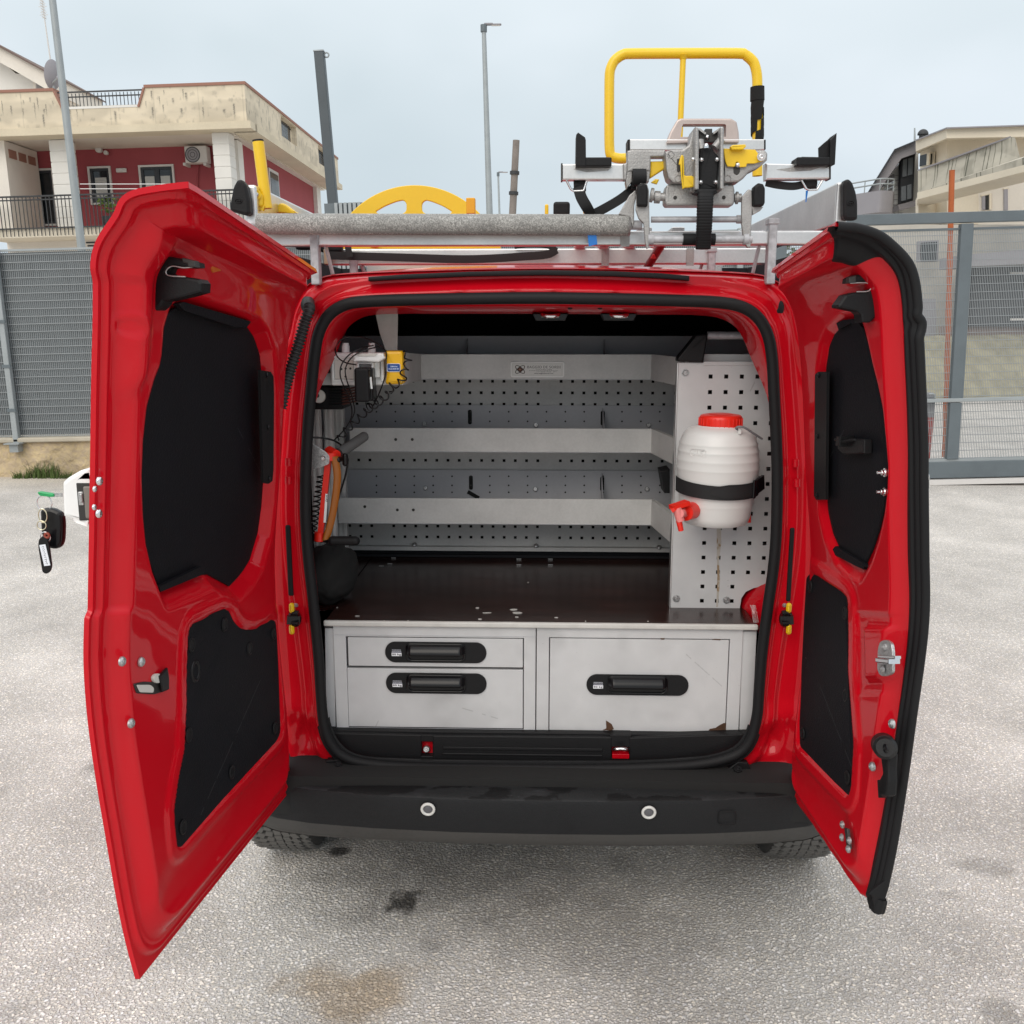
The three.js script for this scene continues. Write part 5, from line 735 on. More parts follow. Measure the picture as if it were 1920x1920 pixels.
  for (const [x, y, r] of [[187, 902, 0.0075], [178, 917, 0.005], [177, 951, 0.005], [186, 963, 0.0075]]) part(door, 'rivet', [new THREE.SphereGeometry(r, 16, 10).scale(1, 1, 0.6)].map((g) => { const [u, yy] = D.uy(x, y, 0.022); return D.solid(g.translate(u, yy, 0.022 - D.out(yy, u / D.W))); }), M.chrome);
  // lock housing on the outside of the door, seen past its edge
  { const q = (x, y) => { const p = D.on(D.W - 0.035, 1, 0); return at(x, y, p.z); }, z = D.on(D.W - 0.035, 1, 0).z;
    const h = part(door, 'lock_housing', [plate(roundPoly([[116, 905], [126, 896], [150, 882], [173, 878], [173, 905], [150, 905], [144, 912], [144, 974], [168, 982], [150, 979], [118, 969]], 3), z + 0.02, 0.10, 0.006), plate([[144, 900], [175, 890], [175, 905], [146, 910]], z + 0.015, 0.09, 0.003), plate([[144, 970], [146, 974], [175, 984], [175, 976]], z + 0.015, 0.09, 0.003)], M.white);
    part(h, 'housing_cavity', prect(144, 904, 174, 977, z + 0.0205, 0.012, 0.003), M.steelDark); part(h, 'lock_body', prect(157, 912, 173, 973, z + 0.0235, 0.012, 0.003), mat([0.20, 0.18, 0.16], 0.5)); part(h, 'lock_bolt', [prect(146, 922, 156, 948, z + 0.023, 0.01, 0.002), prect(148, 926, 154, 943, z + 0.026, 0.01, 0.002)], M.zinc); }
}
{ // ---------------- right door
  const D = new Door(1, 0.62, 0.03, 4.5, 0.482, FREE_R);
  const winPx = [[1618, 1066], [1600, 1058], [1580, 1040], [1562, 1000], [1553, 960], [1549, 900], [1547, 820], [1547, 740], [1549, 690], [1555, 650], [1564, 628], [1578, 612], [1590, 602], [1606, 600], [1618, 614], [1628, 650], [1636, 685], [1645, 720], [1654, 765], [1660, 820], [1663, 870], [1662, 910], [1657, 950], [1648, 990], [1635, 1030]];
  const lowPx = roundPoly([[1512, 1083], [1520, 1074], [1534, 1078], [1584, 1112], [1594, 1124], [1595, 1180], [1594, 1260], [1600, 1330], [1605, 1400], [1600, 1480], [1594, 1496], [1560, 1462], [1500, 1400], [1499, 1360], [1503, 1250], [1508, 1150]], 7);
  const dim = [[1680, 608]].map(([x, y]) => D.uy(x, y, 0.04)), win = D.poly(winPx, 0.030), low = D.poly(lowPx, 0.038), pad = D.poly([[1626, 1176], [1690, 1178], [1690, 1274], [1628, 1276]], 0.04), pad2 = D.poly([[1618, 1150], [1696, 1154], [1692, 1302], [1620, 1302]], 0.03), valley = D.poly([[1480, 1420], [1594, 1530], [1625, 1640], [1600, 1640], [1490, 1500]], 0.03);
  const relief = (u, y, du, dv, fe, top) => {
    const hh = clamp(0.5 + (dv - du) / 0.12), d = Math.max(0, lerp(dv, du, hh) - 0.06 * hh * (1 - hh)), w = sdPoly(u, y, win), l = sdPoly(u, y, low), p = sdPoly(u, y, pad), p2 = sdPoly(u, y, pad2), va = sdPoly(u, y, valley);
    let r = 0.003 + 0.009 * S(0.009, 0.013, d) + 0.029 * S(0.024, 0.052, d);
    r = lerp(r, Math.min(r, 0.024), 1 - S(-0.004, 0.03, w));
    for (const [x, yy] of dim) { const q = Math.hypot(u - x, y - yy); if (q < 0.03) r -= 0.004 * S(0.016, 0.008, q) - 0.002 * S(0.006, 0.002, Math.abs(q - 0.018)); }
    r -= 0.007 * (1 - S(-0.002, 0.006, l)) * S(0.05, 0.08, d); r += 0.005 * S(0.028, 0.012, Math.abs(l - 0.012)) * S(0.03, 0.08, d);
    r -= 0.003 * (1 - S(-0.003, 0.004, p2)) * S(0.03, 0.05, d); r += 0.012 * (1 - S(-0.006, 0.006, p)) * S(0.03, 0.06, d);
    r -= 0.006 * (1 - S(-0.03, 0.02, va)) * S(0.02, 0.05, d);
    return r + (fbm(u * 14 + 40, y * 14, 2) - 0.5) * 0.0008;
  };
  const door = part(van, 'rear_door', D.skin(relief), M.red, 'narrow right rear door with black rubber edge');
  part(door, 'window_card', D.card(winPx, 0.0295), M.card);
  part(door, 'top_flap', D.cardSplit([[1568, 606], [1580, 600], [1606, 597], [1614, 612], [1594, 606], [1572, 618]], 0.036, 0.010), M.card);
  part(door, 'bottom_flap', D.cardSplit([[1556, 1036], [1566, 1024], [1618, 1056], [1620, 1068], [1606, 1062]], 0.036, 0.010), M.card);
  const hp = part(door, 'card_strip', D.cardSplit([[1534, 697], [1550, 697], [1548, 937], [1530, 937], [1526, 930], [1528, 702]], 0.046, 0.006), M.black);
  for (const [x, y] of [[1535, 704], [1533, 818], [1532, 929]]) part(hp, 'screw', D.screw(x, y, 0.0465, 0.0055, 0.003), M.gloss);
  const tc = part(door, 'toggle_clasp', [D.ext([[1568, 822], [1598, 823], [1620, 824], [1622, 850], [1600, 852], [1580, 852], [1568, 842]], 0.046, 0.018, 0.003), D.ext([[1566, 818], [1574, 818], [1574, 838], [1566, 836]], 0.06, 0.03, 0.002)], M.black); part(tc, 'clasp_loop', tube([D.at(1566, 824, 0.05), D.at(1580, 828, 0.055), D.at(1604, 825, 0.045), D.at(1616, 832, 0.03)], 0.003, 20, 6), M.black);
  const lc = part(door, 'lower_card', D.cardSplit(lowPx, 0.0405, 0.005), M.card);
  for (const [x, y] of [[1520, 1100], [1586, 1150], [1514, 1243], [1587, 1305], [1506, 1375], [1590, 1458]]) part(lc, 'clip_recess', [new THREE.TorusGeometry(0.010, 0.0028, 8, 18), new THREE.CylinderGeometry(0.0095, 0.0095, 0.002, 16).rotateX(Math.PI / 2)].map((g) => { const [u, yy] = D.uy(x, y, 0.041); return D.solid(g.scale(1, 1.15, 0.8).translate(u, yy, 0.0425 - D.out(yy, u / D.W))); }), M.black);
  { const u0 = D.uy(1630, 545, 0.045)[0], P = [[1642, 512], [1612, 514], [1600, 518], [1593, 522], [1592, 531], [1615, 530], [1628, 531], [1633, 539], [1628, 546], [1604, 548], [1586, 553], [1572, 572], [1572, 577], [1608, 584], [1614, 590], [1616, 605], [1632, 605], [1644, 594], [1644, 508]];
    const lh = part(door, 'latch_housing', [D.side_(P, u0, 0.036, 0.004)], M.black);
    part(lh, 'latch_lining', tube([[1594, 531], [1615, 530], [1627, 531], [1633, 539], [1627, 546], [1606, 547]].map(([x, y]) => D.sideAt(x, y, u0 + 0.001)), 0.0012, 40, 8), M.zinc); part(lh, 'latch_claw', D.side_([[1592, 520], [1606, 516], [1606, 530], [1592, 531]], u0 + 0.004, 0.016, 0.002), M.steelDark); }
  // striker plate on its raised pad
  const sp = part(door, 'striker_plate', D.ext(roundPoly([[1645, 1216], [1650, 1202], [1662, 1199], [1672, 1206], [1674, 1225], [1672, 1262], [1662, 1268], [1648, 1268], [1642, 1256]], 6), 0.058, 0.006, 0.001), M.zinc);
  part(sp, 'striker_bar', [D.ext([[1640, 1233], [1666, 1236], [1666, 1245], [1640, 1242]], 0.080, 0.022, 0.002), D.ext([[1644, 1228], [1678, 1230], [1678, 1236], [1644, 1234]], 0.07, 0.012, 0.002)], M.chrome);
  for (const [x, y] of [[1659, 1213], [1656, 1254]]) part(sp, 'screw', D.screw(x, y, 0.0585, 0.008, 0.004), M.zinc);
  for (const [x, y, r] of [[1661, 1886 - 1000, 0.005], [1660, 922, 0.005]]) { const p = D.at(x, y, 0.036); part(door, 'threaded_stud', [cyl(p, p.clone().addScaledVector(D.n, 0.016), 0.003), cyl(p.clone().addScaledVector(D.n, 0.003), p.clone().addScaledVector(D.n, 0.008), 0.0055, 0.0055, 6), cyl(p, p.clone().addScaledVector(D.n, 0.003), 0.008, 0.008, 16)], M.chrome); }
  for (const [x, y] of [[1675, 1357], [1638, 1437]]) part(door, 'bolt', D.screw(x, y, 0.042, 0.009, 0.007), M.zinc);
  const hd = part(door, 'release_knob', [cyl(D.at(1656, 1396, 0.042), D.at(1660, 1402, 0.07), 0.022, 0.021, 24), cyl(D.at(1660, 1402, 0.07), D.at(1660, 1402, 0.074), 0.021, 0.016, 24)], M.black); part(hd, 'release_lever', [D.ext(roundPoly([[1651, 1412], [1668, 1412], [1665, 1440], [1664, 1466], [1660, 1494], [1646, 1494], [1646, 1462], [1654, 1450]], 4), 0.062, 0.02, 0.005)], M.black); part(hd, 'lever_pocket', D.ext(roundPoly([[1645, 1462], [1662, 1462], [1659, 1496], [1645, 1496]], 2), 0.0435, 0.003, 0.0005), M.rubber); part(hd, 'knob_screw', D.screw(1661, 1403, 0.075, 0.008, 0.003), M.gloss);
  // lower catch
  const ct = part(door, 'lower_catch', [D.ext(roundPoly([[1576, 1544], [1586, 1534], [1594, 1542], [1598, 1570], [1597, 1596], [1588, 1602], [1582, 1590], [1584, 1570], [1578, 1562]], 3), 0.03, 0.006, 0.001)], M.zinc); part(ct, 'catch_claw', [D.ext([[1584, 1552], [1590, 1554], [1591, 1592], [1585, 1590]], 0.050, 0.006, 0.001)], M.steelDark); for (const [x, y] of [[1581, 1546], [1580, 1570], [1594, 1576], [1592, 1592]]) part(ct, 'rivet', D.screw(x, y, 0.047, 0.0075, 0.005), M.zinc);
  // rubber edge along the free side
  const rows = D.rows, band = [], tubeP = [];
  for (let i = 0; i <= D.NT; i += 2) {
    const r = rows[i], e = r[D.NS], out = e.clone().sub(r[D.NS - 6]).normalize(), t0 = i / D.NT; tubeP.push(e.clone().addScaledVector(out, 0.005).addScaledVector(D.n, -0.0005));
    const w = 0.030 + 0.003 * Math.sin(i * 0.05) + (0.05 + 0.02 * (vn(i * 0.075, 2.2) - 0.5) * 2) * S(0.80, 0.86, t0) * S(0.99, 0.93, t0) + 0.010 * S(0.80, 0.84, t0), row = [e.clone().addScaledVector(out, 0.006).addScaledVector(D.n, 0.006), e.clone().addScaledVector(D.n, 0.010)]; let acc = 0, j = D.NS;
    const stops = Array.from({ length: 11 }, (_, k) => (w * (k + 1)) / 11); let q = 0; while (j > 1 && q < 11) { const L = r[j].distanceTo(r[j - 1]); while (q < 11 && acc + L >= stops[q]) { const f = (stops[q] - acc) / L; row.push(r[j].clone().lerp(r[j - 1], f).addScaledVector(D.n, lerp(0.012, 0.0035, (q + 1) / 11))); q++; } acc += L; j--; } while (row.length < 13) row.push(row[row.length - 1].clone()); band.push(row);
  }
  const se = part(door, 'edge_seal', [new THREE.TubeGeometry(new THREE.CatmullRomCurve3(tubeP), 300, 0.0082, 12)], M.rubber);
  part(se, 'seal_flap', grid(band), M.rubber);
  { const e = rows[0][D.NS], q = (x, y) => at(x, y, e.z); part(se, 'torn_seal_end', [tube([tubeP[4], tubeP[0], q(1652, 1690), q(1648, 1708)], 0.0115, 20, 8), plate([[1638, 1668], [1662, 1650], [1668, 1660], [1660, 1684], [1659, 1712], [1648, 1707], [1640, 1702], [1636, 1680], [1629, 1676]], e.z + 0.012, 0.006, 0.001)], M.rubber); }
  // outer handle peeping past the edge
  { const z = D.on(D.W - 0.03, 1, 0).z; const h = part(door, 'outer_handle', plate(roundPoly([[1737, 888], [1744, 890], [1745, 922], [1738, 930]], 2), z - 0.03, 0.05, 0.003), M.chrome); part(h, 'handle_recess', plate([[1738, 898], [1742, 900], [1742, 916], [1738, 918]], z - 0.0295, 0.01), M.gloss); }
}
// ================================================================ fitted load bay
const ZC = -0.05; // face of the drawer cabinet
{
  const c = thing('drawer_cabinet', 'grey steel drawer cabinet across the van floor with brown wooden top', 'drawer cabinet');
  const Y = (y) => at(1010, y, ZC).y, X = (x, y = 1280) => at(x, y, ZC).x;
  const xl = X(609, 1180), xm = X(1005), xr = X(1419, 1187), yt = Y(1177), yb = Y(1386);
  const body = (a, b, x0, x1, hole, name) => part(c, name, [ext(roundPoly([[a, yb], [b, yb], [b, yt], [a, yt]], 0.002), 0.02, 0.0012, hole).translate(0, 0, ZC), box(b - a - 0.004, yt - yb - 0.004, 0.6, (a + b) / 2, (yt + yb) / 2, ZC - 0.36), box(b - a - 0.02, 0.01, 0.3, (a + b) / 2, yb + 0.008, ZC - 0.2)], M.grey);
  const hole = (x0, y0, x1, y1) => { const a = at(x0, (y0 + y1) / 2, ZC), b = at(x1, (y0 + y1) / 2, ZC), t = at((x0 + x1) / 2, y0, ZC), e = at((x0 + x1) / 2, y1, ZC); return [[a.x, e.y], [a.x, t.y], [b.x, t.y], [b.x, e.y]]; };
  body(X(628), xm - 0.0012, 0, 0, [hole(651, 1195, 982, 1366)], 'left_carcase');
  body(xm + 0.0012, X(1389), 0, 0, [hole(1029, 1197, 1365, 1373)], 'right_carcase');
  parts(c, 'side_filler', [plate([[609, 1178], [626.5, 1178], [629.5, 1378], [624, 1378], [612, 1350]], ZC - 0.004, 0.02, 0.001), plate([[1391, 1184], [1419, 1184], [1411, 1345], [1397, 1384], [1386, 1386]], ZC - 0.004, 0.02, 0.001)], M.grey);
  for (const [y0, y1] of [[1187, 1195], [1367, 1376]]) part(c, 'frame_seam', [box(X(1004) - X(628), 0.0007, 0.001, (X(1004) + X(628)) / 2, Y(y0 === 1187 ? 1194 : 1368), ZC + 0.0004)], M.greyDark);
  const top = part(c, 'worktop', rbox(xr - xl - 0.004, 0.012, 1.02, 0.002, (xl + xr) / 2, yt + 0.0075, ZC - 0.515), M.ply);
  parts(c, 'worktop_wing', [box(0.14, 0.012, 0.9, xl - 0.07, yt + 0.0072, ZC - 0.58), box(0.1, 0.012, 0.7, xr + 0.05, yt + 0.0072, ZC - 0.68)], M.ply);
  part(c, 'edge_trim', [rbox(xr - xl + 0.002, 0.0145, 0.012, 0.0045, (xl + xr) / 2, yt + 0.0085, ZC + 0.006, 3)], M.edge);
  part(c, 'back_kick', [box(1.3, 0.030, 0.01, -0.03, yt + 0.030, -0.735), box(1.3, 0.008, 0.012, -0.03, yt + 0.0185, -0.715)], M.liner);
  for (const [x, y] of [[738, 1046], [731, 1057], [715, 1061], [973, 1048], [973, 1059], [1032, 1048], [1032, 1059]]) part(c, 'staple', box(0.014, 0.002, 0.004, ...atY(x, y, yt + 0.016).toArray()), M.zinc);
  for (const [x, y, w, d] of [[895, 1140, 0.010, 0.004], [913, 1149, 0.024, 0.003], [963, 1143, 0.020, 0.006], [970, 1149, 0.026, 0.007], [900, 1161, 0.010, 0.004], [670, 1155, 0.012, 0.003], [1043, 1158, 0.010, 0.003], [969, 1157, 0.010, 0.003], [1215, 1165, 0.004, 0.002], [1098, 1165, 0.003, 0.004], [720, 1164, 0.004, 0.003], [765, 1164, 0.004, 0.003], [632, 1139, 0.004, 0.003], [990, 1092, 0.004, 0.002]]) { const p = atY(x, y, yt + 0.0145); part(c, 'paint_chip', new THREE.CylinderGeometry(0.5, 0.5, 1, 7).scale(w, 0.0012, d * 2.2).rotateY(rr(-0.15, 0.15)).translate(p.x, p.y, p.z), M.edge); }
  // drawers
  const sticker = canvasTex(128, 128, (g) => { g.fillStyle = '#101114'; g.fillRect(0, 0, 128, 128); g.fillStyle = '#c9cbd6'; g.font = 'bold 25px sans-serif'; g.textAlign = 'center'; g.fillText('PORTATA', 64, 26); g.fillText('MASSIMA', 64, 52); g.fillStyle = '#20285a'; g.fillRect(4, 56, 120, 6); g.fillStyle = '#e8e9ee'; g.fillRect(4, 64, 120, 60); g.fillStyle = '#15161c'; g.font = 'bold 44px sans-serif'; g.fillText('80 kg', 64, 110); });
  const drawer = (x0, y0, x1, y1, hx, hy, label) => {
    const d = part(c, 'drawer', prect(x0 + 1.6, y0 + 1.6, x1 - 1.6, y1 - 1.8, ZC - 0.001, 0.018, 0.0015), M.grey, label);
    const p = at(hx, hy, ZC), plateW = 0.250, plateH = 0.0535, z = ZC - 0.001;
    part(d, 'handle_plate', ext(roundPts(p.x - plateW / 2, p.y - plateH / 2, p.x + plateW / 2, p.y + plateH / 2, plateH / 2 - 0.001, 12), 0.004, 0.001, [roundPts(p.x - 0.07, p.y - 0.019, p.x + 0.07, p.y + 0.021, 0.012)]).translate(0, 0, z + 0.004), M.black);
    part(d, 'handle_cup', [ext(roundPts(p.x - 0.074, p.y - 0.0225, p.x + 0.074, p.y + 0.0245, 0.014, 8), 0.007, 0.002, [roundPts(p.x - 0.068, p.y - 0.018, p.x + 0.068, p.y + 0.012, 0.01)]).translate(0, 0, z + 0.008), box(0.138, 0.034, 0.003, p.x, p.y - 0.003, z + 0.0018)], M.gloss);
    const prof = [[0.006, 0.023], [0.014, 0.021], [0.022, 0.012], [0.0245, 0.003], [0.024, -0.001], [0.020, -0.002], [0.004, -0.001]], R = []; for (const [dz, dy] of prof) { const row = []; for (let i = 0; i <= 40; i++) { const t = i / 40 * 2 - 1, e = 1 - S(0.86, 1, Math.abs(t)) * 0.75; row.push(V(p.x + t * 0.0725, p.y + dy - (1 - e) * (dy > 0.01 ? 0.006 : 0), z + 0.004 + dz * e)); } R.push(row); }
    part(d, 'grip', [grid(R)], M.gloss); part(d, 'grip_lip', rbox(0.122, 0.0045, 0.006, 0.0015, p.x - 0.002, p.y - 0.006, z + 0.013), M.gloss);
    const g = new THREE.PlaneGeometry(0.026, 0.0185).translate(p.x - plateW / 2 + 0.0285, p.y - 0.001, z + 0.0046); const s = part(d, 'load_sticker', g, mat([1, 1, 1], 0.5, { map: sticker, metre: false })); return d;
  };
  drawer(651, 1195, 982, 1252, 817, 1223, 'shallow upper left drawer'); drawer(651, 1253, 982, 1366, 818, 1281, 'deeper lower left drawer');
  const big = drawer(1029, 1197, 1365, 1373, 1195, 1284, 'large right drawer with rust along its lower edge');
  part(c, 'drawer_gap', [box(0.44, 0.003, 0.01, X(816), Y(1252.5), ZC - 0.012)], M.under);
  const rust = (P) => part(big, 'rust_patch', plate(P, ZC + 0.0002, 0.004), mat([0.085, 0.04, 0.02], 0.9, { map: wear(0.3, 1.6, 8) }));
  rust([[1136, 1351], [1141, 1354], [1147, 1358], [1151, 1367], [1145, 1370], [1137, 1369], [1130, 1369], [1137, 1366]]); rust([[1328, 1371], [1331, 1367], [1342, 1365], [1349, 1360], [1357, 1356], [1361, 1356], [1361, 1373], [1340, 1372]]); rust([[1335, 1199], [1340, 1197.8], [1352, 1198.5], [1350, 1200.5]]); rust([[1238, 1196.5], [1246, 1196.5], [1246, 1199], [1240, 1199.4]]);
}
// ---- shelving with perforated back and end panel
const sq = (x, y, s) => [[x - s, y - s], [x - s, y + s], [x + s, y + s], [x + s, y - s]];
{
  const s = thing('shelving', 'grey steel shelving with three lipped shelves and square holed panels', 'shelving');
  const ZB = -0.72, ZL = -0.50, ytop = at(1000, 640, ZB).y, ybot = at(1000, 1029, ZB).y;
  const back = []; const px0 = at(677, 1006, ZB).x, py0 = at(700, 1006, ZB).y;
  const HH = []; for (let j = 0; j < 18; j++) for (let i = -3; i < 32; i++) { const x = px0 + i * 0.0345, y = py0 + j * 0.0345; if (x > -0.66 && x < 0.70 && y < ytop - 0.02 && i % 15 !== 2) HH.push(sq(x, y, 0.0043)); }
  part(s, 'back_panel', ext(rectPts(-0.70, ybot, 0.73, ytop), 0.0015, 0, HH).translate(0, 0, ZB), M.shelf); part(s, 'back_void', box(1.44, ytop - ybot, 0.004, 0.01, (ytop + ybot) / 2, ZB - 0.03), M.under);
  part(s, 'bottom_flange', [box(1.40, 0.012, 0.02, 0, ybot + 0.003, ZB + 0.012)], M.shelf); for (const [x, y] of [[777, 1022], [1005, 1024], [1236, 1027]]) part(s, 'flange_bolt', screwGeo(0.008, V(0, 1, 0.6), at(x, y, ZB + 0.02), 0.006), M.zinc);
  const shelf = (yTop, yBot, yBack, xl, slots, dark) => {
    const y1 = at(1000, yTop, ZL).y, y0 = at(1000, yBot, ZL).y, yb = at(1000, yBack, ZB + 0.015).y, x0 = at(xl, yTop, ZL).x, x1 = at(1223, yTop, ZL).x;
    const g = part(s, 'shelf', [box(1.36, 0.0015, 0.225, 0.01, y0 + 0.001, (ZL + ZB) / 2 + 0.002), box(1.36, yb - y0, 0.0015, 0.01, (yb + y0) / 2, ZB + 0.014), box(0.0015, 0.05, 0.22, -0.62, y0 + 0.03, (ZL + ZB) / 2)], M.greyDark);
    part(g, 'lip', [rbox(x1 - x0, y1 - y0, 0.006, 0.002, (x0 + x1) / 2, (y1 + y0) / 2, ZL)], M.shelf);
    // right-hand shelf along the van's side, behind the end panel
    const xn = 0.352, W4 = (L) => grid([[V(...L[0]), V(...L[1])], [V(...L[3]), V(...L[2])]]);
    part(g, 'side_lip', [bar(V(x1, (y1 + y0) / 2, ZL + 0.003), V(xn, (y1 + y0) / 2, -0.19), 0.005, y1 - y0), W4([[x1, y0 + 0.001, ZL], [xn, y0 + 0.001, -0.19], [0.68, y0 + 0.001, -0.19], [0.68, y0 + 0.001, ZL]]), bar(V(x1 + 0.006, y1 - 0.002, ZL + 0.01), V(xn + 0.006, y1 - 0.002, -0.2), 0.012, 0.002)], M.shelf);
    for (const [x, y] of slots) { const p = at(x, y, ZB + 0.0165); part(g, 'slot', ext(roundPts(p.x - 0.006, p.y - 0.022, p.x + 0.006, p.y + 0.022, 0.005), 0.001).translate(0, 0, ZB + 0.0163), M.under); }
    return { g, y1, y0, yb, x1 };
  };
  const a = shelf(664, 712, 630, 760, [], 1), b = shelf(803, 848, 760, 655, [[881, 782], [1130, 784]]), d = shelf(935, 983, 882, 633, [[883, 905], [1129, 907]]);
  for (const [h, X, tilt] of [[a, [876, 1131], 0], [b, [1131], 0], [d, [1131], 0]]) for (const x of X) { const p = at(x, 700, ZB + 0.02); const L = ext([[0, 0], [0.13, 0], [0.13, 0.025], [0, h.yb - h.y0 - 0.012]], 0.002).rotateY(-Math.PI / 2).translate(p.x, h.y0 + 0.004, ZB + 0.02); part(h.g, 'divider', L, M.greyDark); }
  part(d.g, 'divider_slot', bar(at(877, 922, ZB + 0.017), at(898, 934, ZB + 0.017), 0.011, 0.004, V(0, 0, 1)), M.under);
  // small holes and screws in the tray backs and lips
  { const H = []; for (const [h, ys] of [[b, [772, 790]], [d, [893, 910, 923]]]) for (const y of ys) for (let k = 0; k < 16; k++) { const p = at(706 + k * 35.4, y, ZB + 0.0152); if (p.x < 0.42) H.push(cyl(p, p.clone().add(V(0, 0, 0.0012)), 0.0028, 0.0028, 8)); } part(s, 'punched_holes', H, M.steelDark).userData.kind = 'stuff'; }
  for (const [x, y] of [[796, 795], [1005, 797], [1216, 797], [798, 915], [1004, 917], [1213, 917]]) part(s, 'screw', screwGeo(0.0075, V(0, 0.2, 1), at(x, y, ZB + 0.016), 0.006), M.zinc);
  for (const [x, y] of [[742, 824], [773, 824], [745, 956], [775, 956], [684, 950]]) { const p = at(x, y, ZL + 0.0032); part(s, 'lip_hole', [cyl(p, p.clone().add(V(0, 0, 0.001)), 0.0042, 0.0042, 14)], M.steelDark); }
  // left-hand top shelf, its end towards the doors
  { const ze = -0.13, x1 = at(756, 690, ze).x, y1 = a.y1, y0 = a.y0; const qd = (L) => grid([[at(...L[0]), at(...L[1])], [at(...L[3]), at(...L[2])]]); part(s, 'left_shelf_end', [plate([[585, 661], [756, 661], [756, 722], [585, 722]], ze, 0.004, 0.001), qd([[756, 661, ze], [790, 664, ZL], [790, 712, ZL], [756, 722, ze]]), qd([[585, 721, ze], [756, 721, ze], [790, 711, ZL], [640, 711, ZL]])], M.shelf); }
  // uprights at the left
  for (const [x, z, w] of [[-0.595, -0.30, 0.028], [-0.568, -0.34, 0.022], [-0.585, -0.55, 0.03]]) part(s, 'upright', [rbox(w, 0.62, 0.03, 0.003, x, 1.10, z), box(0.004, 0.62, 0.004, x - w * 0.2, 1.10, z + 0.016), box(0.004, 0.62, 0.004, x + w * 0.25, 1.10, z + 0.016)], M.shelf);
  // end panel on the right
  const ZP = -0.186, yp1 = at(1340, 680, ZP).y, yp0 = at(1320, 1140, ZP).y, xp0 = at(1263, 900, ZP).x, g = (x, y) => at(x, y, ZP);
  const panOut = [[xp0, yp0], ...trace([[1387, 1141], [1390, 1122], [1398, 1110], [1412, 1103], [1432, 1098]], ZP), [xp0 + 0.28, yp0 + 0.055], [xp0 + 0.28, yp1], [xp0, yp1]], P = [], c0 = at(1332.5, 706, ZP), pitch = 0.038, skip = new Set(['0,0']); for (let j = 0; j < 17; j++) for (let i = 0; i < 7; i++) { const x = c0.x + i * pitch, y = c0.y - j * pitch; if (sdPoly(x, y, panOut) < -0.012) P.push(sq(x, y, 0.0050)); }
  const pan = part(s, 'end_panel', ext(panOut, 0.002, 0, P).translate(0, 0, ZP), M.grey);
  part(pan, 'panel_edge', [box(0.002, yp1 - yp0, 0.03, xp0 + 0.001, (yp1 + yp0) / 2, ZP - 0.0165), rbox(0.004, yp1 - yp0, 0.004, 0.0015, xp0 + 0.001, (yp1 + yp0) / 2, ZP)], M.alu);
  part(pan, 'panel_backing', box(0.3, yp1 - yp0, 0.004, xp0 + 0.19, (yp1 + yp0) / 2, ZP - 0.08), mat([0.03, 0.03, 0.03], 0.8));
  part(pan, 'top_flange', [prect(1319, 664, 1450, 680, ZP - 0.03, 0.004), prect(1319, 678, 1450, 686, ZP + 0.002, 0.003)], M.grey);
  part(pan, 'corner_bracket', [plate(roundPoly([[1271, 678], [1271, 672], [1306, 628], [1328, 626], [1319, 679]], 3), ZP + 0.012, 0.05, 0.004)], M.black);
  part(pan, 'top_bar', cyl(at(1326, 629, ZP - 0.01), at(1440, 629, ZP - 0.01), 0.0095), M.galv);
  for (const [x, y] of [[1285, 699], [1268, 1122], [1362, 1125]]) part(pan, 'panel_bolt', [screwGeo(0.0075, V(0, 0, 1), g(x, y), 0.006), cyl(g(x, y), g(x, y).add(V(0, 0, 0.0015)), 0.0095)], M.zinc);
  { const R = [[1344, 990], [1352, 990], [1352, 1020], [1348, 1050], [1350, 1090], [1346, 1138], [1343, 1138], [1345, 1080], [1344, 1040]]; part(pan, 'rust_stain', plate(R, ZP + 0.0004, 0.0006), mat([1, 1, 1], 0.8, { map: dataTex(256, (u, v) => { const k = S(0.45, 0.7, fbm(u * 30, v * 12, 4)); return [lerp(0.46, 0.30, k), lerp(0.43, 0.21, k), lerp(0.38, 0.12, k)]; }, true, 6) })); }
  // maker's plate on the top shelf
  const label = canvasTex(1024, 300, (c, w, h) => {
    c.fillStyle = '#d9d9d6'; c.fillRect(0, 0, w, h); c.strokeStyle = '#b9b9b6'; c.lineWidth = 5; c.strokeRect(22, 22, w - 44, h - 44);
    for (const a of [0.78, -0.78]) { c.save(); c.translate(168, 150); c.rotate(a); c.strokeStyle = '#2a2420'; c.lineWidth = 13; c.beginPath(); c.ellipse(0, 0, 118, 50, 0, 0, 7); c.stroke(); c.strokeStyle = '#6b5a4c'; c.lineWidth = 3; c.beginPath(); c.ellipse(0, 0, 106, 40, 0, 0, 7); c.stroke(); c.restore(); }
    c.save(); c.translate(168, 150); c.rotate(Math.PI / 4); c.fillStyle = '#4a210c'; c.fillRect(-46, -46, 92, 92); c.restore(); c.fillStyle = '#b98a63'; c.font = 'bold 34px serif'; c.textAlign = 'center'; c.fillText('BS', 168, 162);
    c.fillStyle = '#26282c'; c.font = '92px sans-serif'; c.textAlign = 'center'; c.save(); c.translate(640, 122); c.scale(0.98, 0.86); c.fillText('BAGGIO DE SORDI', 0, 0, 690); c.restore();
    c.fillStyle = '#55565a'; let q = 7; const rn = () => (q = (q * 16807) % 2147483647) / 2147483647; for (const [y, x0, x1] of [[152, 480, 780], [180, 350, 920], [206, 500, 770]]) for (let x = x0; x < x1;) { const L = 8 + rn() * 26; c.fillRect(x, y - 8, L, 5 + rn() * 7); x += L + 7 + rn() * 6; }
    c.fillStyle = '#3a3b3f'; c.font = 'bold 32px sans-serif'; c.fillText('www.baggiodesordi.com', 640, 250); c.fillStyle = '#1a1a1a'; c.beginPath(); c.arc(842, 206, 7, 0, 7); c.fill(); c.fillRect(838, 196, 60, 3);
  });
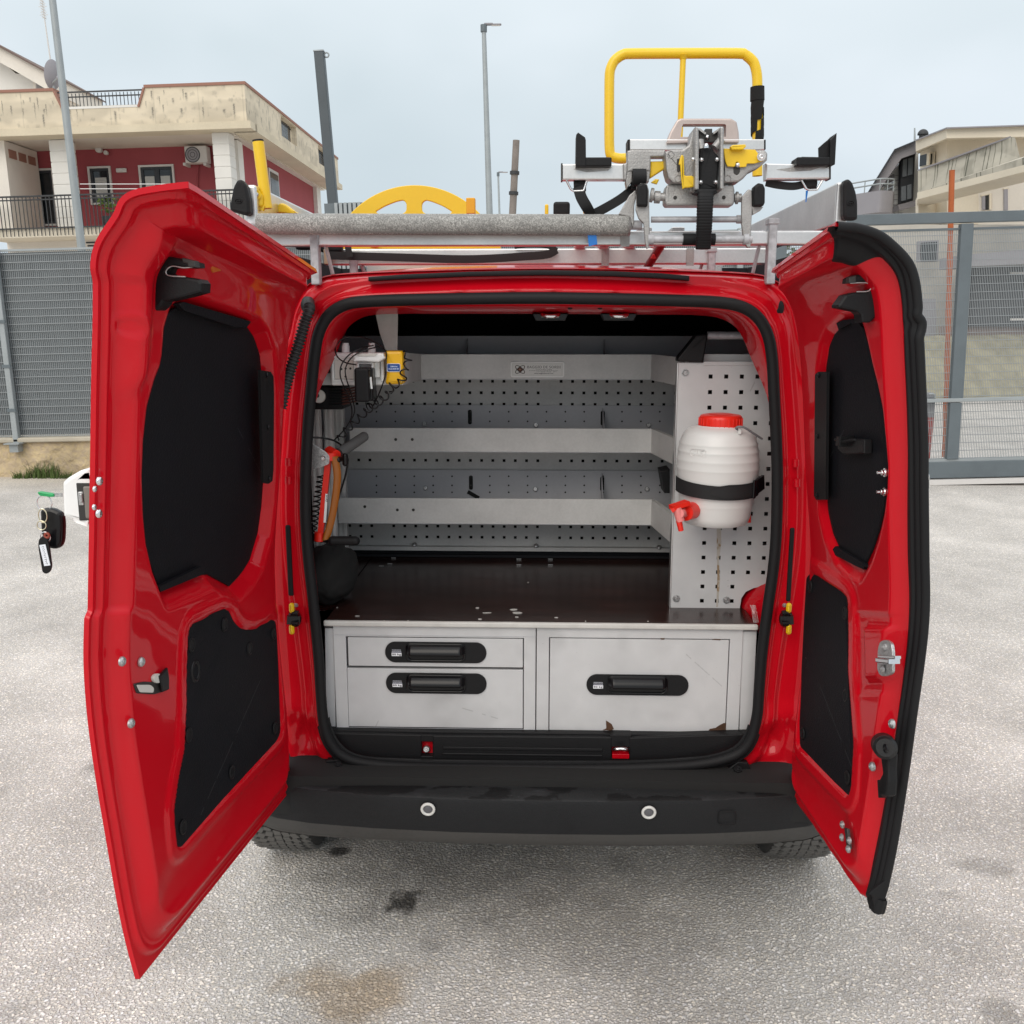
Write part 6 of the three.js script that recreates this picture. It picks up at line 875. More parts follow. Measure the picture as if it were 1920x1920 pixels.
  { const z = ZL + 0.0055, p = at(957, 678, z), q = at(1058, 707.5, z), cx = (p.x + q.x) / 2, cy = (p.y + q.y) / 2, w = q.x - p.x, h = p.y - q.y; const mp = part(s, 'maker_plate', ext(roundPts(cx - w / 2, cy - h / 2, cx + w / 2, cy + h / 2, 0.006), 0.002, 0.0005).translate(0, 0, z), M.white); part(mp, 'plate_print', new THREE.PlaneGeometry(w - 0.007, h - 0.007).translate(cx, cy, z + 0.0007), mat([1, 1, 1], 0.45, { map: label, metre: false })); }
  part(s, 'shelf_insert', plate([[1239, 884], [1256, 880], [1256, 925], [1246, 925]], -0.40, 0.08, 0.002), M.black);
}
// ---- white drinking-water canister strapped to the end panel
{
  const t = thing('water_canister', 'white barrel shaped plastic canister with red lid and red tap strapped to the end panel', 'canister');
  const z = -0.085, ax = at(1345, 880, z).x, y = (py) => at(1345, py, z).y, yB = y(981), sc = (px) => px / 771;
  const half = [[978, 10], [981, 48], [978, 58], [965, 63], [945, 66], [943, 67.6], [941, 67], [920, 70], [918, 71.8], [915, 71.6], [895, 73.5], [878, 74.2], [876, 75.6], [874, 74.8], [862, 74.2], [860, 75.4], [858, 74.2], [846, 72.5], [844, 73.8], [842, 72.4], [832, 70], [830, 71.2], [828, 69.5], [818, 66], [810, 62], [804, 56], [800, 46], [799, 41], [797, 39]].map(([py, r]) => [sc(r), y(py)]);
  part(t, 'body', latheY(half, 72).translate(ax, 0, z), M.hdpe);
  const lid = part(t, 'lid', latheY([[0, y(776)], [0.028, y(775.5)], [0.0285, y(777)], [0.040, y(777)], [0.046, y(778)], [0.0495, y(781)], [0.0505, y(786)], [0.0505, y(799)], [0.049, y(801)], [0.03, y(801)]], 60).translate(ax + 0.003, 0, z), M.capred); { const R = []; for (let i = 0; i < 30; i++) { const a = (i / 30) * 2 * Math.PI; R.push(box(0.0018, 0.020, 0.0018, ax + 0.003 + 0.0508 * Math.sin(a), y(791), z + 0.0508 * Math.cos(a))); } part(lid, 'lid_rib', R, M.capred).userData.kind = 'stuff'; }
  // strap
  const ring = []; for (let i = 0; i <= 60; i++) { const a = -Math.PI * 0.5 + (i / 60) * Math.PI * 1.0, yy = (s) => y(s) - 0.006 * Math.cos(a) + 0.010 * Math.sin(-a) * 0.2, R = 0.0985, k = Math.sin(a); const up = k < -0.15 ? 0.0 : 0.004 * S(-0.15, 0.15, k); ring.push([V(ax + R * Math.sin(a), yy(892) + up - 0.004 * Math.cos(a), z + R * Math.cos(a)), V(ax + R * 0.995 * Math.sin(a), yy(918) - 0.003, z + R * 0.995 * Math.cos(a))]); }
  const st = part(t, 'strap', grid(ring.map((r) => [r[0], r[0].clone().lerp(r[1], 0.5), r[1]])), M.strap);
  { const R2 = 0.1005, pts = []; for (let i = 0; i <= 24; i++) { const a = lerp(-0.30, 1.1, i / 24), w = S(0, 0.22, i / 24); pts.push([V(ax + R2 * Math.sin(a), y(894 - 1.0 * w) - 0.010 * Math.cos(a) * 0.9 - (1 - w) * 0.008, z + R2 * Math.cos(a)), V(ax + R2 * Math.sin(a), y(918) - 0.004 * Math.cos(a) + (1 - w) * 0.006, z + R2 * Math.cos(a))]); } part(st, 'strap_end', grid(pts), M.strap); const a = 0.82, c = V(ax + 0.102 * Math.sin(a), y(908), z + 0.102 * Math.cos(a)); part(st, 'buckle', [rbox(0.010, 0.044, 0.006, 0.003).rotateY(a).translate(c.x, c.y, c.z), bar(c.clone().add(V(0.004, 0.004, -0.004)), c.clone().add(V(0.028, 0.012, -0.035)), 0.006, 0.034)], M.gloss); part(t, 'strap_anchor', plate([[1404, 966], [1408, 964], [1408, 980], [1396, 980]], -0.18, 0.01), M.capred); }
  // tap
  const T = (x, yy, dz) => at(x, yy, z + 0.07 + dz); const tap = part(t, 'tap', [cyl(T(1298, 957, -0.01), T(1285, 961, 0.022), 0.0205, 0.0195, 22), cyl(T(1287, 960, 0.02), T(1276, 962, 0.045), 0.010, 0.009)], M.capred);
  part(tap, 'tap_body', [cyl(T(1282, 961, 0.025), T(1274, 963, 0.05), 0.0115, 0.0105), cyl(T(1269, 952, 0.043), T(1276, 977, 0.043), 0.011, 0.0095)], M.cappink); part(tap, 'spout', cyl(T(1273, 976, 0.043), T(1277, 995, 0.043), 0.0072, 0.0062), M.capred); part(tap, 'tap_lever', [bar(T(1259, 952, 0.045), T(1289, 942, 0.03), 0.024, 0.010), bar(T(1259, 952, 0.047), T(1263, 958, 0.047), 0.02, 0.008)], M.capred);
  // carrying handle
  part(t, 'handle', tube([T(1384, 806, 0), T(1380, 803, 0.006), T(1385, 800, 0.01), T(1396, 802, 0.01), T(1412, 812, 0), T(1429, 823, -0.02)], 0.0026, 40, 8), mat([0.16, 0.16, 0.17], 0.5)); part(t, 'handle_lug', rbox(0.008, 0.014, 0.02, 0.002, ...T(1386, 808, -0.005).toArray()), M.hdpe);
  // raised mark on the shoulder
  { const c = at(1312, 851, z + 0.085), mk = [], on = (x, yy) => { const R = 0.0945, a = Math.asin(clamp((x - ax) / R, -1, 1)); return V(x, yy, z + R * Math.cos(a)); }; const r = roundPts(c.x - 0.017, c.y - 0.009, c.x + 0.014, c.y + 0.009, 0.005).map(([x, yy]) => on(x, yy)); mk.push(new THREE.TubeGeometry(new THREE.CatmullRomCurve3(r, true), 60, 0.0007, 6, true)); for (const L of [[[-0.008, 0.006], [-0.009, -0.004], [-0.013, -0.005]], [[-0.003, 0.006], [-0.004, -0.005], [0.001, -0.005]], [[0.009, 0.006], [0.003, 0.005], [0.004, 0.001], [0.009, 0.0], [0.008, -0.005], [0.002, -0.005]]]) mk.push(new THREE.TubeGeometry(new THREE.CatmullRomCurve3(L.map(([x, yy]) => on(c.x + x, c.y + yy)), false, 'catmullrom', 0.2), 30, 0.0009, 6)); part(t, 'embossed_mark', mk, M.hdpe); }
}
// ---- electrics at the upper left
{
  const z = -0.10;
  const sb = thing('socket_box', 'white double socket box with open cover on the left shelf end', 'socket box');
  part(sb, 'housing', prect(619, 661, 722, 723, z, 0.05, 0.006), M.white); part(sb, 'socket_frame', [prect(622, 668, 664, 671, z + 0.006, 0.01), prect(624, 712, 664, 715, z + 0.006, 0.01), prect(622, 668, 626, 714, z + 0.006, 0.01)], M.white); part(sb, 'socket_face', prect(627, 675, 663, 711, z + 0.004, 0.006), M.offwhite);
  for (const [x, y] of [[640, 692], [648, 691], [657, 691], [648, 706]]) part(sb, 'socket_hole', cyl(at(x, y, z + 0.004), at(x, y, z + 0.0052), 0.0028, 0.0028, 12), M.steelDark);
  part(sb, 'cover', [plate([[661, 662], [718, 662], [722, 672], [710, 679], [662, 678]], z + 0.045, 0.045, 0.004)], M.white); part(sb, 'cover_window', plate([[668, 663], [708, 663], [704, 668], [672, 668]], z + 0.047, 0.004, 0.0008), M.offwhite); part(sb, 'inner_frame', [prect(670, 679, 700, 683, z + 0.03, 0.03), prect(669, 680, 673, 690, z + 0.03, 0.03), prect(696, 680, 700, 690, z + 0.03, 0.03), prect(699, 679, 712, 708, z + 0.012, 0.016), prect(714, 672, 720, 716, z + 0.01, 0.02)], M.white);
  parts(sb, 'cable_gland', [[cyl(at(648, 662, z - 0.02), at(648, 648, z - 0.02), 0.0095, 0.0095, 16), cyl(at(648, 650, z - 0.02), at(648, 643, z - 0.02), 0.0075, 0.0075, 10)], [cyl(at(697, 662, z - 0.02), at(697, 650, z - 0.02), 0.0095, 0.0095, 16), cyl(at(697, 652, z - 0.02), at(697, 643, z - 0.02), 0.0075, 0.0075, 10)]], M.white); part(sb, 'side_plug', [prect(606, 682, 621, 700, z - 0.01, 0.03, 0.004), prect(594, 686, 608, 697, z - 0.01, 0.02, 0.003)], M.black);
  const ad = thing('power_adapter', 'black power adapter brick plugged into the socket box', 'power adapter'); part(ad, 'casing', prect(664, 690, 692, 754, z + 0.075, 0.05, 0.006), M.black); part(ad, 'side', prect(690, 690, 699, 752, z + 0.05, 0.05, 0.005), M.gloss); part(ad, 'clip', bar(at(695, 707, z + 0.06), at(697, 729, z + 0.06), 0.004, 0.004), M.white); part(ad, 'socket_base', prect(690, 733, 703, 752, z + 0.02, 0.03, 0.003), M.black);
  const ch = thing('charger', 'bright yellow handheld charger unit with blue label beside the socket box', 'charger'); part(ch, 'casing', [plate(roundPoly([[721, 661], [724, 658], [752, 658], [755, 662], [756, 690], [754, 700], [758, 716], [753, 721], [724, 721], [722, 716], [725, 700], [722, 684]], 4), z + 0.035, 0.045, 0.007)], mat([0.85, 0.47, 0.004], 0.4));
  const bl = canvasTex(256, 160, (c, w, h) => { c.fillStyle = '#1b4b93'; c.fillRect(0, 0, w, h); c.fillStyle = '#e9f0fa'; c.font = 'bold 40px sans-serif'; c.textAlign = 'center'; c.fillText('230 Vac', w / 2 + 8, 68); c.fillText('max 630 W', w / 2, 118, 220); });
  { const p = at(738, 689.5, z + 0.0358), g = new THREE.PlaneGeometry(0.030, 0.0172).translate(p.x, p.y, p.z); part(ch, 'blue_label', g, mat([1, 1, 1], 0.5, { map: bl, metre: false })); part(ch, 'label_rim', new THREE.TubeGeometry(new THREE.CatmullRomCurve3(roundPts(p.x - 0.0155, p.y - 0.0092, p.x + 0.0155, p.y + 0.0092, 0.003).map(([x, y]) => V(x, y, p.z)), true), 60, 0.0007, 6, true), M.white); }
  part(ch, 'side_screw', screwGeo(0.003, V(0, 0, 1), at(753, 716, z + 0.036), 0.003), mat([0.6, 0.4, 0.1], 0.3, { metalness: 0.8 }));
  // coiled lead from the yellow charger to the handle below
  const path = new THREE.CatmullRomCurve3([[752, 660, 0.02], [764, 668, 0.02], [764, 682, 0.03], [758, 694, 0.04], [756, 708, 0.045], [748, 718, 0.045], [734, 724, 0.04], [728, 738, 0.03], [716, 748, 0.02], [704, 758, 0.0], [690, 768, -0.02], [676, 781, -0.03], [660, 796, -0.03], [646, 810, -0.03], [634, 826, -0.03]].map(([x, y, d]) => at(x, y, z + d)));
  const n = 700, fr = path.computeFrenetFrames(n), C = []; for (let i = 0; i <= n; i++) { const t = i / n, p = path.getPointAt(t), a = t * 2 * Math.PI * 14, r = 0.0085 * S(0, 0.03, t) * S(1, 0.98, t); C.push(p.addScaledVector(fr.normals[i], Math.cos(a) * r).addScaledVector(fr.binormals[i], Math.sin(a) * r)); }
  solo('coiled_lead', new THREE.TubeGeometry(new THREE.CatmullRomCurve3(C), 1200, 0.0019, 7), M.cable, 'black coiled lead from the yellow charger down to the red lever', 'cable');
  const loose = (P, r, label) => solo('loose_cable', tube(P.map(([x, y, d]) => at(x, y, z + d)), r, 90, 7), M.cable, label, 'cable');
  loose([[668, 684, 0.06], [648, 680, 0.05], [632, 668, 0.03], [630, 650, 0.01], [645, 634, 0], [675, 632, 0], [700, 640, 0.01], [722, 656, 0.03], [724, 680, 0.055], [722, 705, 0.055], [712, 735, 0.03], [700, 760, 0.0]], 0.0017, 'thin black cable looping over the white socket box');
  loose([[700, 648, 0.0], [680, 652, 0.03], [655, 665, 0.045], [640, 685, 0.05], [638, 705, 0.05], [645, 725, 0.04], [654, 745, 0.0], [660, 775, -0.04], [650, 800, -0.04], [626, 826, -0.04]], 0.0017, 'black cable hanging in front of the socket box to the lever');
  loose([[712, 650, 0.02], [690, 655, 0.045], [662, 668, 0.052], [648, 690, 0.052], [650, 712, 0.045], [656, 730, 0.02], [663, 756, -0.03], [664, 776, -0.04], [648, 803, -0.045]], 0.0016, 'second black cable crossing the socket face');
  loose([[584, 820, -0.02], [610, 822, -0.03], [630, 828, -0.03], [646, 842, -0.02], [652, 862, -0.02], [648, 890, -0.03], [636, 930, -0.05], [628, 960, -0.05]], 0.0024, 'black cable bending round the top of the red lever');
  loose([[686, 755, 0.02], [688, 764, 0.0], [692, 770, -0.03]], 0.0016, 'short black lead under the power adapter');
  const br = solo('white_strip', plate([[703, 584], [746, 584], [745, 657], [723, 657], [712, 625]], -0.15, 0.004, 0.0008), mat([0.50, 0.50, 0.47], 0.7, { map: wear(0.75, 1.1, 5) }), 'chalky white strap plate hanging from the roof above the yellow charger', 'bracket');
  // inverter behind
  const iv = thing('inverter', 'black finned inverter with round white knob under the socket box', 'inverter'); const zi = -0.17; part(iv, 'casing', prect(588, 724, 642, 768, zi, 0.10, 0.004), M.black); { const F = []; for (let k = 0; k < 7; k++) F.push(prect(616, 728 + k * 5.2, 642, 730.5 + k * 5.2, zi + 0.008, 0.02, 0.001)); for (const f of F) part(iv, 'fin', f, M.black); } part(iv, 'white_cap', [cyl(at(598, 743, zi), at(598, 743, zi + 0.025), 0.017, 0.0155, 24)], M.offwhite); part(iv, 'cap_hole', cyl(at(595, 742, zi + 0.024), at(595, 742, zi + 0.0262), 0.005, 0.005, 14), M.steelDark);
  for (let k = 0; k < 6; k++) part(iv, 'brown_wire', tube([at(641, 731 + k * 5.5, zi + 0.002), at(653, 729 + k * 5.3, zi - 0.01), at(668, 726 + k * 5.2, zi - 0.02)], 0.0026, 12, 6), M.brownRib);
}
// ---- red lever, bracket and bag at the left of the opening
{
  const z = -0.07, l = thing('red_lever', 'red lever arm with orange strap and black grip at the left of the opening', 'lever');
  part(l, 'zinc_bracket', plate(roundPoly([[576, 826], [586, 832], [612, 848], [618, 856], [617, 870], [610, 873], [580, 883], [574, 880]], 4), z + 0.02, 0.004, 0.001), M.zinc); part(l, 'pivot_bolt', [screwGeo(0.0065, V(0, 0, 1), at(606, 859, z + 0.02), 0.006)], M.chrome);
  part(l, 'lever_head', [cyl(at(619, 848, z), at(619, 862, z), 0.019, 0.019, 20), cyl(at(617, 846, z - 0.02), at(630, 854, z + 0.005), 0.013)], M.capred);
  part(l, 'lever_arm', [bar(at(616, 862, z), at(601, 1005, z), 0.013, 0.014, V(1, 0, 0))], M.capred); part(l, 'arm_label', bar(at(612.5, 926, z + 0.0075), at(609, 980, z + 0.0075), 0.001, 0.006, V(1, 0, 0)), M.white); { const T = []; for (const [x, y] of [[613.5, 930], [613.3, 935], [612.8, 939]]) T.push(new THREE.TorusGeometry(0.0022, 0.0005, 5, 12).translate(...at(x, y, z + 0.0084).toArray())); part(l, 'label_mark', T, M.steelDark); }
  { const P = [[627, 856, 1], [632, 890, 0.8], [629, 930, 1.1], [621, 975, 1], [611, 1012, 0.9]], R = []; const c = new THREE.CatmullRomCurve3(P.map(([x, y]) => at(x, y, z + 0.012))); for (let i = 0; i <= 30; i++) { const p = c.getPointAt(i / 30), w = 0.0085; R.push([p.clone().add(V(-w, -0.001, 0.002)), p.clone().add(V(-w * 0.2, 0, 0.006)), p.clone().add(V(w, 0.001, -0.004)), p.clone().add(V(w, 0, -0.006)), p.clone().add(V(-w, -0.001, -0.002))]); } part(l, 'orange_strap', grid(R), M.orange); }
  part(l, 'black_grip', [new THREE.CapsuleGeometry(0.0115, 0.055, 8, 18).rotateZ(Math.PI / 2).translate(...at(645, 1014, z + 0.01).toArray()), cyl(at(585, 1008, z - 0.02), at(614, 1011, z), 0.0095)], M.black); part(l, 'lever_foot', cyl(at(599, 998, z), at(598, 1014, z), 0.012), M.capred);
  part(l, 'toggle', [new THREE.CapsuleGeometry(0.007, 0.018, 6, 12).translate(...at(647, 862, z + 0.01).toArray()), cyl(at(632, 861, z), at(646, 860, z + 0.01), 0.006), new THREE.SphereGeometry(0.008, 12, 8).translate(...at(634, 862, z + 0.004).toArray())], M.gloss);
  solo('grey_grip', [cyl(at(636, 850, z - 0.03), at(682, 819, z - 0.10), 0.0135, 0.0125, 20), new THREE.SphereGeometry(0.0125, 16, 10).translate(...at(682, 819, z - 0.10).toArray())], mat([0.10, 0.10, 0.10], 0.6), 'dark grey round handle bar pointing in over the second shelf', 'handle');
  // spiral hose in the shadow behind the lever
  const C = []; for (let i = 0; i <= 400; i++) { const t = i / 400, p = at(lerp(602, 586, t), lerp(890, 1000, t), z - 0.05), a = t * 2 * Math.PI * 12; C.push(p.add(V(0.0085 * Math.cos(a), 0, 0.0085 * Math.sin(a)))); } solo('spiral_cable', new THREE.TubeGeometry(new THREE.CatmullRomCurve3(C), 600, 0.0019, 6), M.cable, 'black spiral cable hanging behind the red lever', 'cable');
  // soft black bag
  const g = new THREE.SphereGeometry(1, 96, 64), P = g.attributes.position, cc = at(620, 1070, -0.22);
  for (let i = 0; i < P.count; i++) { const v = V(P.getX(i), P.getY(i), P.getZ(i)), a = Math.atan2(v.y, v.x), f = 1 + 0.16 * (fbm(v.x * 2.2 + 9, v.y * 2.2 + v.z * 1.7 + 4, 4) - 0.5) + 0.07 * Math.sin(a * 5 + v.z * 5 + 4 * fbm(v.x * 3, v.y * 3 + v.z, 2)) * S(1, 0.2, Math.abs(v.z)) ; P.setXYZ(i, v.x * 0.062 * f, Math.sign(v.y) * Math.abs(v.y) ** 0.85 * 0.078 * f, v.z * 0.14 * f); }
  g.computeVertexNormals(); g.rotateX(-0.15).translate(cc.x, cc.y - 0.002, cc.z); solo('soft_bag', g, M.fabric, 'crumpled black cloth bag on the worktop at the left', 'bag');
  // clear plastic scrap on the right
  const Q = []; for (let j = 0; j <= 10; j++) { const row = []; for (let i = 0; i <= 8; i++) { const p = at(lerp(1410, 1420, i / 8) + (j - 5) * 0.6, lerp(1135, 1168, j / 10), -0.06); row.push(p.add(V(0, 0, 0.02 * (fbm(i * 0.7, j * 0.7, 3) - 0.5)))); } Q.push(row); } solo('plastic_wrap', grid(Q), mat([0.9, 0.88, 0.88], 0.15, { transmission: 0.75 }), 'crinkled clear plastic scrap at the right end of the worktop', 'plastic wrap');
}
// ================================================================ roof rack and what it carries
const A = (x, y, z) => at(x, y, z);
{
  const r = thing('roof_rack', 'aluminium roof rack with grey speckled loading roller across the rear', 'roof rack');
  for (const s of [-1, 1]) { // side boards running forward, with dark end caps
    const x = s * 0.655, b = part(r, 'side_board', rbox(0.028, 0.092, 2.0, 0.006, x, 1.812, -1.02), M.alu);
    const w = s < 0 ? [[430, 385], [437, 350], [444, 337], [452, 336], [461, 346], [467, 374], [468, 400], [462, 404], [432, 396]] : [[1582, 404], [1582, 345], [1585, 337], [1592, 335], [1599, 341], [1606, 360], [1609, 380], [1609, 412], [1585, 412]];
    const ec = part(b, 'end_cap', plate(roundPoly(w, 5), 0.005, 0.03, 0.006), M.black); const e = s < 0 ? A(447, 377, 0.006) : A(1595, 381, 0.006); part(ec, 'cap_mark', [new THREE.TorusGeometry(0.007, 0.0009, 6, 20).scale(1.1, 0.7, 1).translate(e.x, e.y, e.z), new THREE.SphereGeometry(0.0018, 8, 6).translate(e.x - 0.002, e.y, e.z), new THREE.SphereGeometry(0.0018, 8, 6).translate(e.x + 0.003, e.y, e.z)], M.black);
  }
  const bars = [[-0.03, 1.740, 0.66, 0.030], [-0.50, 1.733, 0.60, 0.042], [-1.15, 1.742, 0.60, 0.04]];
  for (const [z, y, hw, h] of bars) part(r, 'crossbar', rbox(hw * 2, h, 0.035, 0.004, 0, y, z), M.alu);
  for (const [x, z, y1, y0] of [[-0.512, -0.02, 1.757, 1.64], [0.505, -0.02, 1.776, 1.64], [-0.515, -0.48, 1.735, 1.66], [0.452, -0.48, 1.75, 1.66]]) part(r, 'foot', [rbox(0.019, y1 - y0, 0.028, 0.003, x, (y0 + y1) / 2, z + 0.002), bar(V(x + (x < 0 ? 0.018 : -0.018), y1 - 0.02, z - 0.01), V(x + (x < 0 ? 0.03 : -0.03), y0, z - 0.06), 0.018, 0.004, V(1, 0, 0)), rbox(0.024, 0.012, 0.034, 0.002, x, y1 - 0.002, z + 0.002)], M.galv);
  // roller
  const a = A(484, 420, 0.03), b = A(1178, 422, 0.03); part(r, 'roller', [cyl(a, b, 0.0225, 0.0225, 32)], M.roller); part(r, 'roller_axle', [cyl(a.clone().add(V(-0.03, 0, 0)), a, 0.008), cyl(b, b.clone().add(V(0.03, 0, 0)), 0.010)], M.galv); part(r, 'roller_end', [cyl(b.clone().add(V(-0.001, 0, 0)), b.clone().add(V(0.004, 0, 0)), 0.0235, 0.021, 28)], M.cast);
  // lengthwise slats of the rack floor
  for (const x of [0.10, 0.165, 0.235, 0.31]) part(r, 'floor_slat', [rbox(0.03, 0.014, 1.5, 0.003, x, 1.765, -0.85)], M.alu);
  part(r, 'strut', [cyl(A(1207, 512, -0.45), A(1243, 455, -0.28), 0.0105, 0.0105, 18)], mat([0.20, 0.03, 0.035], 0.4)); part(r, 'strut_label', bar(A(1224, 484.5, -0.334), A(1228.5, 477, -0.325), 0.014, 0.002), mat([0.7, 0.12, 0.12], 0.5));
  parts(r, 'crossbar_clip', [...[[1135, 478], [1294, 478]].map(([x, y]) => box(0.020, 0.045, 0.004, ...A(x, y + 4, -0.48).toArray())), box(0.02, 0.03, 0.004, ...A(1172, 449, -0.01).toArray())], M.cast);
  part(r, 'wood_block', [rbox(0.012, 0.04, 0.03, 0.003, ...A(613, 482, -0.45).toArray())], mat([0.42, 0.30, 0.2], 0.7));
  parts(r, 'rubber_pad', [rbox(0.06, 0.03, 0.03, 0.008, ...A(622, 463, -0.46).toArray()), rbox(0.04, 0.025, 0.03, 0.006, ...A(570, 459, -0.3).toArray())], M.rubber);
}
// sagging straps under the rack
const ribbon = (P, w, up = V(0, 1, 0), n = 60) => { const c = new THREE.CatmullRomCurve3(P), R = []; for (let i = 0; i <= n; i++) { const p = c.getPointAt(i / n), t = c.getTangentAt(i / n), s = up.clone().addScaledVector(t, -up.dot(t)).normalize().multiplyScalar(w / 2), q = t.clone().cross(s).normalize().multiplyScalar(0.0012); R.push([p.clone().add(s).add(q), p.clone().sub(s).add(q), p.clone().sub(s).sub(q), p.clone().add(s).sub(q), p.clone().add(s).add(q)]); } return grid(R); };
solo('lashing_strap', [ribbon([A(618, 479, -0.44), A(760, 483, -0.44), A(880, 486, -0.44), A(980, 481, -0.44), A(1030, 476, -0.44), A(1044, 468, -0.44)], 0.021), ribbon([A(1044, 470, -0.44), A(1030, 462, -0.45), A(990, 459, -0.45), A(965, 462, -0.46)], 0.014)], M.strap, 'long black lashing strap sagging along the second roof bar', 'strap');
solo('hanging_strap_end', ribbon([A(652, 455, -0.42), A(653, 466, -0.42), A(656, 482, -0.42)], 0.017, V(1, 0, 0), 20), M.strap, 'short black strap end hanging beside the left rack foot', 'strap');
// ---- yellow pieces
{
  const t = thing('yellow_post', 'short yellow tube standing at the left rear rack corner', 'post'); const z = -0.06; part(t, 'tube', [cyl(A(500, 391, z), A(484, 266, z), 0.0128, 0.0128, 24)], M.yellow); part(t, 'end_plug', [cyl(A(484, 266, z), A(483.5, 262.5, z), 0.0130, 0.0125, 24)], M.rubber); part(t, 'clamp_bracket', [rbox(0.02, 0.03, 0.02, 0.006, ...A(486, 376, z + 0.012).toArray()), cyl(A(480, 365, z + 0.01), A(480, 365, z + 0.03), 0.0125, 0.011), bar(A(482, 385, z + 0.01), A(496, 391, z + 0.01), 0.012, 0.012)], M.yellow); part(t, 'clamp_bolt', screwGeo(0.006, V(0, 0, 1), A(480, 365, z + 0.03), 0.005), M.zinc);
  solo('yellow_wedge', plate(roundPoly([[517, 399], [520, 384], [526, 380], [534, 382], [556, 399]], 3), -0.2, 0.03, 0.004), M.yellow, 'yellow wedge block behind the left end of the roller', 'block');
  const d = thing('yellow_disc', 'flat yellow wheel disc with curved slots rising behind the roller', 'wheel'), zd = -0.62, c = A(780, 524, zd), R = (A(949, 524, zd).x - c.x), sec = (r0, r1, a0, a1) => { const o = []; for (let i = 0; i <= 24; i++) { const a = lerp(a0, a1, i / 24); o.push([c.x + r1 * Math.cos(a), c.y + r1 * Math.sin(a)]); } for (let i = 24; i >= 0; i--) { const a = lerp(a0, a1, i / 24); o.push([c.x + r0 * Math.cos(a), c.y + r0 * Math.sin(a)]); } return o; };
  const slots = [[86.5, 64], [116, 93.5]].map(([p, q]) => null); const hs = [roundPoly(trace([[703, 397], [722, 386], [742, 378], [756, 375], [762, 381], [762, 396], [752, 402], [712, 402]], zd), 0.008), roundPoly(trace([[848, 397], [830, 386], [810, 378], [798, 375], [791, 381], [791, 396], [800, 402], [842, 402]], zd), 0.008)];
  const bottom = A(780, 470, zd).y; const ring = []; for (let i = 0; i <= 60; i++) { const a = lerp(0.33, Math.PI - 0.33, i / 60); ring.push([c.x + R * Math.cos(a), c.y + R * Math.sin(a)]); } part(d, 'disc', ext(ring, 0.012, 0.002, hs).translate(0, 0, zd), M.yellow);
  solo('yellow_block', rbox(0.024, 0.042, 0.03, 0.003, ...A(883, 387, -0.5).toArray()), mat([0.72, 0.36, 0.01], 0.5), 'orange yellow upright block at the right end of the yellow disc', 'block');
  solo('yellow_peg', rbox(0.010, 0.03, 0.012, 0.004, ...A(1025, 394, -0.5).toArray()), M.yellow, 'tiny yellow peg beside the black cap behind the roller', 'peg');
  solo('yellow_clip', rbox(0.02, 0.014, 0.02, 0.003, ...A(702, 460, -0.6).toArray()), M.yellow, 'small yellow clip under the front crossbar', 'clip');
  solo('black_cap', rbox(0.042, 0.034, 0.03, 0.007, ...A(1053, 392, -0.35).toArray()), M.black, 'square black plastic cap just above the roller', 'cap');
  solo('blue_tag', [plate([[1102, 441], [1118, 438], [1120, 458], [1104, 462]], 0.035, 0.002)], M.blueTag, 'bright blue tape tag hanging below the roller', 'tag');
  // tall hoop
  const h = thing('yellow_hoop', 'tall yellow tubular hoop frame with black tape wound round its right leg', 'hoop frame'), zh = -0.3, T = (x, y) => A(x, y, zh);
  const P = [T(1176, 297), T(1160, 297), T(1146, 292), T(1142.5, 270), T(1142.5, 160), T(1144, 132), T(1152, 114), T(1167, 103), T(1190, 100.5), T(1380, 100), T(1399, 104), T(1413, 117), T(1418.5, 136), T(1420, 165), T(1420, 330)];
  part(h, 'hoop', tube(P, 0.0122, 240, 18, false, 0.35), M.yellow); part(h, 'brace', [cyl(T(1281, 105), T(1273, 300), 0.0072, 0.0072, 16), cyl(T(1281, 104), T(1280.5, 112), 0.014, 0.0075, 16)], M.yellow); part(h, 'lower_tube', cyl(T(1090, 330), T(1098, 400), 0.006), M.yellow);
  const wr = part(h, 'tape_wrap', cyl(T(1420, 163), T(1420, 189), 0.0168, 0.0172, 24), M.fabric); const W = []; for (let k = 0; k < 3; k++) { const R2 = []; for (let i = 0; i <= 60; i++) { const a = (i / 60) * 2 * Math.PI * 1.05 + k * 0.9, t = i / 60, c = T(1420, lerp(188 + k * 23, 216 + k * 23, t)); R2.push([V(c.x + 0.0152 * Math.cos(a), c.y + 0.017, c.z + 0.0152 * Math.sin(a)), V(c.x + 0.0162 * Math.cos(a), c.y, c.z + 0.0162 * Math.sin(a)), V(c.x + 0.0150 * Math.cos(a), c.y - 0.016, c.z + 0.0150 * Math.sin(a))]); } W.push(grid(R2)); } part(wr, 'tape_spiral', W, M.fabric);
}
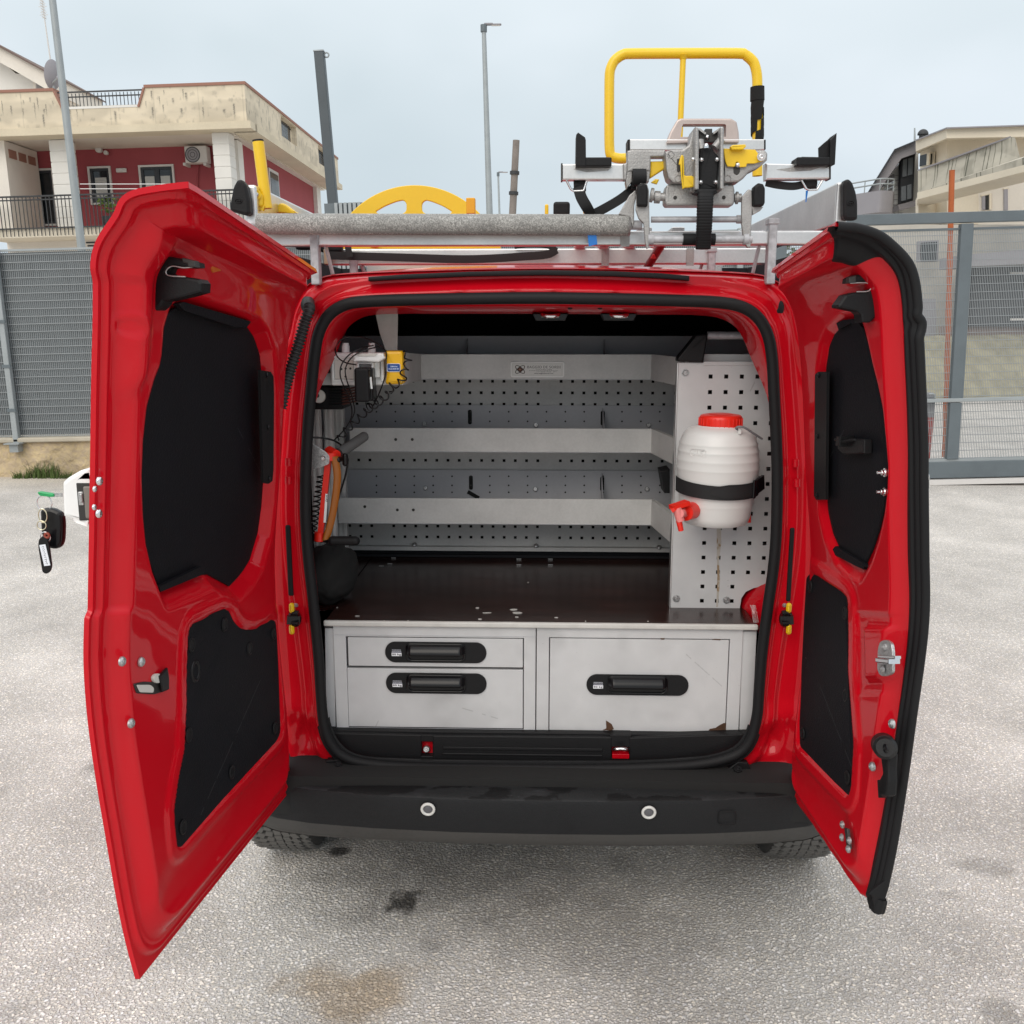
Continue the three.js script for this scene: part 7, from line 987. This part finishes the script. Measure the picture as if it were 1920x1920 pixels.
// ---- ladder clamp on the right
{
  const t = thing('ladder_clamp', 'cast aluminium ladder clamp with black rubber handle and yellow catches on the roof', 'ladder clamp'), z = 0.055;
  const px = (L) => L.map(([x, y]) => [1160 + x / 6.4, 200 + y / 6.4]), pl = (L, dz, d, b = 0.002, holes = []) => plate(px(L), z + dz, d, b, holes.map(px)), q = (x, y, dz = 0) => at(1160 + x / 6.4, 200 + y / 6.4, z + dz);
  part(t, 'main_beam', [pl([[130, 390], [1755, 390], [1755, 520], [130, 520]], -0.03, 0.05, 0.002)], M.alu); part(t, 'beam_end', [pl([[108, 395], [132, 390], [132, 540], [108, 560]], -0.028, 0.05, 0.001), pl([[1752, 392], [1766, 396], [1766, 510], [1752, 520]], -0.028, 0.05, 0.001)], M.black);
  for (const [P, n] of [[[[1053, 307], [1176, 307], [1176, 337], [1053, 337]], -1], [[[1436, 306], [1557, 309], [1557, 335], [1436, 337]], 1]]) { const b = part(t, 'side_arm', plate(P, z - 0.022, 0.03, 0.003), M.alu); part(b, 'arm_wear', plate(n < 0 ? [[1075, 317], [1090, 314], [1148, 313], [1140, 320], [1100, 323]] : [[1455, 318], [1490, 313], [1540, 313], [1520, 320], [1480, 322]], z - 0.0215, 0.002), M.cast); part(b, 'arm_end', plate(n < 0 ? [[1052, 306], [1055, 306], [1055, 338], [1052, 338]] : [[1555, 309], [1558, 309], [1558, 336], [1555, 336]], z - 0.021, 0.032), M.steelDark); }
  const cl = part(t, 'left_casting', [pl([[105, 530], [150, 518], [560, 520], [560, 600], [385, 602], [385, 772], [105, 780]], -0.01, 0.035, 0.003), pl([[105, 770], [165, 768], [162, 900], [100, 980], [85, 900]], -0.012, 0.033, 0.002), pl([[326, 768], [383, 768], [364, 900], [330, 900]], -0.012, 0.033, 0.002), pl([[52, 690], [110, 660], [110, 880], [60, 880]], -0.012, 0.03, 0.004)], M.cast);
  part(cl, 'guide_roller', [cyl(q(165, 850, -0.01), q(325, 850, -0.01), 0.018, 0.018, 24), pl([[150, 770], [330, 770], [330, 930], [215, 1000], [150, 990]], -0.02, 0.02, 0.003)], M.rubber);
  part(t, 'yellow_inset', [pl([[385, 655], [560, 650], [560, 740], [480, 790], [380, 855], [370, 820]], -0.02, 0.02, 0.003), pl([[390, 905], [440, 865], [490, 870], [460, 930], [400, 915]], -0.015, 0.01, 0.003)], M.yellow);
  part(t, 'centre_casting', pl(roundPoly([[560, 540], [640, 515], [760, 515], [840, 460], [880, 300], [930, 245], [955, 255], [955, 1000], [880, 1030], [850, 1020], [850, 920], [660, 915], [600, 860], [572, 760]], 12), 0.02, 0.06, 0.004), M.cast);
  part(t, 'right_casting', pl(roundPoly([[1250, 500], [1290, 520], [1760, 520], [1790, 560], [1785, 640], [1700, 720], [1560, 790], [1500, 860], [1440, 905], [1260, 915], [1240, 800]], 12), 0.012, 0.05, 0.004), M.cast);
  parts(t, 'boss', [[625, 572], [712, 860], [1310, 862]].map(([x, y]) => new THREE.TorusGeometry(0.0066, 0.0011, 6, 20).translate(...q(x, y, x < 1000 ? 0.0205 : 0.0125).toArray())), M.cast);
  part(t, 'slot_dark', [pl([[700, 630], [735, 620], [740, 770], [715, 790], [700, 770]], 0.0215, 0.003, 0.0005), pl(roundPoly([[1375, 690], [1440, 650], [1460, 700], [1455, 790], [1420, 825], [1380, 800]], 15), 0.013, 0.003, 0.0005)], M.steelDark); part(t, 'slot_peg', new THREE.SphereGeometry(0.006, 14, 10).translate(...q(1425, 700, 0.016).toArray()), M.chrome);
  parts(t, 'channel_side', [pl([[920, 240], [960, 250], [965, 420], [965, 990], [930, 1010], [915, 980]], 0.055, 0.09, 0.003), pl([[1222, 250], [1260, 240], [1262, 980], [1240, 1000], [1218, 980]], 0.055, 0.09, 0.003)], M.cast);
  part(t, 'cradle', [pl([[960, 262], [1045, 320], [1045, 262], [1125, 262], [1125, 320], [1222, 262], [1222, 430], [960, 430]], 0.015, 0.03, 0.002)], M.steelDark); part(t, 'cradle_ridge', [bar(q(960, 270, 0.02), q(1040, 330, 0.02), 0.01, 0.004), bar(q(1222, 262, 0.02), q(1130, 325, 0.02), 0.01, 0.004)], M.cast); part(t, 'cradle_screw', new THREE.SphereGeometry(0.005, 12, 8).translate(...q(1062, 366, 0.018).toArray()), M.chrome);
  part(t, 'cover_plate', [pl(roundPoly([[985, 490], [1120, 480], [1150, 540], [1200, 590], [1205, 650], [1190, 900], [1180, 1000], [950, 1000], [970, 900], [970, 600]], 12), 0.042, 0.02, 0.004)], M.black); for (const [x, y] of [[995, 635], [1180, 632], [985, 905], [1165, 905], [895, 630]]) part(t, 'hex_bolt', [cyl(q(x, y, 0.04), q(x, y, 0.05), 0.0042, 0.0042, 6), new THREE.SphereGeometry(0.0036, 12, 8).translate(...q(x, y, 0.05).toArray())], M.chrome);
  part(t, 'top_knob', [cyl(q(1050, 500, 0.05), q(1050, 475, 0.05), 0.006), new THREE.SphereGeometry(0.0055, 14, 8).translate(...q(1050, 472, 0.05).toArray())], M.chrome); part(t, 'side_clamp', [cyl(q(970, 410, 0.03), q(990, 520, 0.035), 0.009), cyl(q(1235, 400, 0.03), q(1150, 500, 0.035), 0.009)], M.cast);
  const yp = part(t, 'yellow_plate', pl(roundPoly([[1258, 500], [1640, 515], [1690, 585], [1745, 605], [1740, 650], [1630, 682], [1540, 682], [1530, 722], [1450, 726], [1435, 662], [1410, 662], [1390, 722], [1305, 716], [1280, 660]], 8), 0.020, 0.004, 0.001), M.yellow); part(yp, 'plate_tab', pl(roundPoly([[1338, 478], [1370, 458], [1525, 450], [1530, 480], [1490, 515], [1360, 515]], 8), 0.034, 0.014, 0.002), M.yellow); part(t, 'socket_bolt', [cyl(q(1714, 597, 0.012), q(1714, 597, 0.030), 0.0095, 0.009, 24), new THREE.TorusGeometry(0.004, 0.0016, 6, 6).translate(...q(1714, 597, 0.0305).toArray())], M.chrome);
  part(t, 'yellow_lever', [pl(roundPoly([[722, 690], [738, 620], [752, 578], [772, 578], [784, 600], [790, 820], [810, 828], [880, 826], [912, 850], [918, 900], [910, 960], [860, 970], [790, 974], [768, 990], [752, 850], [740, 700]], 8), 0.034, 0.008, 0.0025)], M.yellow);
  part(t, 'lower_casting', [pl(roundPoly([[580, 940], [700, 930], [700, 960], [850, 960], [1250, 960], [1380, 930], [1395, 1000], [1390, 1150], [1370, 1185], [580, 1185], [556, 1150], [560, 1010]], 12), 0.0, 0.05, 0.004)], M.cast); for (const [x, y] of [[678, 1092], [1262, 1090]]) part(t, 'bolt_hole', cyl(q(x, y, 0.0), q(x, y, 0.0012), 0.004, 0.004, 14), M.steelDark);
  part(t, 'pivot', [cyl(q(400, 1080, -0.01), q(560, 1085, -0.01), 0.0085), cyl(q(430, 1085, -0.01), q(495, 1088, -0.01), 0.013), cyl(q(380, 1060, -0.01), q(415, 1065, -0.01), 0.015, 0.015, 8), cyl(q(1390, 1095, -0.01), q(1470, 1095, -0.01), 0.009), cyl(q(1405, 1095, -0.01), q(1430, 1095, -0.01), 0.013)], M.cast);
  for (const [P, c] of [[[[215, 960], [270, 912], [340, 925], [365, 1000], [375, 1600], [360, 1700], [335, 1705], [320, 1640], [300, 1400], [240, 1340], [205, 1240]], [[218, 1000], [230, 940], [285, 908], [340, 930], [356, 990], [352, 1180], [335, 1200], [225, 1190]]], [[[1480, 1080], [1560, 990], [1600, 1000], [1605, 1200], [1590, 1500], [1585, 1690], [1545, 1690], [1500, 1600], [1478, 1400]], [[1625, 960], [1680, 912], [1740, 925], [1762, 980], [1760, 1150], [1740, 1190], [1630, 1195], [1620, 1100]]]]) { const k = part(t, 'link_plate', pl(roundPoly(P, 12), 0.012, 0.012, 0.002), M.cast); part(k, 'link_pad', pl(roundPoly(c, 14), 0.026, 0.03, 0.005), M.black); }
  parts(t, 'link_bracket', [pl([[1600, 1195], [1740, 1200], [1700, 1250], [1610, 1300]], 0.01, 0.02, 0.002), pl([[0, 1290], [130, 1060], [200, 1000], [215, 1060], [190, 1180], [185, 1400], [170, 1450], [120, 1320]], -0.01, 0.012, 0.002)], M.cast);
  part(t, 'upper_rod', [cyl(q(390, 1355, -0.02), q(1480, 1352, -0.02), 0.0065), cyl(q(1415, 1352, -0.02), q(1480, 1352, -0.02), 0.009)], M.galv); part(t, 'lower_rod', [cyl(q(360, 1592, 0.005), q(1600, 1590, 0.005), 0.0085, 0.0085, 22), cyl(q(350, 1592, 0.005), q(420, 1592, 0.005), 0.0115), cyl(q(1495, 1590, 0.005), q(1555, 1590, 0.005), 0.0125)], M.galv); part(t, 'rod_sleeve', [cyl(q(770, 1592, 0.005), q(1155, 1592, 0.005), 0.0125, 0.0125, 22)], M.rubber);
  // ribbed rubber handle, curving back over the rod
  { const C = new THREE.CatmullRomCurve3([q(1045, 1000, 0.05), q(1042, 1060, 0.056), q(1035, 1200, 0.06), q(1028, 1400, 0.055), q(1020, 1550, 0.045), q(1012, 1716, 0.03)]), R = [], n = 220; for (let i = 0; i <= n; i++) { const s = i / n, p = C.getPointAt(s), fl = S(0.09, 0.0, s), g = s > 0.14 ? 1 - 0.045 * (Math.cos((s - 0.14) * 2 * Math.PI * 21) > 0.72 ? 1 : 0) : 1, e = s > 0.985 ? Math.sqrt(Math.max(0.02, 1 - ((s - 0.985) / 0.015) ** 2)) : 1, w = (0.0168 - 0.001 * s + fl * 0.006) * g * e, d = (0.0105 + fl * 0.003) * g * e, row = []; for (let k = 0; k <= 28; k++) { const a = (k / 28) * 2 * Math.PI, c = Math.cos(a), sn = Math.sin(a); row.push(p.clone().add(V(Math.sign(c) * Math.abs(c) ** 0.55 * w, 0, Math.sign(sn) * Math.abs(sn) ** 0.55 * d))); } R.push(row); } part(t, 'rubber_handle', grid(R), M.rubber); part(t, 'handle_collar', pl(roundPoly([[900, 1025], [960, 1005], [1150, 1005], [1195, 1030], [1150, 1050], [940, 1050]], 8), 0.062, 0.03, 0.003), M.rubber); }
  part(t, 'carry_handle', [pl(roundPoly([[585, 395], [620, 300], [700, 160], [745, 138], [1355, 138], [1420, 180], [1445, 300], [1450, 395], [1440, 430], [580, 430]], 14), -0.05, 0.03, 0.004, [[[720, 385], [740, 230], [760, 185], [1290, 185], [1312, 215], [1310, 385]]]), pl([[585, 400], [850, 400], [845, 432], [580, 440]], -0.018, 0.01, 0.001), pl([[1255, 400], [1445, 400], [1440, 432], [1255, 430]], -0.018, 0.01, 0.001)], mat([0.50, 0.42, 0.39], 0.45, { metalness: 0.55, map: wear(0.8, 1.1, 3) }));
  // end stops and lashing loops
  part(t, 'end_stop', [plate([[1079.5, 312], [1080.5, 252], [1084, 248], [1097, 257], [1098.5, 262], [1099, 312]], z + 0.004, 0.05, 0.002), prect(1082, 294.5, 1147, 311.5, z + 0.002, 0.05, 0.003)], M.black); part(t, 'end_stop', [prect(1494, 294, 1562, 310.5, z + 0.002, 0.05, 0.003), plate([[1535, 277], [1545, 268], [1569, 249], [1566, 306], [1560, 310], [1536, 310]], z - 0.006, 0.006, 0.001), plate([[1557, 262], [1569, 249], [1566, 308], [1556, 311]], z + 0.004, 0.05, 0.002), plate([[1488, 303], [1504, 293.5], [1530, 294], [1530, 300]], z - 0.02, 0.03, 0.002)], M.black);
  for (const P of [[[1062, 338], [1070, 354], [1076, 358], [1094, 357], [1100, 340]], [[1503, 338], [1512, 354], [1517, 356], [1532, 355], [1542, 338]]]) part(t, 'wire_loop', tube(P.map(([x, y]) => at(x, y, z - 0.03)), 0.0024, 40, 8, false, 0.1), M.chrome);
  parts(t, 'strap_roll', [cyl(at(1076, 349, z - 0.05), at(1098, 347, z - 0.05), 0.013, 0.013, 20), cyl(at(1510, 345, z - 0.05), at(1530, 345, z - 0.05), 0.011, 0.011, 20)], M.strap);
  solo('clamp_strap', [ribbon([at(1084, 350, z - 0.03), at(1090, 370, z - 0.03), at(1100, 388, z - 0.035), at(1108, 402, z - 0.05)], 0.024, V(1, 0, 0)), ribbon([at(1110, 403, z - 0.06), at(1135, 390, z - 0.06), at(1165, 372, z - 0.05), at(1190, 352, z - 0.04)], 0.020)], M.strap, 'black webbing strap in a V below the left arm of the ladder clamp', 'strap');
  solo('right_clamp_strap', [ribbon([at(1436, 342, z - 0.04), at(1460, 347, z - 0.04), at(1490, 349, z - 0.04), at(1512, 344, z - 0.04), at(1528, 340, z - 0.04)], 0.016)], M.strap, 'black webbing strap slung under the right arm of the ladder clamp', 'strap');
  part(t, 'blue_cord', cyl(at(1513, 358, z - 0.03), at(1511, 379, z - 0.03), 0.0025, 0.001), M.blueTag);
}
// ================================================================ key in the left door lock
{
  const k = thing('key_bunch', 'bunch of keys with black fob and tag hanging from the left door lock', 'keys'), z = 0.66, q = (x, y, d = 0) => at(x, y, z + d);
  part(k, 'key', [bar(q(100, 928), q(117, 928), 0.0022, 0.006)], M.zinc); part(k, 'green_head', plate(roundPoly([[69, 924], [72, 922], [100, 926], [101, 931], [96, 932.5], [74, 930]], 2), z + 0.004, 0.009, 0.0018), M.green);
  part(k, 'key_ring', new THREE.TorusGeometry(0.0125, 0.0011, 8, 36).scale(1, 1.05, 1).translate(...q(83, 943).toArray()), M.chrome); part(k, 'split_ring', [new THREE.TorusGeometry(0.0075, 0.0009, 8, 30).scale(0.95, 1.5, 1).translate(...q(80, 967, 0.016).toArray()), new THREE.TorusGeometry(0.0075, 0.0009, 8, 30).translate(...q(78, 985, 0.018).toArray())], mat([0.75, 0.68, 0.5], 0.25, { metalness: 1 })); part(k, 'tag_ring', [new THREE.TorusGeometry(0.0085, 0.0009, 8, 30).translate(...q(85, 1007, 0.016).toArray())], M.chrome);
  const f = part(k, 'fob', [plate(roundPoly([[74, 958], [80, 954], [98, 954], [112, 962], [116, 968], [118, 985], [117, 1015], [112, 1028], [99, 1031], [84, 1026], [76, 1000]], 6), z + 0.006, 0.016, 0.005)], M.gloss); part(f, 'fob_edge', plate(roundPoly([[106, 962], [112, 966], [114, 985], [112, 1018], [106, 1026]], 2), z + 0.0085, 0.006, 0.002), M.black);
  const tag = part(k, 'name_tag', [plate(roundPoly([[72, 1012], [80, 1004], [88, 1010], [92, 1022], [97, 1062], [94, 1072], [86, 1077], [79, 1073], [76, 1055], [71, 1024]], 4), z + 0.022, 0.004, 0.0012)], M.gloss);
  const tx = canvasTex(96, 256, (c, w, h) => { c.fillStyle = '#dfe3ea'; c.fillRect(0, 0, w, h); c.strokeStyle = '#20242c'; c.lineWidth = 5; c.lineCap = 'round'; let s = 5; const rn = () => (s = (s * 16807) % 2147483647) / 2147483647; for (let i = 0; i < 9; i++) { const y = 24 + i * 25; c.beginPath(); c.moveTo(30 + rn() * 10, y + rn() * 8); c.quadraticCurveTo(50 + rn() * 30, y - 12 + rn() * 12, 46 + rn() * 20, y + 14 + rn() * 5); c.stroke(); } });
  { const a = q(84, 1041, 0.0226), g = new THREE.PlaneGeometry(0.0105, 0.036).rotateZ(0.14).translate(a.x, a.y, a.z); part(tag, 'paper_slip', g, mat([1, 1, 1], 0.5, { map: tx, metre: false })); }
  part(k, 'red_bead', new THREE.TorusGeometry(0.0035, 0.0022, 8, 18).translate(...q(88, 1004, 0.02).toArray()), mat([0.25, 0.04, 0.02], 0.5));
}
for (const o of scene.children) if (o.userData.category && o.isGroup && o.position.lengthSq() === 0 && o.rotation.x === 0 && o.rotation.z === 0) seat(o); else if (o.userData.category && o.isMesh && o.position.lengthSq() === 0 && o.userData.kind !== 'stuff') seat(o);
renderer.render(scene, camera);
